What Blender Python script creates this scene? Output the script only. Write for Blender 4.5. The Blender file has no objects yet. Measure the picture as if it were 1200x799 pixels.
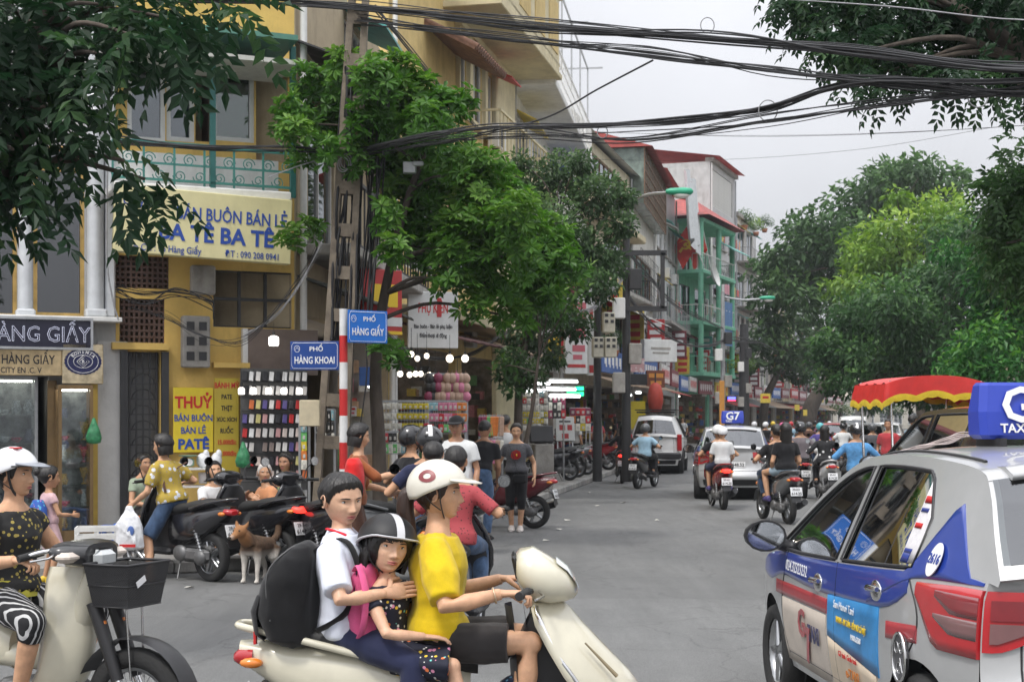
import bpy, bmesh, math, random
import numpy as np
from mathutils import Vector, Matrix, Quaternion, noise as mnoise
R = math.radians
random.seed(7)
rng = np.random.default_rng(11)
SC = bpy.context.scene
COL = SC.collection
# ---------------------------------------------------------------- camera, sky, sun, exposure
FPX, CAMH, HORY = 1733.0, 1.65, 491.0        # focal length in photo pixels, eye height, horizon row
cam_d = bpy.data.cameras.new('camera'); cam = bpy.data.objects.new('camera', cam_d); COL.objects.link(cam)
cam.location = (0, 0, CAMH); cam.rotation_euler = (R(90), 0, 0)
cam_d.sensor_width = 36; cam_d.lens = 36*FPX/1200; cam_d.shift_y = (HORY-399.5)/1200
cam_d.clip_start = .05; cam_d.clip_end = 3000
cam_d.dof.use_dof = True; cam_d.dof.focus_distance = 7.5; cam_d.dof.aperture_fstop = 11
SC.camera = cam
W = bpy.data.worlds.new('World'); SC.world = W; W.use_nodes = True
wn = W.node_tree.nodes; wl = W.node_tree.links
for n in list(wn): wn.remove(n)
wo = wn.new('ShaderNodeOutputWorld'); wb = wn.new('ShaderNodeBackground'); wl.new(wb.outputs[0], wo.inputs[0])
sky = wn.new('ShaderNodeTexSky'); sky.sky_type = 'NISHITA'; sky.sun_disc = False
SUN_EL, SUN_AZ = 58, 215
sky.sun_elevation = R(SUN_EL); sky.sun_rotation = R(SUN_AZ); sky.air_density = 1.0; sky.dust_density = 4.0
hs = wn.new('ShaderNodeHueSaturation'); hs.inputs['Saturation'].default_value = .3; wl.new(sky.outputs[0], hs.inputs['Color'])
# an overcast sky: cloud deck brighter towards the zenith (CIE overcast law), with soft cloud mottling
tc = wn.new('ShaderNodeTexCoord'); sp = wn.new('ShaderNodeSeparateXYZ'); wl.new(tc.outputs['Generated'], sp.inputs[0])
mx = wn.new('ShaderNodeMath'); mx.operation = 'MAXIMUM'; mx.inputs[1].default_value = 0; wl.new(sp.outputs['Z'], mx.inputs[0])
ma = wn.new('ShaderNodeMath'); ma.operation = 'MULTIPLY_ADD'; ma.inputs[1].default_value = 3.7; ma.inputs[2].default_value = 1.0; wl.new(mx.outputs[0], ma.inputs[0])
cn = wn.new('ShaderNodeTexNoise'); cn.inputs['Scale'].default_value = 3.0; cn.inputs['Detail'].default_value = 5; wl.new(tc.outputs['Generated'], cn.inputs['Vector'])
cr = wn.new('ShaderNodeMapRange'); cr.inputs['From Min'].default_value = .3; cr.inputs['From Max'].default_value = .7
cr.inputs['To Min'].default_value = .86; cr.inputs['To Max'].default_value = 1.08; wl.new(cn.outputs['Fac'], cr.inputs['Value'])
mm = wn.new('ShaderNodeMath'); mm.operation = 'MULTIPLY'; wl.new(ma.outputs[0], mm.inputs[0]); wl.new(cr.outputs[0], mm.inputs[1])
vm = wn.new('ShaderNodeVectorMath'); vm.operation = 'SCALE'; vm.inputs[0].default_value = (3.3, 3.34, 3.52); wl.new(mm.outputs[0], vm.inputs['Scale'])
mxc = wn.new('ShaderNodeMix'); mxc.data_type = 'RGBA'; mxc.inputs['Factor'].default_value = .8
wl.new(hs.outputs[0], mxc.inputs['A']); wl.new(vm.outputs[0], mxc.inputs['B']); wl.new(mxc.outputs['Result'], wb.inputs['Color'])
wb.inputs['Strength'].default_value = .12
sd = bpy.data.lights.new('sun', 'SUN'); sd.energy = 1.5; sd.angle = R(10); sd.color = (1, .965, .91)
sun = bpy.data.objects.new('sun', sd); COL.objects.link(sun)
# sun_rotation turns clockwise from +Y seen from above
_az = R(SUN_AZ); _sv = Vector((math.sin(_az)*math.cos(R(SUN_EL)), math.cos(_az)*math.cos(R(SUN_EL)), math.sin(R(SUN_EL))))
sun.rotation_euler = _sv.to_track_quat('Z', 'Y').to_euler()
vs = SC.view_settings; vs.view_transform = 'Standard'; vs.look = 'None'; vs.gamma = 1; vs.use_curve_mapping = False; vs.exposure = 0.47
SC.render.engine = 'CYCLES'
cy = SC.cycles; cy.use_denoising = True; cy.use_adaptive_sampling = True; cy.adaptive_threshold = .015; cy.max_bounces = 6; cy.diffuse_bounces = 4; cy.glossy_bounces = 3
cy.transmission_bounces = 4; cy.transparent_max_bounces = 8; cy.sample_clamp_indirect = 4; cy.caustics_reflective = False; cy.caustics_refractive = False
# ---------------------------------------------------------------- helpers
def P(px, py, Y):
 'world point seen at photo pixel (px,py) at depth Y'
 return Vector(((px-600)/FPX*Y, Y, CAMH-(py-HORY)/FPX*Y))
def G(px, Y, z=0.0): return Vector(((px-600)/FPX*Y, Y, z))
MATS = {}
def mat(name, col=(.5, .5, .5), rough=.6, metal=0.0, var=.12, vscale=6.0, bump=0.0, bscale=40.0, emit=0.0, coat=0.0,
  spec=.5, col2=None, trans=0.0, alpha=1.0, sheen=0.0, aniso=None, grime=0.0, stretch=None, sss=0.0):
 if name in MATS: return MATS[name]
 m = bpy.data.materials.new(name); m.use_nodes = True; MATS[name] = m
 nt = m.node_tree; N = nt.nodes; L = nt.links; b = N['Principled BSDF']
 b.inputs['Roughness'].default_value = rough; b.inputs['Metallic'].default_value = metal
 b.inputs['Specular IOR Level'].default_value = spec; b.inputs['Coat Weight'].default_value = coat; b.inputs['Coat Roughness'].default_value = .06
 b.inputs['Transmission Weight'].default_value = trans; b.inputs['Alpha'].default_value = alpha
 if sss: b.inputs['Subsurface Weight'].default_value = sss; b.inputs['Subsurface Radius'].default_value = (.02, .008, .004); b.inputs['Subsurface Scale'].default_value = .5
 if sheen: b.inputs['Sheen Weight'].default_value = sheen
 c = (*col, 1); b.inputs['Base Color'].default_value = c
 if var or bump or grime or col2:
  t = N.new('ShaderNodeTexCoord'); src = t.outputs['Object']
  if stretch:
   mp = N.new('ShaderNodeMapping'); mp.inputs['Scale'].default_value = stretch; L.new(src, mp.inputs[0]); src = mp.outputs[0]
  nz = N.new('ShaderNodeTexNoise'); nz.inputs['Scale'].default_value = vscale; nz.inputs['Detail'].default_value = 6; nz.inputs['Roughness'].default_value = .65; L.new(src, nz.inputs['Vector'])
  rp = N.new('ShaderNodeValToRGB'); L.new(nz.outputs['Fac'], rp.inputs[0])
  c2 = col2 or tuple(min(1, x*(1+var)) for x in col)
  c1 = col if col2 else tuple(x*(1-var) for x in col)
  rp.color_ramp.elements[0].position = .36; rp.color_ramp.elements[0].color = (*c1, 1)
  rp.color_ramp.elements[1].position = .66; rp.color_ramp.elements[1].color = (*c2, 1)
  out = rp.outputs[0]
  if grime:
   g = N.new('ShaderNodeTexNoise'); g.inputs['Scale'].default_value = 1.3; g.inputs['Detail'].default_value = 9; g.inputs['Roughness'].default_value = .72
   mp2 = N.new('ShaderNodeMapping'); mp2.inputs['Scale'].default_value = (1.6, 1.6, .45); L.new(t.outputs['Object'], mp2.inputs[0]); L.new(mp2.outputs[0], g.inputs['Vector'])
   gr = N.new('ShaderNodeMapRange'); gr.inputs['From Min'].default_value = .5; gr.inputs['From Max'].default_value = .78; gr.inputs['To Max'].default_value = grime; L.new(g.outputs['Fac'], gr.inputs['Value'])
   gm = N.new('ShaderNodeMix'); gm.data_type = 'RGBA'; gm.blend_type = 'MULTIPLY'; gm.inputs['B'].default_value = (.22, .2, .17, 1)
   L.new(gr.outputs[0], gm.inputs['Factor']); L.new(out, gm.inputs['A']); out = gm.outputs['Result']
  L.new(out, b.inputs['Base Color'])
  if bump:
   n2 = N.new('ShaderNodeTexNoise'); n2.inputs['Scale'].default_value = bscale; n2.inputs['Detail'].default_value = 4; L.new(src, n2.inputs['Vector'])
   bp = N.new('ShaderNodeBump'); bp.inputs['Strength'].default_value = bump; bp.inputs['Distance'].default_value = .02; L.new(n2.outputs['Fac'], bp.inputs['Height']); L.new(bp.outputs[0], b.inputs['Normal'])
  if emit: L.new(out, b.inputs['Emission Color'])
 if emit:
  b.inputs['Emission Color'].default_value = c; b.inputs['Emission Strength'].default_value = emit
 return m
def patmat(name, base, specks, scale=30, rough=.8, thr=.55, feature='noise'):
 'cloth print: base colour with coloured patches from cells'
 if name in MATS: return MATS[name]
 m = mat(name, base, rough, var=0, bump=0); nt = m.node_tree; N = nt.nodes; L = nt.links; b = N['Principled BSDF']
 t = N.new('ShaderNodeTexCoord'); prev = None
 base_rgb = N.new('ShaderNodeRGB'); base_rgb.outputs[0].default_value = (*base, 1); out = base_rgb.outputs[0]
 for i, (c, sc, th) in enumerate(specks):
  v = N.new('ShaderNodeTexVoronoi'); v.inputs['Scale'].default_value = sc; v.inputs['Randomness'].default_value = 1
  mp = N.new('ShaderNodeMapping'); mp.inputs['Location'].default_value = (i*3.1, i*1.7, i*5.3); L.new(t.outputs['Object'], mp.inputs[0]); L.new(mp.outputs[0], v.inputs['Vector'])
  lt = N.new('ShaderNodeMath'); lt.operation = 'LESS_THAN'; lt.inputs[1].default_value = th; L.new(v.outputs['Distance'], lt.inputs[0])
  mi = N.new('ShaderNodeMix'); mi.data_type = 'RGBA'; mi.inputs['B'].default_value = (*c, 1); L.new(lt.outputs[0], mi.inputs['Factor']); L.new(out, mi.inputs['A']); out = mi.outputs['Result']
 L.new(out, b.inputs['Base Color'])
 return m
def stripemat(name, c1, c2, axis='X', scale=20, duty=.5, rough=.8):
 if name in MATS: return MATS[name]
 m = mat(name, c1, rough, var=0); nt = m.node_tree; N = nt.nodes; L = nt.links; b = N['Principled BSDF']
 t = N.new('ShaderNodeTexCoord'); s = N.new('ShaderNodeSeparateXYZ'); L.new(t.outputs['Object'], s.inputs[0])
 k = N.new('ShaderNodeMath'); k.operation = 'MULTIPLY'; k.inputs[1].default_value = scale; L.new(s.outputs[axis], k.inputs[0])
 f = N.new('ShaderNodeMath'); f.operation = 'FRACT'; L.new(k.outputs[0], f.inputs[0])
 lt = N.new('ShaderNodeMath'); lt.operation = 'LESS_THAN'; lt.inputs[1].default_value = duty; L.new(f.outputs[0], lt.inputs[0])
 mi = N.new('ShaderNodeMix'); mi.data_type = 'RGBA'; mi.inputs['A'].default_value = (*c1, 1); mi.inputs['B'].default_value = (*c2, 1); L.new(lt.outputs[0], mi.inputs['Factor']); L.new(mi.outputs['Result'], b.inputs['Base Color'])
 return m
def glassmat(name, tint=(.25, .3, .3), op=.55, rough=.03, lo=.12):
 'thin window glass: part tinted see-through, part mirror-like'
 if name in MATS: return MATS[name]
 m = bpy.data.materials.new(name); m.use_nodes = True; MATS[name] = m; nt = m.node_tree; N = nt.nodes; L = nt.links
 for n in list(N): N.remove(n)
 o = N.new('ShaderNodeOutputMaterial'); tr = N.new('ShaderNodeBsdfTransparent'); tr.inputs[0].default_value = (*[1-(1-c)*op*1.2 if op < .8 else c for c in tint], 1)
 gl = N.new('ShaderNodeBsdfGlossy'); gl.inputs['Roughness'].default_value = rough; gl.inputs[0].default_value = (.95, .97, 1, 1)
 lw = N.new('ShaderNodeLayerWeight'); lw.inputs[0].default_value = .35
 mr = N.new('ShaderNodeMapRange'); mr.inputs['To Min'].default_value = lo; mr.inputs['To Max'].default_value = .85; L.new(lw.outputs['Fresnel'], mr.inputs['Value'])
 mi = N.new('ShaderNodeMixShader'); L.new(mr.outputs[0], mi.inputs[0]); L.new(tr.outputs[0], mi.inputs[1]); L.new(gl.outputs[0], mi.inputs[2]); L.new(mi.outputs[0], o.inputs[0])
 return m
class MB:
 'collects shapes; build() links them as one mesh object'
 def __init__(s): s.v = []; s.f = []; s.m = []; s.sm = []; s.X = None; s.mi = 0
 def add(s, vs, fs, smooth=False, mi=None):
  o = len(s.v)
  if s.X is not None: vs = [s.X @ Vector(p) for p in vs]
  s.v += [tuple(p) for p in vs]; s.f += [tuple(i+o for i in f) for f in fs]
  s.m += [s.mi if mi is None else mi]*len(fs); s.sm += [smooth]*len(fs); return s
 def box(s, c, d, rot=None, bev=0.0, mi=None):
  x, y, z = d[0]/2, d[1]/2, d[2]/2; c = Vector(c)
  M = Matrix.Rotation(rot, 3, 'Z') if isinstance(rot, (int, float)) else (rot if rot is not None else None)
  if bev <= 0:
   pts = [(-x, -y, -z), (x, -y, -z), (x, y, -z), (-x, y, -z), (-x, -y, z), (x, -y, z), (x, y, z), (-x, y, z)]
   fs = [(0, 3, 2, 1), (4, 5, 6, 7), (0, 1, 5, 4), (1, 2, 6, 5), (2, 3, 7, 6), (3, 0, 4, 7)]
  else:
   b = min(bev, x*.95, y*.95, z*.95); pts = []; fs = []
   rings = [(-z, b), (-z+b, 0), (z-b, 0), (z, b)]
   for (zz, q) in rings:
    X, Y = x-q, y-q; e = b if q == 0 else b*.6
    pts += [(-X+e, -Y, zz), (X-e, -Y, zz), (X, -Y+e, zz), (X, Y-e, zz), (X-e, Y, zz), (-X+e, Y, zz), (-X, Y-e, zz), (-X, -Y+e, zz)]
   for r in range(3):
    for i in range(8): fs.append((r*8+i, r*8+(i+1) % 8, r*8+8+(i+1) % 8, r*8+8+i))
   fs.append(tuple(range(7, -1, -1))); fs.append(tuple(range(24, 32)))
  pts = [(M @ Vector(p) if M is not None else Vector(p))+c for p in pts]
  return s.add(pts, fs, False, mi)
 def tube(s, pts, r, n=8, cap=True, smooth=True, mi=None, flat=None, closed=False):
  'swept tube; r number or list; flat=(a,b) scales the section'
  pts = [Vector(p) for p in pts]; k = len(pts); rs = r if isinstance(r, (list, tuple)) else [r]*k
  vs = []; up = None
  for i, p in enumerate(pts):
   a = pts[(i-1) % k] if (closed or i > 0) else pts[i]; b = pts[(i+1) % k] if (closed or i < k-1) else pts[i]
   t = (b-a).normalized() if (b-a).length > 1e-9 else Vector((0, 0, 1))
   if up is None: up = Vector((0, 0, 1)) if abs(t.z) < .9 else Vector((1, 0, 0))
   u = (up-t*up.dot(t))
   if u.length < 1e-6: u = t.orthogonal()
   u.normalize(); w = t.cross(u); up = u
   fa, fb = flat or (1, 1)
   for j in range(n):
    q = 2*math.pi*j/n; vs.append(p+(u*math.cos(q)*fa+w*math.sin(q)*fb)*rs[i])
  fs = []
  for i in range(k if closed else k-1):
   for j in range(n): fs.append((i*n+j, i*n+(j+1) % n, ((i+1) % k)*n+(j+1) % n, ((i+1) % k)*n+j))
  s.add(vs, fs, smooth, mi)
  if cap and not closed:
   s.add(vs[:n], [tuple(range(n-1, -1, -1))], False, mi); s.add(vs[-n:], [tuple(range(n))], False, mi)
  return s
 def cyl(s, a, b, r, r2=None, n=16, mi=None, cap=True): return s.tube([a, b], [r, r if r2 is None else r2], n, cap, True, mi)
 def lathe(s, prof, c=(0, 0, 0), n=20, M=None, mi=None, smooth=True):
  'prof: (radius, height) list; axis local Z'
  c = Vector(c); vs = []; fs = []
  for (r, h) in prof:
   for j in range(n):
    q = 2*math.pi*j/n; p = Vector((r*math.cos(q), r*math.sin(q), h)); vs.append((M @ p if M is not None else p)+c)
  for i in range(len(prof)-1):
   for j in range(n): fs.append((i*n+j, i*n+(j+1) % n, (i+1)*n+(j+1) % n, (i+1)*n+j))
  return s.add(vs, fs, smooth, mi)
 def ball(s, c, r, nu=14, nv=10, mi=None, M=None):
  rx, ry, rz = r if isinstance(r, (tuple, list)) else (r, r, r); c = Vector(c); vs = []; fs = []
  for i in range(nv+1):
   a = -math.pi/2+math.pi*i/nv
   for j in range(nu):
    q = 2*math.pi*j/nu; p = Vector((rx*math.cos(a)*math.cos(q), ry*math.cos(a)*math.sin(q), rz*math.sin(a))); vs.append((M @ p if M is not None else p)+c)
  for i in range(nv):
   for j in range(nu): fs.append((i*nu+j, i*nu+(j+1) % nu, (i+1)*nu+(j+1) % nu, (i+1)*nu+j))
  return s.add(vs, fs, True, mi)
 def loft(s, rings, cap=True, smooth=True, mi=None, closed=True):
  n = len(rings[0]); vs = [p for r in rings for p in r]; fs = []
  for i in range(len(rings)-1):
   for j in range(n if closed else n-1): fs.append((i*n+j, i*n+(j+1) % n, (i+1)*n+(j+1) % n, (i+1)*n+j))
  s.add(vs, fs, smooth, mi)
  if cap and closed: s.add(rings[0], [tuple(range(n-1, -1, -1))], smooth, mi); s.add(rings[-1], [tuple(range(n))], smooth, mi)
  return s
 def prism(s, poly, o, ax, ay, th, mi=None):
  'polygon in the plane o+ax*u+ay*v, extruded by th along ax x ay (front), centred at o'
  ax = Vector(ax); ay = Vector(ay); nrm = ax.cross(ay).normalized(); o = Vector(o); n = len(poly)
  f = [o+ax*u+ay*v+nrm*th/2 for (u, v) in poly]; b = [p-nrm*th for p in f]
  return s.add(f+b, [tuple(range(n)), tuple(range(2*n-1, n-1, -1))]+[(i, i+n, (i+1) % n+n, (i+1) % n) for i in range(n)], False, mi)
 def build(s, name, m=None, parent=None, loc=None, rz=0.0):
  me = bpy.data.meshes.new(name); me.from_pydata(s.v, [], s.f)
  ms = m if isinstance(m, (list, tuple)) else [m]
  for q in ms:
   if q is not None: me.materials.append(q)
  me.polygons.foreach_set('material_index', s.m); me.polygons.foreach_set('use_smooth', s.sm); me.update()
  o = bpy.data.objects.new(name, me); COL.objects.link(o)
  if parent is not None: o.parent = parent
  if loc is not None: o.location = loc
  if rz: o.rotation_euler.z = rz
  return o
def tag(o, label=None, cat=None, group=None, kind=None):
 if label: o['label'] = label
 if cat: o['category'] = cat
 if group: o['group'] = group
 if kind: o['kind'] = kind
 return o
def thing(name, label, cat, loc=(0, 0, 0), rz=0.0, group=None, parent=None):
 o = bpy.data.objects.new(name, None); COL.objects.link(o); o.location = loc; o.rotation_euler = (0, 0, rz); o.empty_display_size = .1
 return tag(o, label, cat, group)
KIDS = {}
def kids(o): return [c for c in bpy.data.objects if c.parent == o]
def copy_tree(o, parent=None, remap=None, cmap=None):
 if cmap is None:
  cmap = {}
  for c in bpy.data.objects:
   if c.parent: cmap.setdefault(c.parent.name, []).append(c)
 c = o.copy(); COL.objects.link(c); c.parent = parent
 if remap and o.type == 'MESH':
  for i, sl in enumerate(c.material_slots):
   nm = sl.material.name if sl.material else ''
   if nm in remap: sl.link = 'OBJECT'; sl.material = remap[nm]
 for ch in cmap.get(o.name, []): copy_tree(ch, c, remap, cmap)
 return c
def npmesh(name, verts, faces, m, parent=None, smooth=False, attr=None):
 'big mesh from numpy arrays (faces all quads or all tris)'
 me = bpy.data.meshes.new(name); verts = np.asarray(verts, np.float32); faces = np.asarray(faces, np.int32); nf, k = faces.shape
 me.vertices.add(len(verts)); me.vertices.foreach_set('co', verts.ravel()); me.loops.add(nf*k); me.loops.foreach_set('vertex_index', faces.ravel())
 me.polygons.add(nf); me.polygons.foreach_set('loop_start', np.arange(0, nf*k, k, dtype=np.int32)); me.polygons.foreach_set('use_smooth', np.full(nf, smooth))
 if attr is not None:
  a = me.attributes.new('leaf_tone', 'FLOAT', 'FACE'); a.data.foreach_set('value', np.asarray(attr, np.float32))
 me.materials.append(m); me.update(calc_edges=True); o = bpy.data.objects.new(name, me); COL.objects.link(o)
 if parent is not None: o.parent = parent
 return o
TXTSC = bpy.data.scenes.new('lettering_bench')
def letters(txt, size, m, parent, o, ax, ay=(0, 0, 1), bold=0.0, xs=1.0, ext=.002, align='CENTER', name='lettering', sp=1.0, shear=0.0):
 'text as a mesh in the plane (ax, ay) with its middle at o'
 cu = bpy.data.curves.new(name, 'FONT'); cu.body = txt; cu.size = size; cu.align_x = align; cu.align_y = 'CENTER'; cu.extrude = ext; cu.offset = bold*size; cu.resolution_u = 2; cu.space_character = sp; cu.shear = shear
 t = bpy.data.objects.new(name, cu); TXTSC.collection.objects.link(t); vl = TXTSC.view_layers[0]; vl.update(); me = bpy.data.meshes.new_from_object(t.evaluated_get(vl.depsgraph)); bpy.data.objects.remove(t); bpy.data.curves.remove(cu)
 ax = Vector(ax).normalized(); ay = Vector(ay).normalized(); az = ax.cross(ay)
 M = Matrix(((ax.x*xs, ay.x, az.x, o[0]), (ax.y*xs, ay.y, az.y, o[1]), (ax.z*xs, ay.z, az.z, o[2]), (0, 0, 0, 1)))
 me.transform(M); me.materials.clear(); me.materials.append(m); ob = bpy.data.objects.new(name, me); COL.objects.link(ob)
 if parent is not None: ob.parent = parent
 return ob
def sag(a, b, d, n=14):
 a = Vector(a); b = Vector(b); return [a.lerp(b, i/n)-Vector((0, 0, d*4*(i/n)*(1-i/n))) for i in range(n+1)]
def smoothpath(pts, n=6):
 'Catmull-Rom through the points'
 pts = [Vector(p) for p in pts]; out = []
 for i in range(len(pts)-1):
  p0 = pts[max(i-1, 0)]; p1 = pts[i]; p2 = pts[i+1]; p3 = pts[min(i+2, len(pts)-1)]
  for k in range(n):
   t = k/n; out.append(.5*((2*p1)+(p2-p0)*t+(2*p0-5*p1+4*p2-p3)*t*t+(3*p1-p0-3*p2+p3)*t**3))
 out.append(pts[-1]); return out
# ---------------------------------------------------------------- ground
def asphalt():
 m = mat('asphalt', (.13, .13, .127), .85, var=.0, bump=.35, bscale=260); nt = m.node_tree; N = nt.nodes; L = nt.links; b = N['Principled BSDF']
 t = N.new('ShaderNodeTexCoord')
 def nz(sc, det, rgh=.6, st=None):
  n = N.new('ShaderNodeTexNoise'); n.inputs['Scale'].default_value = sc; n.inputs['Detail'].default_value = det; n.inputs['Roughness'].default_value = rgh
  if st: mp = N.new('ShaderNodeMapping'); mp.inputs['Scale'].default_value = st; mp.inputs['Rotation'].default_value = (0, 0, R(9.5)); L.new(t.outputs['Object'], mp.inputs[0]); L.new(mp.outputs[0], n.inputs['Vector'])
  else: L.new(t.outputs['Object'], n.inputs['Vector'])
  return n.outputs['Fac']
 def ramp(f, p0, c0, p1, c1):
  r = N.new('ShaderNodeValToRGB'); r.color_ramp.elements[0].position = p0; r.color_ramp.elements[0].color = (*c0, 1); r.color_ramp.elements[1].position = p1; r.color_ramp.elements[1].color = (*c1, 1); L.new(f, r.inputs[0]); return r.outputs[0]
 def mul(a, bb, f=1.0):
  x = N.new('ShaderNodeMix'); x.data_type = 'RGBA'; x.blend_type = 'MULTIPLY'; x.inputs['Factor'].default_value = f; L.new(a, x.inputs['A']); L.new(bb, x.inputs['B']); return x.outputs['Result']
 a = ramp(nz(.35, 5), .35, (.128, .13, .13), .7, (.162, .163, .162))           # big tonal patches
 s = ramp(nz(1.1, 7, .75, (3.2, .35, 1)), .36, (.86, .86, .86), .64, (1.06, 1.06, 1.06))   # tyre streaks along the street
 g = ramp(nz(190, 2), .32, (.5, .5, .5), .68, (1.55, 1.55, 1.52))                # aggregate
 v = N.new('ShaderNodeTexVoronoi'); v.inputs['Scale'].default_value = .55; v.feature = 'DISTANCE_TO_EDGE'
 wv = N.new('ShaderNodeTexNoise'); wv.inputs['Scale'].default_value = 1.5; wv.inputs['Detail'].default_value = 6; L.new(t.outputs['Object'], wv.inputs['Vector'])
 ad = N.new('ShaderNodeVectorMath'); ad.operation = 'ADD'; L.new(t.outputs['Object'], ad.inputs[0]); L.new(wv.outputs['Color'], ad.inputs[1]); L.new(ad.outputs[0], v.inputs['Vector'])
 c = ramp(v.outputs['Distance'], .0, (.55, .55, .55), .012, (1, 1, 1))            # cracks
 o = ramp(nz(2.2, 4, .5), .62, (1, 1, 1), .75, (.72, .72, .72))                   # oil stains
 L.new(mul(mul(mul(mul(a, s), g), c, .55), o, .7), b.inputs['Base Color'])
 return m
def concrete(): return mat('paving', (.26, .25, .235), .9, var=.25, vscale=2.2, bump=.3, bscale=60, grime=.5)
KERB = [(-16, 10.35), (-9, 13.45), (-5.5, 15.0), (-3.55, 15.87), (-2.3, 16.45), (-1.8, 17.1), (-1.45, 18.5), (-1.0, 20.3), (0, 26.2), (3.09, 44.7), (6.2, 62.5), (9.5, 80), (13.6, 95), (19.5, 112), (27, 132), (48, 172)]
RKERB = [(7.0, -20), (8.3, 20), (9.6, 27), (12.6, 44.7), (15.9, 62), (19.6, 80), (24.5, 95), (30.5, 112), (38.5, 132), (60, 172)]
def ground():
 mb = MB(); mb.add([(-700, -60, 0), (700, -60, 0), (700, 1200, 0), (-700, 1200, 0)], [(0, 1, 2, 3)])
 tag(mb.build('road', asphalt()), kind='structure')
 pm = asphalt().copy(); pm.name = 'asphalt_patch'; [setattr(e, 'color', (*[x*1.13 for x in e.color[:3]], 1)) for n in pm.node_tree.nodes if n.type == 'VALTORGB' and abs(n.color_ramp.elements[0].color[0]-.128) < .01 for e in n.color_ramp.elements]
 rd = random.Random(4); edge = lambda a, b, n: [(a[0]+(b[0]-a[0])*i/n+rd.uniform(-.05, .05), a[1]+(b[1]-a[1])*i/n+rd.uniform(-.06, .06), .004) for i in range(n)]
 c4 = [(-3.4, 7.8), (7.2, 7.2), (7.4, 13.3), (-1.0, 13.6)]; pts = sum((edge(c4[i], c4[(i+1) % 4], 14) for i in range(4)), []); mb = MB(); mb.add(pts, [tuple(range(len(pts)))]); tag(mb.build('road_patch', pm), kind='structure')
 mstone = [mat('kerb_stone_%d' % i, c, .85, var=.25, vscale=5, bump=.4, bscale=50, grime=.5) for i, c in enumerate([(.3, .295, .28), (.25, .245, .235), (.34, .33, .31)])]
 def walk(line, side, back, nm):
  n = len(line); H = .13; top = []; mb = MB()
  inner = [(x+side*.18, y+(.0)) for (x, y) in line]
  for i in range(n-1):
   a, b = inner[i], inner[i+1]; c, d = (b[0]+side*back, b[1]), (a[0]+side*back, a[1])
   q = [(a[0], a[1], H), (b[0], b[1], H), (c[0], c[1], H), (d[0], d[1], H)]
   mb.add(q if side > 0 else q[::-1], [(3, 2, 1, 0)] if side > 0 else [(3, 2, 1, 0)])
  o = mb.build(nm, concrete()); tag(o, kind='structure')
  # kerb stones one by one, near part of the street
  k = 0; meshes = []
  for i in range(n-1):
   a = Vector((*line[i], 0)); b = Vector((*line[i+1], 0)); Ls = (b-a).length; m_ = max(1, int(round(Ls/.95)))
   if a.y > 70: m_ = max(1, int(round(Ls/8)))
   for j in range(m_):
    p = a.lerp(b, j/m_); q = a.lerp(b, (j+1)/m_); d = (q-p); ln = d.length-.012; c = (p+q)/2+Vector((side*.09, 0, .0))
    w = MB(); w.box((0, 0, .065+.002), (ln, .2, .135+random.uniform(-.006, .006)), None, .018)
    ob = w.build('kerb_stone', mstone[k % 3], o, c, math.atan2(d.y, d.x)+random.uniform(-.01, .01)); k += 1
 walk(KERB, -1, 60, 'sidewalk_left'); walk(RKERB, 1, 60, 'sidewalk_right')
ground()
# ---------------------------------------------------------------- building kit
M_DARK = mat('shop_dark', (.035, .033, .03), .8, var=.3)
M_GLASS = glassmat('window_glass', (.35, .42, .42), .6)
M_WHITE = mat('white_paint', (.72, .72, .7), .5, var=.06, grime=.35)
M_IRON = mat('dark_iron', (.03, .03, .032), .5, var=.2)
M_STEEL = mat('galvanised', (.42, .43, .44), .4, metal=.6, var=.15)
M_RUST = mat('rust_red_sheet', (.32, .055, .045), .6, var=.25, vscale=3, grime=.3)
M_CONC = mat('old_concrete', (.33, .315, .29), .9, var=.25, vscale=3, bump=.35, bscale=30, grime=.6)
M_WOOD = mat('brown_wood', (.17, .09, .045), .6, var=.3, stretch=(1, 1, 8))
M_GREEN = mat('green_paint', (.07, .2, .15), .5, var=.15)
def plaster(name, c=(.5, .5, .5), g=.55): return mat(name, c, .85, var=.1, vscale=2.5, bump=.15, bscale=25, grime=g)
M_SHOPIN = mat('shop_inside', (.28, .24, .2), .8, var=.3)
STOCK = [mat('stock_%d' % i, c, .5, var=.2, vscale=20) for i, c in enumerate([(.5, .06, .05), (.6, .45, .08), (.6, .6, .58), (.08, .16, .4), (.05, .05, .05), (.45, .3, .2), (.15, .35, .15), (.6, .25, .3)])]
ALLF = []
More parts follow.
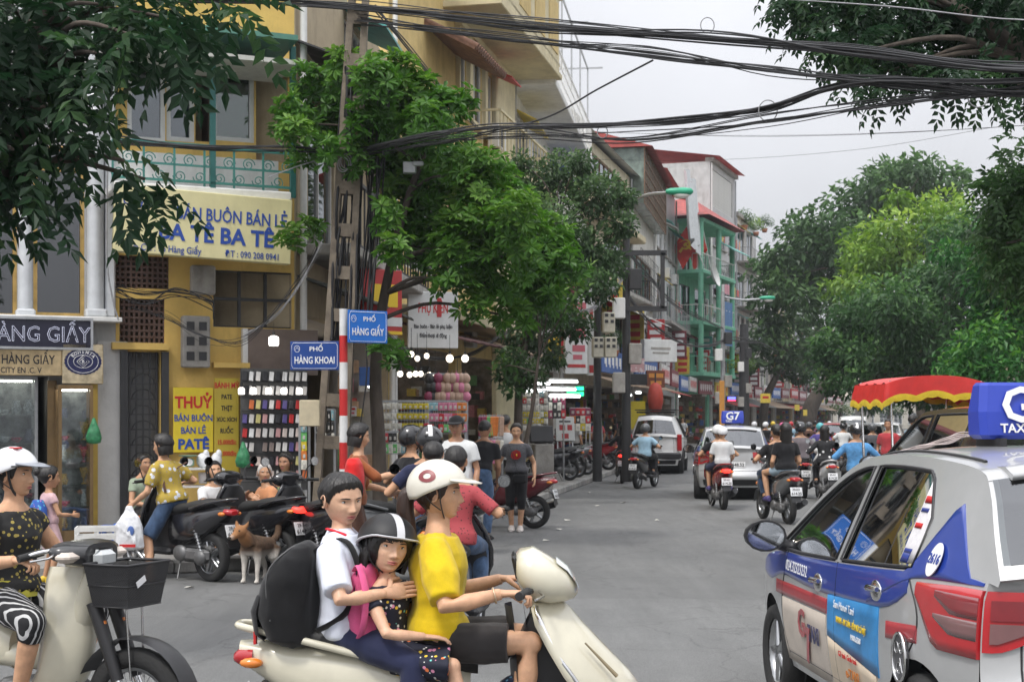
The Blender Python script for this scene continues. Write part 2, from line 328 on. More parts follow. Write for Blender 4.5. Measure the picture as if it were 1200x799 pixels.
class Fac:
 'a building: local x along the street front, y inward, z up'
 def __init__(s, name, label, pa, pb, h, wm, depth=9.0, z0=.12, cat='building'):
  s.p0 = Vector((pa[0], pa[1], 0)); s.p1 = Vector((pb[0], pb[1], 0)); d = s.p1-s.p0; s.L = d.length; s.u = d.normalized(); s.rz = math.atan2(s.u.y, s.u.x)
  s.h = h; s.wm = wm; s.depth = depth; s.z0 = z0; s.ops = []; s.extra = []
  s.o = thing(name, label, cat, s.p0, s.rz)
  s.n = Vector((-s.u.y, s.u.x, 0)); ALLF.append((name, s))
 def t(s, px, off=0.0):
  'distance along the front where photo column px meets it (off metres in front of the wall)'
  k = (px-600)/FPX; q = s.p0-s.n*off; return (k*q.y-q.x)/(s.u.x-k*s.u.y)
 def z(s, py, t, off=0.0):
  y = (s.p0-s.n*off).y+s.u.y*t; return CAMH-(py-HORY)/FPX*y
 def r(s, x0, x1, y0, y1, off=0.0):
  a, b = s.t(x0, off), s.t(x1, off); m = (a+b)/2; return (a, b, s.z(y1, m, off), s.z(y0, m, off))
 def opening(s, r): s.ops.append(r); return r
 def wall(s, sides=True, roof=True, interior=None, reveal=.16):
  mb = MB(); cl = lambda v, a, b: max(a, min(b, v))
  ops = [(cl(a, 0, s.L), cl(b, 0, s.L), cl(c, s.z0, s.h), cl(d, s.z0, s.h)) for (a, b, c, d) in s.ops]
  xs = sorted({0.0, s.L, *[q for o in ops for q in o[:2]]}); zs = sorted({s.z0, s.h, *[q for o in ops for q in o[2:]]})
  inside = lambda x, z: any(o[0] < x < o[1] and o[2] < z < o[3] for o in ops)
  for i in range(len(xs)-1):
   for j in range(len(zs)-1):
    if xs[i+1]-xs[i] < 1e-5 or zs[j+1]-zs[j] < 1e-5 or inside((xs[i]+xs[i+1])/2, (zs[j]+zs[j+1])/2): continue
    mb.add([(xs[i], 0, zs[j]), (xs[i+1], 0, zs[j]), (xs[i+1], 0, zs[j+1]), (xs[i], 0, zs[j+1])], [(0, 1, 2, 3)])
  for (a, b, c, d) in ops:
   q = [(a, 0, c), (b, 0, c), (b, 0, d), (a, 0, d)]; k = [(x, reveal, z) for (x, y, z) in q]
   mb.add(q+k, [(0, 4, 5, 1), (1, 5, 6, 2), (2, 6, 7, 3), (3, 7, 4, 0)])
  D = s.depth; Z0, Z1 = s.z0, s.h
  mb.add([(0, 0, Z0), (0, D, Z0), (s.L, D, Z0), (s.L, 0, Z0), (0, 0, Z1), (0, D, Z1), (s.L, D, Z1), (s.L, 0, Z1)],
    [(0, 4, 5, 1), (1, 5, 6, 2), (2, 6, 7, 3)]+([(4, 7, 6, 5)] if roof else []))
  return mb.build('wall', s.wm, s.o)
 def part(s, name, m, mb, parent=None): return mb.build(name, m, parent or s.o)
 def boxp(s, name, m, r, y0, y1, bev=.0):
  mb = MB(); mb.box(((r[0]+r[1])/2, (y0+y1)/2, (r[2]+r[3])/2), (r[1]-r[0], abs(y1-y0), r[3]-r[2]), None, bev); return mb.build(name, m, s.o)
 def window(s, r, fm=None, nx=2, nz=1, fw=.05, y=.07, pane=None, open_=True, arch=False, sill=None):
  if open_: s.opening(r)
  fm = fm or M_WHITE; a, b, c, d = r; mb = MB(); fw = min(fw, (b-a)/5, (d-c)/5)
  for x in (a+fw/2, b-fw/2): mb.box((x, y, (c+d)/2), (fw, .06, d-c))
  for z in (c+fw/2, d-fw/2): mb.box(((a+b)/2, y, z), (b-a-2*fw, .06, fw))
  for i in range(1, nx): mb.box((a+(b-a)*i/nx, y, (c+d)/2), (fw*.8, .05, d-c-2*fw))
  for i in range(1, nz): mb.box(((a+b)/2, y, c+(d-c)*i/nz), (b-a-2*fw, .045, fw*.6))
  w = mb.build('window', fm, s.o); g = MB(); g.box(((a+b)/2, y+.012, (c+d)/2), (b-a-fw, .008, d-c-fw)); g.build('pane', pane or M_GLASS, w)
  if sill: q = MB(); q.box(((a+b)/2, -.05, c-.04), (b-a+.2, .22, .08)); q.build('sill', sill, w)
  return w
 def rail(s, r, y, m, nb=10, h=.9, name='railing', bars=True, rows=0, side=0.0):
  'railing from x r[0]..r[1] standing at z r[2]'
  a, b, c, d = r; mb = MB(); th = .025
  mb.box(((a+b)/2, y, d), (b-a, .05, .05)); mb.box(((a+b)/2, y, c+.05), (b-a, .03, .03))
  if bars:
   for i in range(nb+1): mb.box((a+(b-a)*i/nb, y, (c+d)/2), (th, th, d-c))
  for i in range(rows): mb.box(((a+b)/2, y, c+(d-c)*(i+1)/(rows+1)), (b-a, th, th))
  if side:
   for x in (a, b):
    mb.box((x, y+side/2, d), (.05, side, .05))
    for i in range(1, 5): mb.box((x, y+side*i/5, (c+d)/2), (th, th, d-c))
  return mb.build(name, m, s.o)
 def slab(s, x0, x1, z, out, th=.18, m=None, name='balcony'):
  mb = MB(); mb.box(((x0+x1)/2, -out/2+.02, z), (x1-x0, out+.04, th), None, .02); return mb.build(name, m or s.wm, s.o)
 def shutter(s, r, m, n=12, name='shutter', y=.08):
  'rolled or louvred slats, each its own piece'
  s.opening(r); a, b, c, d = r; p = MB(); p.box(((a+b)/2, y+.06, (c+d)/2), (b-a, .02, d-c)); bk = p.build(name, M_DARK, s.o)
  w = MB(); w.box((0, 0, 0), (b-a-.02, .02, (d-c)/n*.82), Matrix.Rotation(R(18), 3, 'X')); me = None
  for i in range(n):
   if me is None: ob = w.build('slat', m, bk); me = ob.data
   else: ob = bpy.data.objects.new('slat', me); COL.objects.link(ob); ob.parent = bk
   ob.location = ((a+b)/2, y, c+(d-c)*(i+.5)/n)
 def grille(s, r, m, nx=8, nz=8, y=-.02, th=.018, name='grille'):
  a, b, c, d = r; mb = MB()
  for i in range(nx+1): mb.box((a+(b-a)*i/nx, y, (c+d)/2), (th, th, d-c))
  for i in range(nz+1): mb.box(((a+b)/2, y-.002, c+(d-c)*i/nz), (b-a, th, th))
  return mb.build(name, m, s.o)
 def room(s, r, dep=3.0, m=None):
  'open shop front: opening plus inside walls, ceiling and floor'
  s.opening(r); a, b, c, d = r; q = [(a, .16, c), (b, .16, c), (b, .16, d), (a, .16, d)]; k = [(x, dep, z) for (x, y, z) in q]; mb = MB()
  mb.add(q+k, [(0, 4, 5, 1), (1, 5, 6, 2), (2, 6, 7, 3), (3, 7, 4, 0), (4, 7, 6, 5)]); ob = mb.build('shop_interior', m or M_SHOPIN, s.o); s.stock(r, dep); return ob
 def stock(s, r, dep):
  'crowded goods on the inside walls of a shop and a ceiling tube'
  if dep < 2.5: return
  a, b, c, d = r; rd = random.Random(int(s.p0.x*100+a*7)); mb = MB(); W = b-a
  for i in range(int(26*W)):
   sz = rd.uniform(.12, .34); z = rd.choice([.35, .8, 1.25, 1.7, 2.15, 2.5])+sz/2
   if z+sz/2 > d-.1: continue
   w_ = rd.random(); x, y = (rd.uniform(a+.2, b-.2), dep-.25) if w_ < .45 else ((a+.2, rd.uniform(.5, dep)) if w_ < .6 else (b-.2, rd.uniform(.3, dep)))
   mb.box((x, y, z), (rd.uniform(.1, .4), .2, sz), rd.uniform(-.2, .2), 0, rd.randrange(len(STOCK)))
  mb.build('shop_stock', STOCK, s.o)['kind'] = 'stuff'
  l = MB(); l.cyl((a+W*.25, dep*.45, d-.12), (a+W*.75, dep*.45, d-.12), .03, n=8); l.build('shop_lamp', mat('shop_tube', (1, .93, .8), emit=9.0, var=0), s.o)
 def awning(s, r, out, drop, m, n=9, name='awning', y=-.01):
  'sloping sheet from the wall outwards'
  a, b, c, d = r; mb = MB(); top = [];
  for i in range(n+1):
   x = a+(b-a)*i/n; zz = .02*(i % 2); top.append([(x, y, d+zz), (x, y-out, d-drop+zz), (x, y-out, d-drop+zz-.025), (x, y, d+zz-.025)])
  mb.loft(top, True, False); return mb.build(name, m, s.o)
def ac_unit(fac, t, z, out=.32, label=None):
 loc = fac.p0+fac.u*t-fac.n*(.25)+Vector((0, 0, z)); o = thing('air_conditioner', label, 'air conditioner', loc, fac.rz, 'air conditioners on the house fronts')
 mb = MB(); mb.box((0, 0, .28), (.78, .28, .54), None, .02); mb.build('casing', M_WHITE, o)
 g = MB();
 for i in range(9): g.box((-.1, -.152, .08+i*.05), (.5, .01, .02))
 g.build('vent', M_IRON, o); k = MB(); k.box((-.3, .05, -.02), (.03, .4, .03)); k.box((.3, .05, -.02), (.03, .4, .03)); k.build('bracket', M_IRON, o)
# ---------------------------------------------------------------- the two shop houses facing the crossing
F0 = Vector((-4.93, 19, 0)); FU = Vector((.9135, .4067, 0))
fl = lambda t: F0+FU*t
def house_glass():
 m = mat('silver_column', (.62, .64, .66), .35, metal=.15, var=.08, grime=.25)
 f = Fac('glassware_shop_house', 'narrow shop house with silver columns and gold framed mirror windows at the left', fl(-7), fl(-.16), 9.5, plaster('grey_plaster', (.42, .42, .41)), 8)
 gold = mat('gold_trim', (.55, .36, .12), .3, metal=.7, var=.2)
 mir = glassmat('mirror_glass', (.05, .06, .065), .95, .02)
 # upper mirror windows with arched heads between columns
 for (x0, x1) in ((-70, 20), (39, 99)):
  r = f.r(x0, x1, 196, 371); w = f.window(r, gold, 1, 1, .05, .05, mir)
  a = MB(); cx, rad = (r[0]+r[1])/2, (r[1]-r[0])/2; seg = [(cx+rad*math.cos(q), -.01, r[3]+rad*.75*math.sin(q)) for q in np.linspace(0, math.pi, 14)]
  a.tube(seg, .035, 6); a.build('arch_trim', gold, w)
  g = MB(); g.add([(cx, -.004, r[3])]+[(p[0], -.004, p[2]) for p in seg], [(0, i+1, i+2) for i in range(13)]); g.build('pane', mir, w)
 for (x0, x1, yt) in ((20, 38, -40), (101, 121, -40)):
  r = f.r(x0, x1, yt, 372); c = MB(); cx = (r[0]+r[1])/2; w = (r[1]-r[0])/2
  c.cyl((cx, -.06, r[2]), (cx, -.06, r[3]), w, n=20); c.box((cx, -.06, r[2]+.05), (w*2.5, w*2.3, .1), None, .02)
  for q in (.54, .58, .62): c.lathe([(w, -.04), (w*1.25, 0), (w, .04)], (cx, -.06, r[2]+(r[3]-r[2])*q), 20)
  c.build('column', m, f.o)
 r = f.r(122, 134, -40, 372); f.boxp('pilaster', m, r, -.1, .1, .02)
 r = f.r(-60, 139, 371, 392); f.boxp('ledge', M_WHITE, (r[0], r[1], r[3]-.06, r[3]), -.3, 0, .01)
 # shop front: dark recess with shelves of glassware behind glass
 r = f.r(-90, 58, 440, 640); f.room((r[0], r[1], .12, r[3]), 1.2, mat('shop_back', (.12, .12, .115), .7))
 f.wall()
 rr = f.r(57, 114, 446, 620); f.boxp('shop_frame', mat('bronze_frame', (.2, .13, .06), .4, metal=.4), (rr[0]-.02, rr[0]+.09, .12, rr[3]), -.06, -.003)
 r = f.r(105, 113, 450, 620); f.boxp('yellow_post', mat('mustard_paint', (.5, .33, .06), .6, grime=.3), (r[0], r[1], .12, r[3]), -.12, -.003)
 r = f.r(114, 149, 400, 640); f.boxp('white_pier', plaster('pier_white', (.55, .54, .52), .8), (r[0], r[1], .12, r[3]), -.02, .3)
 return f
FA = house_glass()
ORD = 'first second third fourth fifth sixth seventh eighth ninth tenth eleventh twelfth'.split()
def glassware(fac):
 V_ = lambda n, c: mat(n, c, .08, var=.5, vscale=25, alpha=.62, spec=.9, bump=.6, bscale=50); gl = V_('cut_glass', (.55, .6, .62))
 tints = [V_('glass_amber', (.5, .33, .08)), V_('glass_red', (.5, .05, .12)), gl, gl, V_('glass_smoke', (.15, .17, .25))]
 shelfm = glassmat('shelf_glass', (.8, .86, .84), .4, .02, .03); lit = mat('shelf_lamp', (1, .96, .85), emit=10.0, var=0)
 profs = [[(.0, 0), (.05, 0), (.05, .015), (.015, .03), (.015, .1), (.05, .16), (.07, .26), (.085, .32)], [(0, 0), (.05, 0), (.06, .1), (.04, .2), (.03, .26), (.055, .33)],
    [(0, 0), (.06, 0), (.085, .09), (.05, .19), (.06, .22)], [(0, 0), (.03, 0), (.033, .12), (.04, .16)], [(0, 0), (.04, 0), (.1, .06), (.11, .09)]]
 meshes = []
 for i, p in enumerate(profs):
  mb = MB(); mb.lathe(p, n=12); o = mb.build('glass_vase', gl); meshes.append(o.data); bpy.data.objects.remove(o)
 words = ['crystal vase', 'glass bottle', 'cut glass jar', 'small tumbler', 'wide glass bowl']
 def case(x0, x1, ztop, y, dep, levels, name, label, framem):
  c = (x0+x1)/2; o = thing(name, label, 'display cabinet', fac.p0+fac.u*c-fac.n*y, fac.rz); w = x1-x0
  fr = MB()
  for sx in (-1, 1):
   for yy in (-dep/2, dep/2): fr.box((sx*(w/2-.02), yy, (ztop+.13)/2), (.04, .04, ztop-.13))
  fr.box((0, 0, ztop), (w, dep, .05)); fr.box((0, 0, .2), (w, dep, .14)); fr.build('cabinet_frame', framem, o)
  g = MB(); g.box((0, -dep/2+.01, (ztop+.25)/2), (w-.08, .006, ztop-.3)); g.build('glass_front', shelfm, o)
  bk = MB(); bk.box((0, dep/2-.01, (ztop+.25)/2), (w-.06, .01, ztop-.3)); bk.build('back_panel', mat('cabinet_back', (.13, .14, .14), .4, var=.6, vscale=8), o)
  l = MB(); l.box((0, 0, ztop-.04), (w-.1, .04, .02)); l.build('lamp', lit, o)
  ks = []
  for k in range(levels):
   z = .28+(ztop-.4)*k/levels; sh = MB(); sh.box((0, 0, z), (w-.08, dep-.06, .012)); sh.build('shelf', shelfm, o)
   n = max(2, int((w-.1)/.13))
   for i in range(n):
    j = int(rng.integers(0, 5)); ob = bpy.data.objects.new('glass_vase', meshes[j]); COL.objects.link(ob); p = fac.p0+fac.u*(c-w/2+.09+(w-.18)*i/max(1, n-1))-fac.n*(y+rng.uniform(-.04, .04));
    ob.location = (p.x, p.y, z+.008); s = min(1.0, (ztop-.4)/levels/.37)*rng.uniform(.75, .98); ob.scale = (s, s, s)
    sl = ob.material_slots[0]; sl.link = 'OBJECT'; sl.material = tints[int(rng.integers(0, 5))]
    tag(ob, '%s, %s along %s of the %s' % (['crystal goblet vase', 'tall glass bottle', 'cut glass jar', 'small glass tumbler', 'wide glass bowl'][j], ORD[i], ['the bottom shelf', 'the second shelf up', 'the third shelf up', 'the fourth shelf up', 'the fifth shelf up', 'the top shelf'][k], name.replace('_', ' ')), 'vase', 'glassware on the shop shelves')
 r = fac.r(-60, 46, 446, 610); case(r[0], r[1], 2.17, -.35, .35, 5, 'wide_glass_cabinet', 'wide lit cabinet of vases and bowls in the glassware shop', M_STEEL)
 r = fac.r(64, 104, 456, 615); case(r[0], r[1], 2.05, .22, .3, 6, 'narrow_glass_cabinet', 'narrow bronze framed cabinet of crystal glasses by the white pier', mat('bronze_frame'))
glassware(FA)
def sign_board(name, label, fac, r, y, th, m, tilt=0.0, frame=None):
 'a board standing y in front of a house front; returns its root (local x along the front, centre at origin)'
 c = (r[0]+r[1])/2; z = (r[2]+r[3])/2; o = thing(name, label, 'sign', fac.p0+fac.u*c-fac.n*y+Vector((0, 0, z)), fac.rz); w, h = r[1]-r[0], r[3]-r[2]
 mb = MB(); mb.box((0, 0, 0), (w, th, h), None, .01); mb.build('board', m, o)
 if frame:
  f = MB(); t = .03
  for x in (-w/2, w/2): f.box((x, -.01, 0), (t, th+.02, h+t))
  for zz in (-h/2, h/2): f.box((0, -.012, zz), (w-t, th+.02, t))
  f.build('frame', frame, o)
 return o, w, h
LX = (1, 0, 0)
def ink(n, c=(.5, .5, .5), e=0.0): return mat('ink_'+n, c, .6, var=0, emit=e)
I_BLUE = ink('blue', (.02, .07, .35)); I_RED = ink('red', (.55, .02, .02)); I_BLACK = ink('black', (.015, .015, .02)); I_WHITE = ink('white', (.8, .8, .8)); I_YEL = ink('yellow', (.8, .55, .03))
def left_signs():
 # dotted neon name board
 r = FA.r(-30, 107, 373, 408, .33); o, w, h = sign_board('neon_sign', 'black name board with dotted white outline letters above the glassware shop', FA, r, .33, .08, mat('sign_navy', (.012, .012, .03), .4), frame=M_STEEL)
 led = ink('led', (.75, .78, .95), .25); e = w/2
 letters('38 HÀNG GIẤY', .27, led, o, (e-.8, -.045, -.02), LX, bold=.004, xs=.86, ext=.004)
 letters('38 HÀNG GIẤY', .27, mat('sign_navy'), o, (e-.8, -.0475, -.02), LX, bold=-.016, xs=.86, ext=.004)
 r = FA.r(-30, 74, 409, 440, .3); o, w, h = sign_board('gold_sign', 'gold sheet sign with black letters below the neon name board', FA, r, .3, .02, mat('gold_sheet', (.55, .42, .24), .28, metal=.75, var=.35, vscale=3))
 letters('ĐC: L-7 HÀNG GIẤY', .16, I_BLACK, o, (w/2-.62, -.014, .03), LX, bold=.012, xs=.72); letters('CITY EN .C. V', .1, I_BLACK, o, (w/2-.5, -.014, -.1), LX, bold=.012, xs=.8)
 r = FA.r(73, 121, 403, 450, .36); o, w, h = sign_board('crystal_logo_plate', 'square brass plate with round dark blue crystal logo', FA, r, .36, .02, mat('brass_plate', (.6, .5, .33), .3, metal=.7, var=.3))
 d = MB(); n = 48
 d.prism([((.2+.008*(i % 2))*1.1*math.cos(2*math.pi*i/n), .16*(1+.04*(i % 2))*math.sin(2*math.pi*i/n)) for i in range(n)], (0, -.014, .03), (1, 0, 0), (0, 0, 1), .008); d.build('emblem', mat('emblem_blue', (.012, .015, .07), .4), o)
 rg = MB()
 for (a, b) in ((.185, .14), (.115, .08)): rg.tube([(a*math.cos(q), -.02, .03+b*math.sin(q)) for q in np.linspace(0, 2*math.pi, 40)[:-1]], .003, 4, closed=True)
 for s in (.075, .045): rg.tube([(s, -.02, .03), (0, -.02, .03+s), (-s, -.02, .03), (0, -.02, .03-s)], .005, 4, closed=True)
 rg.build('emblem_lines', I_WHITE, o); letters('B', .055, I_WHITE, o, (0, -.02, .03), LX, bold=.01)
 for i, ch in enumerate('BOHEMIA'):
  a = R(145-i*18.5); letters(ch, .055, I_WHITE, o, (.148*math.cos(a), -.02, .035+.112*math.sin(a)), (math.sin(a), 0, -math.cos(a)), (math.cos(a), 0, math.sin(a)), bold=.012, name='emblem_letter')
 # pale yellow wholesale board over the pate shop
 f = FB
 r = f.r(133, 340, 226, 303, .75); o, w, h = sign_board('wholesale_sign', 'long pale yellow board with blue wholesale lettering under the balcony', f, r, .75, .14, mat('board_yellow', (.72, .66, .36), .5, var=.08, vscale=1.5, grime=.2), frame=None)
 o.rotation_euler.y = R(1.8)
 letters('Chuyên', .15, I_BLUE, o, (-w/2+.28, -.075, .22), LX, bold=.012, xs=.8)
 letters('BÁN BUÔN BÁN LẺ', .225, I_BLUE, o, (w/2-.77, -.075, .12), LX, bold=.014, xs=.72); letters('BA TÊ BA TÊ', .28, I_BLUE, o, (.15, -.075, -.13), LX, bold=.03, xs=.95)
 letters('Địa Chỉ : 76 Hàng Giấy', .12, I_BLUE, o, (-w/2+.62, -.075, -.34), LX, bold=.006, xs=.8); letters('ĐT : 090 208 0941', .115, I_BLUE, o, (w/2-.5, -.075, -.34), LX, bold=.006, xs=.8)
 # banners on the yellow pier
 bm = mat('banner_yellow', (.72, .55, .03), .5, var=.06)
 r = f.r(203, 250, 454, 530, .12); o, w, h = sign_board('pate_banner', 'yellow hanging banner with red and blue wholesale pate lettering', f, r, .12, .012, bm)
 k = w/.5
 letters('THUỶ', .2*k, I_RED, o, (0, -.009, h/2-.2), LX, bold=.03, xs=.85); letters('BÁN BUÔN', .115*k, I_BLUE, o, (0, -.009, h/2-.4), LX, bold=.02, xs=.82); letters('BÁN LẺ', .115*k, I_BLUE, o, (0, -.009, h/2-.56), LX, bold=.02, xs=.82); letters('PATÊ', .17*k, I_BLUE, o, (0, -.009, h/2-.74), LX, bold=.04, xs=1.0)
 r = f.r(251, 280, 443, 560, .12); o, w, h = sign_board('bread_banner', 'narrow yellow banner listing bread fillings and prices', f, r, .12, .012, mat('banner_mustard', (.5, .38, .04), .5, var=.06)); k = w/.32
 for i, (tx, sz, c) in enumerate([('BÁNH MỲ', .1, I_RED), ('PATE', .085, I_BLACK), ('THỊT', .085, I_BLACK), ('XÚC XÍCH', .075, I_BLACK), ('RUỐC', .085, I_BLACK), ('15.000đ/c', .085, I_RED), ('20.000đ/c', .085, I_RED)]):
  letters(tx, sz*k, c, o, (0, -.009, h/2-.1-i*.145*k), LX, bold=.022, xs=.72)
def house_pate():
 wm = plaster('ochre_plaster', (.66, .45, .13), .5)
 f = Fac('pate_shop_house', 'ochre shop house with green balcony railing and sliding windows', fl(-.158), fl(2.19), 7.6, wm, 8)
 alu = mat('aluminium_white', (.62, .63, .62), .4, var=.05)
 gg = glassmat('green_glass', (.1, .35, .2), .9, .05); bg = glassmat('window_glass_blue', (.25, .36, .4), .75, .03)
 for (x0, x1, p, n) in ((149, 194, bg, 1), (195, 228, bg, 1), (249, 298, gg, 1)): f.window(f.r(x0, x1, 76, 166), alu, n, 1, .06, .05, p)
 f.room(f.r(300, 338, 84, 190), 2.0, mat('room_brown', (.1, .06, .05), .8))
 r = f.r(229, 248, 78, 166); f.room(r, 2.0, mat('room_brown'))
 f.room(f.r(286, 400, 392, 660), 2.2, mat('stall_wall', (.4, .38, .36), .8))
 rd = f.r(149, 188, 412, 640); f.opening((rd[0], rd[1], .12, rd[3]))
 rv = f.r(135, 198, 300, 338); f.opening(rv); rv2 = f.r(140, 193, 350, 402); f.opening(rv2)
 f.opening(f.r(250, 342, 318, 384))
 f.wall()
 # lower white apron behind the scrolled balcony railing
 r = f.r(132, 342, 172, 226, .7); f.slab(r[0], r[1], r[2]+.02, .72, .12, M_WHITE)
 ap = MB(); ap.box(((r[0]+r[1])/2, -.02, (r[2]+r[3])/2), (r[1]-r[0], .03, r[3]-r[2])); ap.build('apron', M_WHITE, f.o)
 gm = mat('teal_rail', (.05, .22, .19), .45); rl = f.rail((r[0], r[1], r[2]+.08, r[3]), -.7, gm, 6, rows=1)
 sc = MB(); L = r[1]-r[0]
 for i in range(9):
  x = r[0]+L*(i+.5)/9
  for s in (-1, 1):
   pts = []
   for q in np.linspace(0, 3.4*math.pi, 26): rad = .085*(1-q/(4.2*math.pi)); pts.append((x+s*.06+rad*math.cos(q)*s, -.7, (r[2]+r[3])/2+.1*s+rad*math.sin(q)*s))
   sc.tube(pts, .007, 4)
 sc.build('scrollwork', gm, rl)['kind'] = 'stuff'
 for px in (246, 340): q = f.r(px, px+7, 55, 232, .7); mb = MB(); mb.box(((q[0]+q[1])/2, -.68, (q[2]+q[3])/2), (.07, .07, q[3]-q[2])); mb.build('balcony_post', mat('teal_post', (.02, .12, .11), .5), f.o)
 # balcony roof: pale underside, green front edge
 r = f.r(120, 348, 40, 60, .95); mb = MB(); mb.box(((r[0]+r[1])/2, -.45, r[3]+.02), (r[1]-r[0], 1.1, .07), Matrix.Rotation(R(-5), 3, 'X')); mb.build('balcony_roof', M_GREEN, f.o)
 mb = MB(); mb.box(((r[0]+r[1])/2, -.5, r[2]-.05), (r[1]-r[0]-.04, .9, .06), Matrix.Rotation(R(-3), 3, 'X')); mb.build('soffit', mat('soffit_pale', (.5, .5, .46), .7), f.o)
 lw = f.r(128, 342, 60, 78, 0); f.boxp('lintel', mat('lintel_cream', (.5, .45, .34), .8), (max(0, lw[0]), lw[1], lw[2]-.04, lw[3]), -.06, -.003)
 # iron door with curls, pierced vent screens
 a, b, c, d = rd; dr = MB()
 for i in range(5): dr.box((a+.04+(b-a-.08)*i/4, .06, (.14+d)/2), (.022, .022, d-.14))
 for i in range(13): dr.box(((a+b)/2, .058, .14+(d-.16)*i/12), (b-a-.06, .018, .018))
 for i in range(10):
  zz = .3+(d-.5)*i/10; dr.tube([(a+.07+(b-a-.14)*(.5+.5*math.cos(q)), .05, zz+.12*math.sin(q)) for q in np.linspace(0, math.pi, 9)], .008, 4)
 dd = dr.build('iron_door', M_IRON, f.o); bk = MB(); bk.box(((a+b)/2, .2, (.13+d)/2), (b-a, .02, d-.13)); bk.build('door_panel', mat('door_grey', (.2, .2, .2), .7), dd)
 fr = MB()
 for x in (a-.05, b+.05): fr.box((x, -.02, (.13+d)/2), (.09, .12, d-.13))
 fr.build('door_frame', M_IRON, dd)
 for rr, nx, nz in ((rv, 10, 6), (rv2, 9, 7)):
  g = f.grille(rr, mat('vent_brick', (.09, .055, .045), .9), nx, nz, .05, .03, 'vent_screen')
 lg = f.r(130, 196, 402, 410); f.boxp('ledge', wm, lg, -.12, -.003)
 br = f.grille(f.r(250, 342, 318, 384), M_IRON, 3, 2, .05, .04, 'bracing')
 # white lintel board of the stall, side jambs
 r = f.r(288, 372, 386, 448, .1); f.boxp('stall_header', mat('stall_brown', (.16, .12, .1), .7), (r[0]+.03, r[1], r[2]+.1, r[3]), -.12, -.06); f.boxp('jamb', M_WHITE, (r[0]-.04, r[0]+.03, .12, r[3]), -.1, -.003)
 f.boxp('ledge', wm, f.r(250, 292, 425, 431, .1), -.15, -.003)
 # electricity meters on the pier
 r = f.r(211, 243, 371, 431); o = thing('meter_cabinet', 'grey box of six electricity meters on the ochre pier', 'meter box', f.p0+f.u*((r[0]+r[1])/2)-f.n*.1+Vector((0, 0, r[2])), f.rz)
 w, h = r[1]-r[0], r[3]-r[2]; mb = MB(); mb.box((0, 0, h/2), (w, .16, h), None, .015); mb.build('box', M_CONC, o)
 for i in range(2):
  for j in range(3): q = MB(); q.box((-.08+.16*i, -.085, h*(.22+.29*j)), (.1, .012, .11)); q.build('meter_window', M_IRON, o)
 r = f.r(222, 250, 312, 346); f.boxp('duct_box', M_CONC, r, -.15, -.003, .02)
 return f
FB = house_pate()
left_signs()
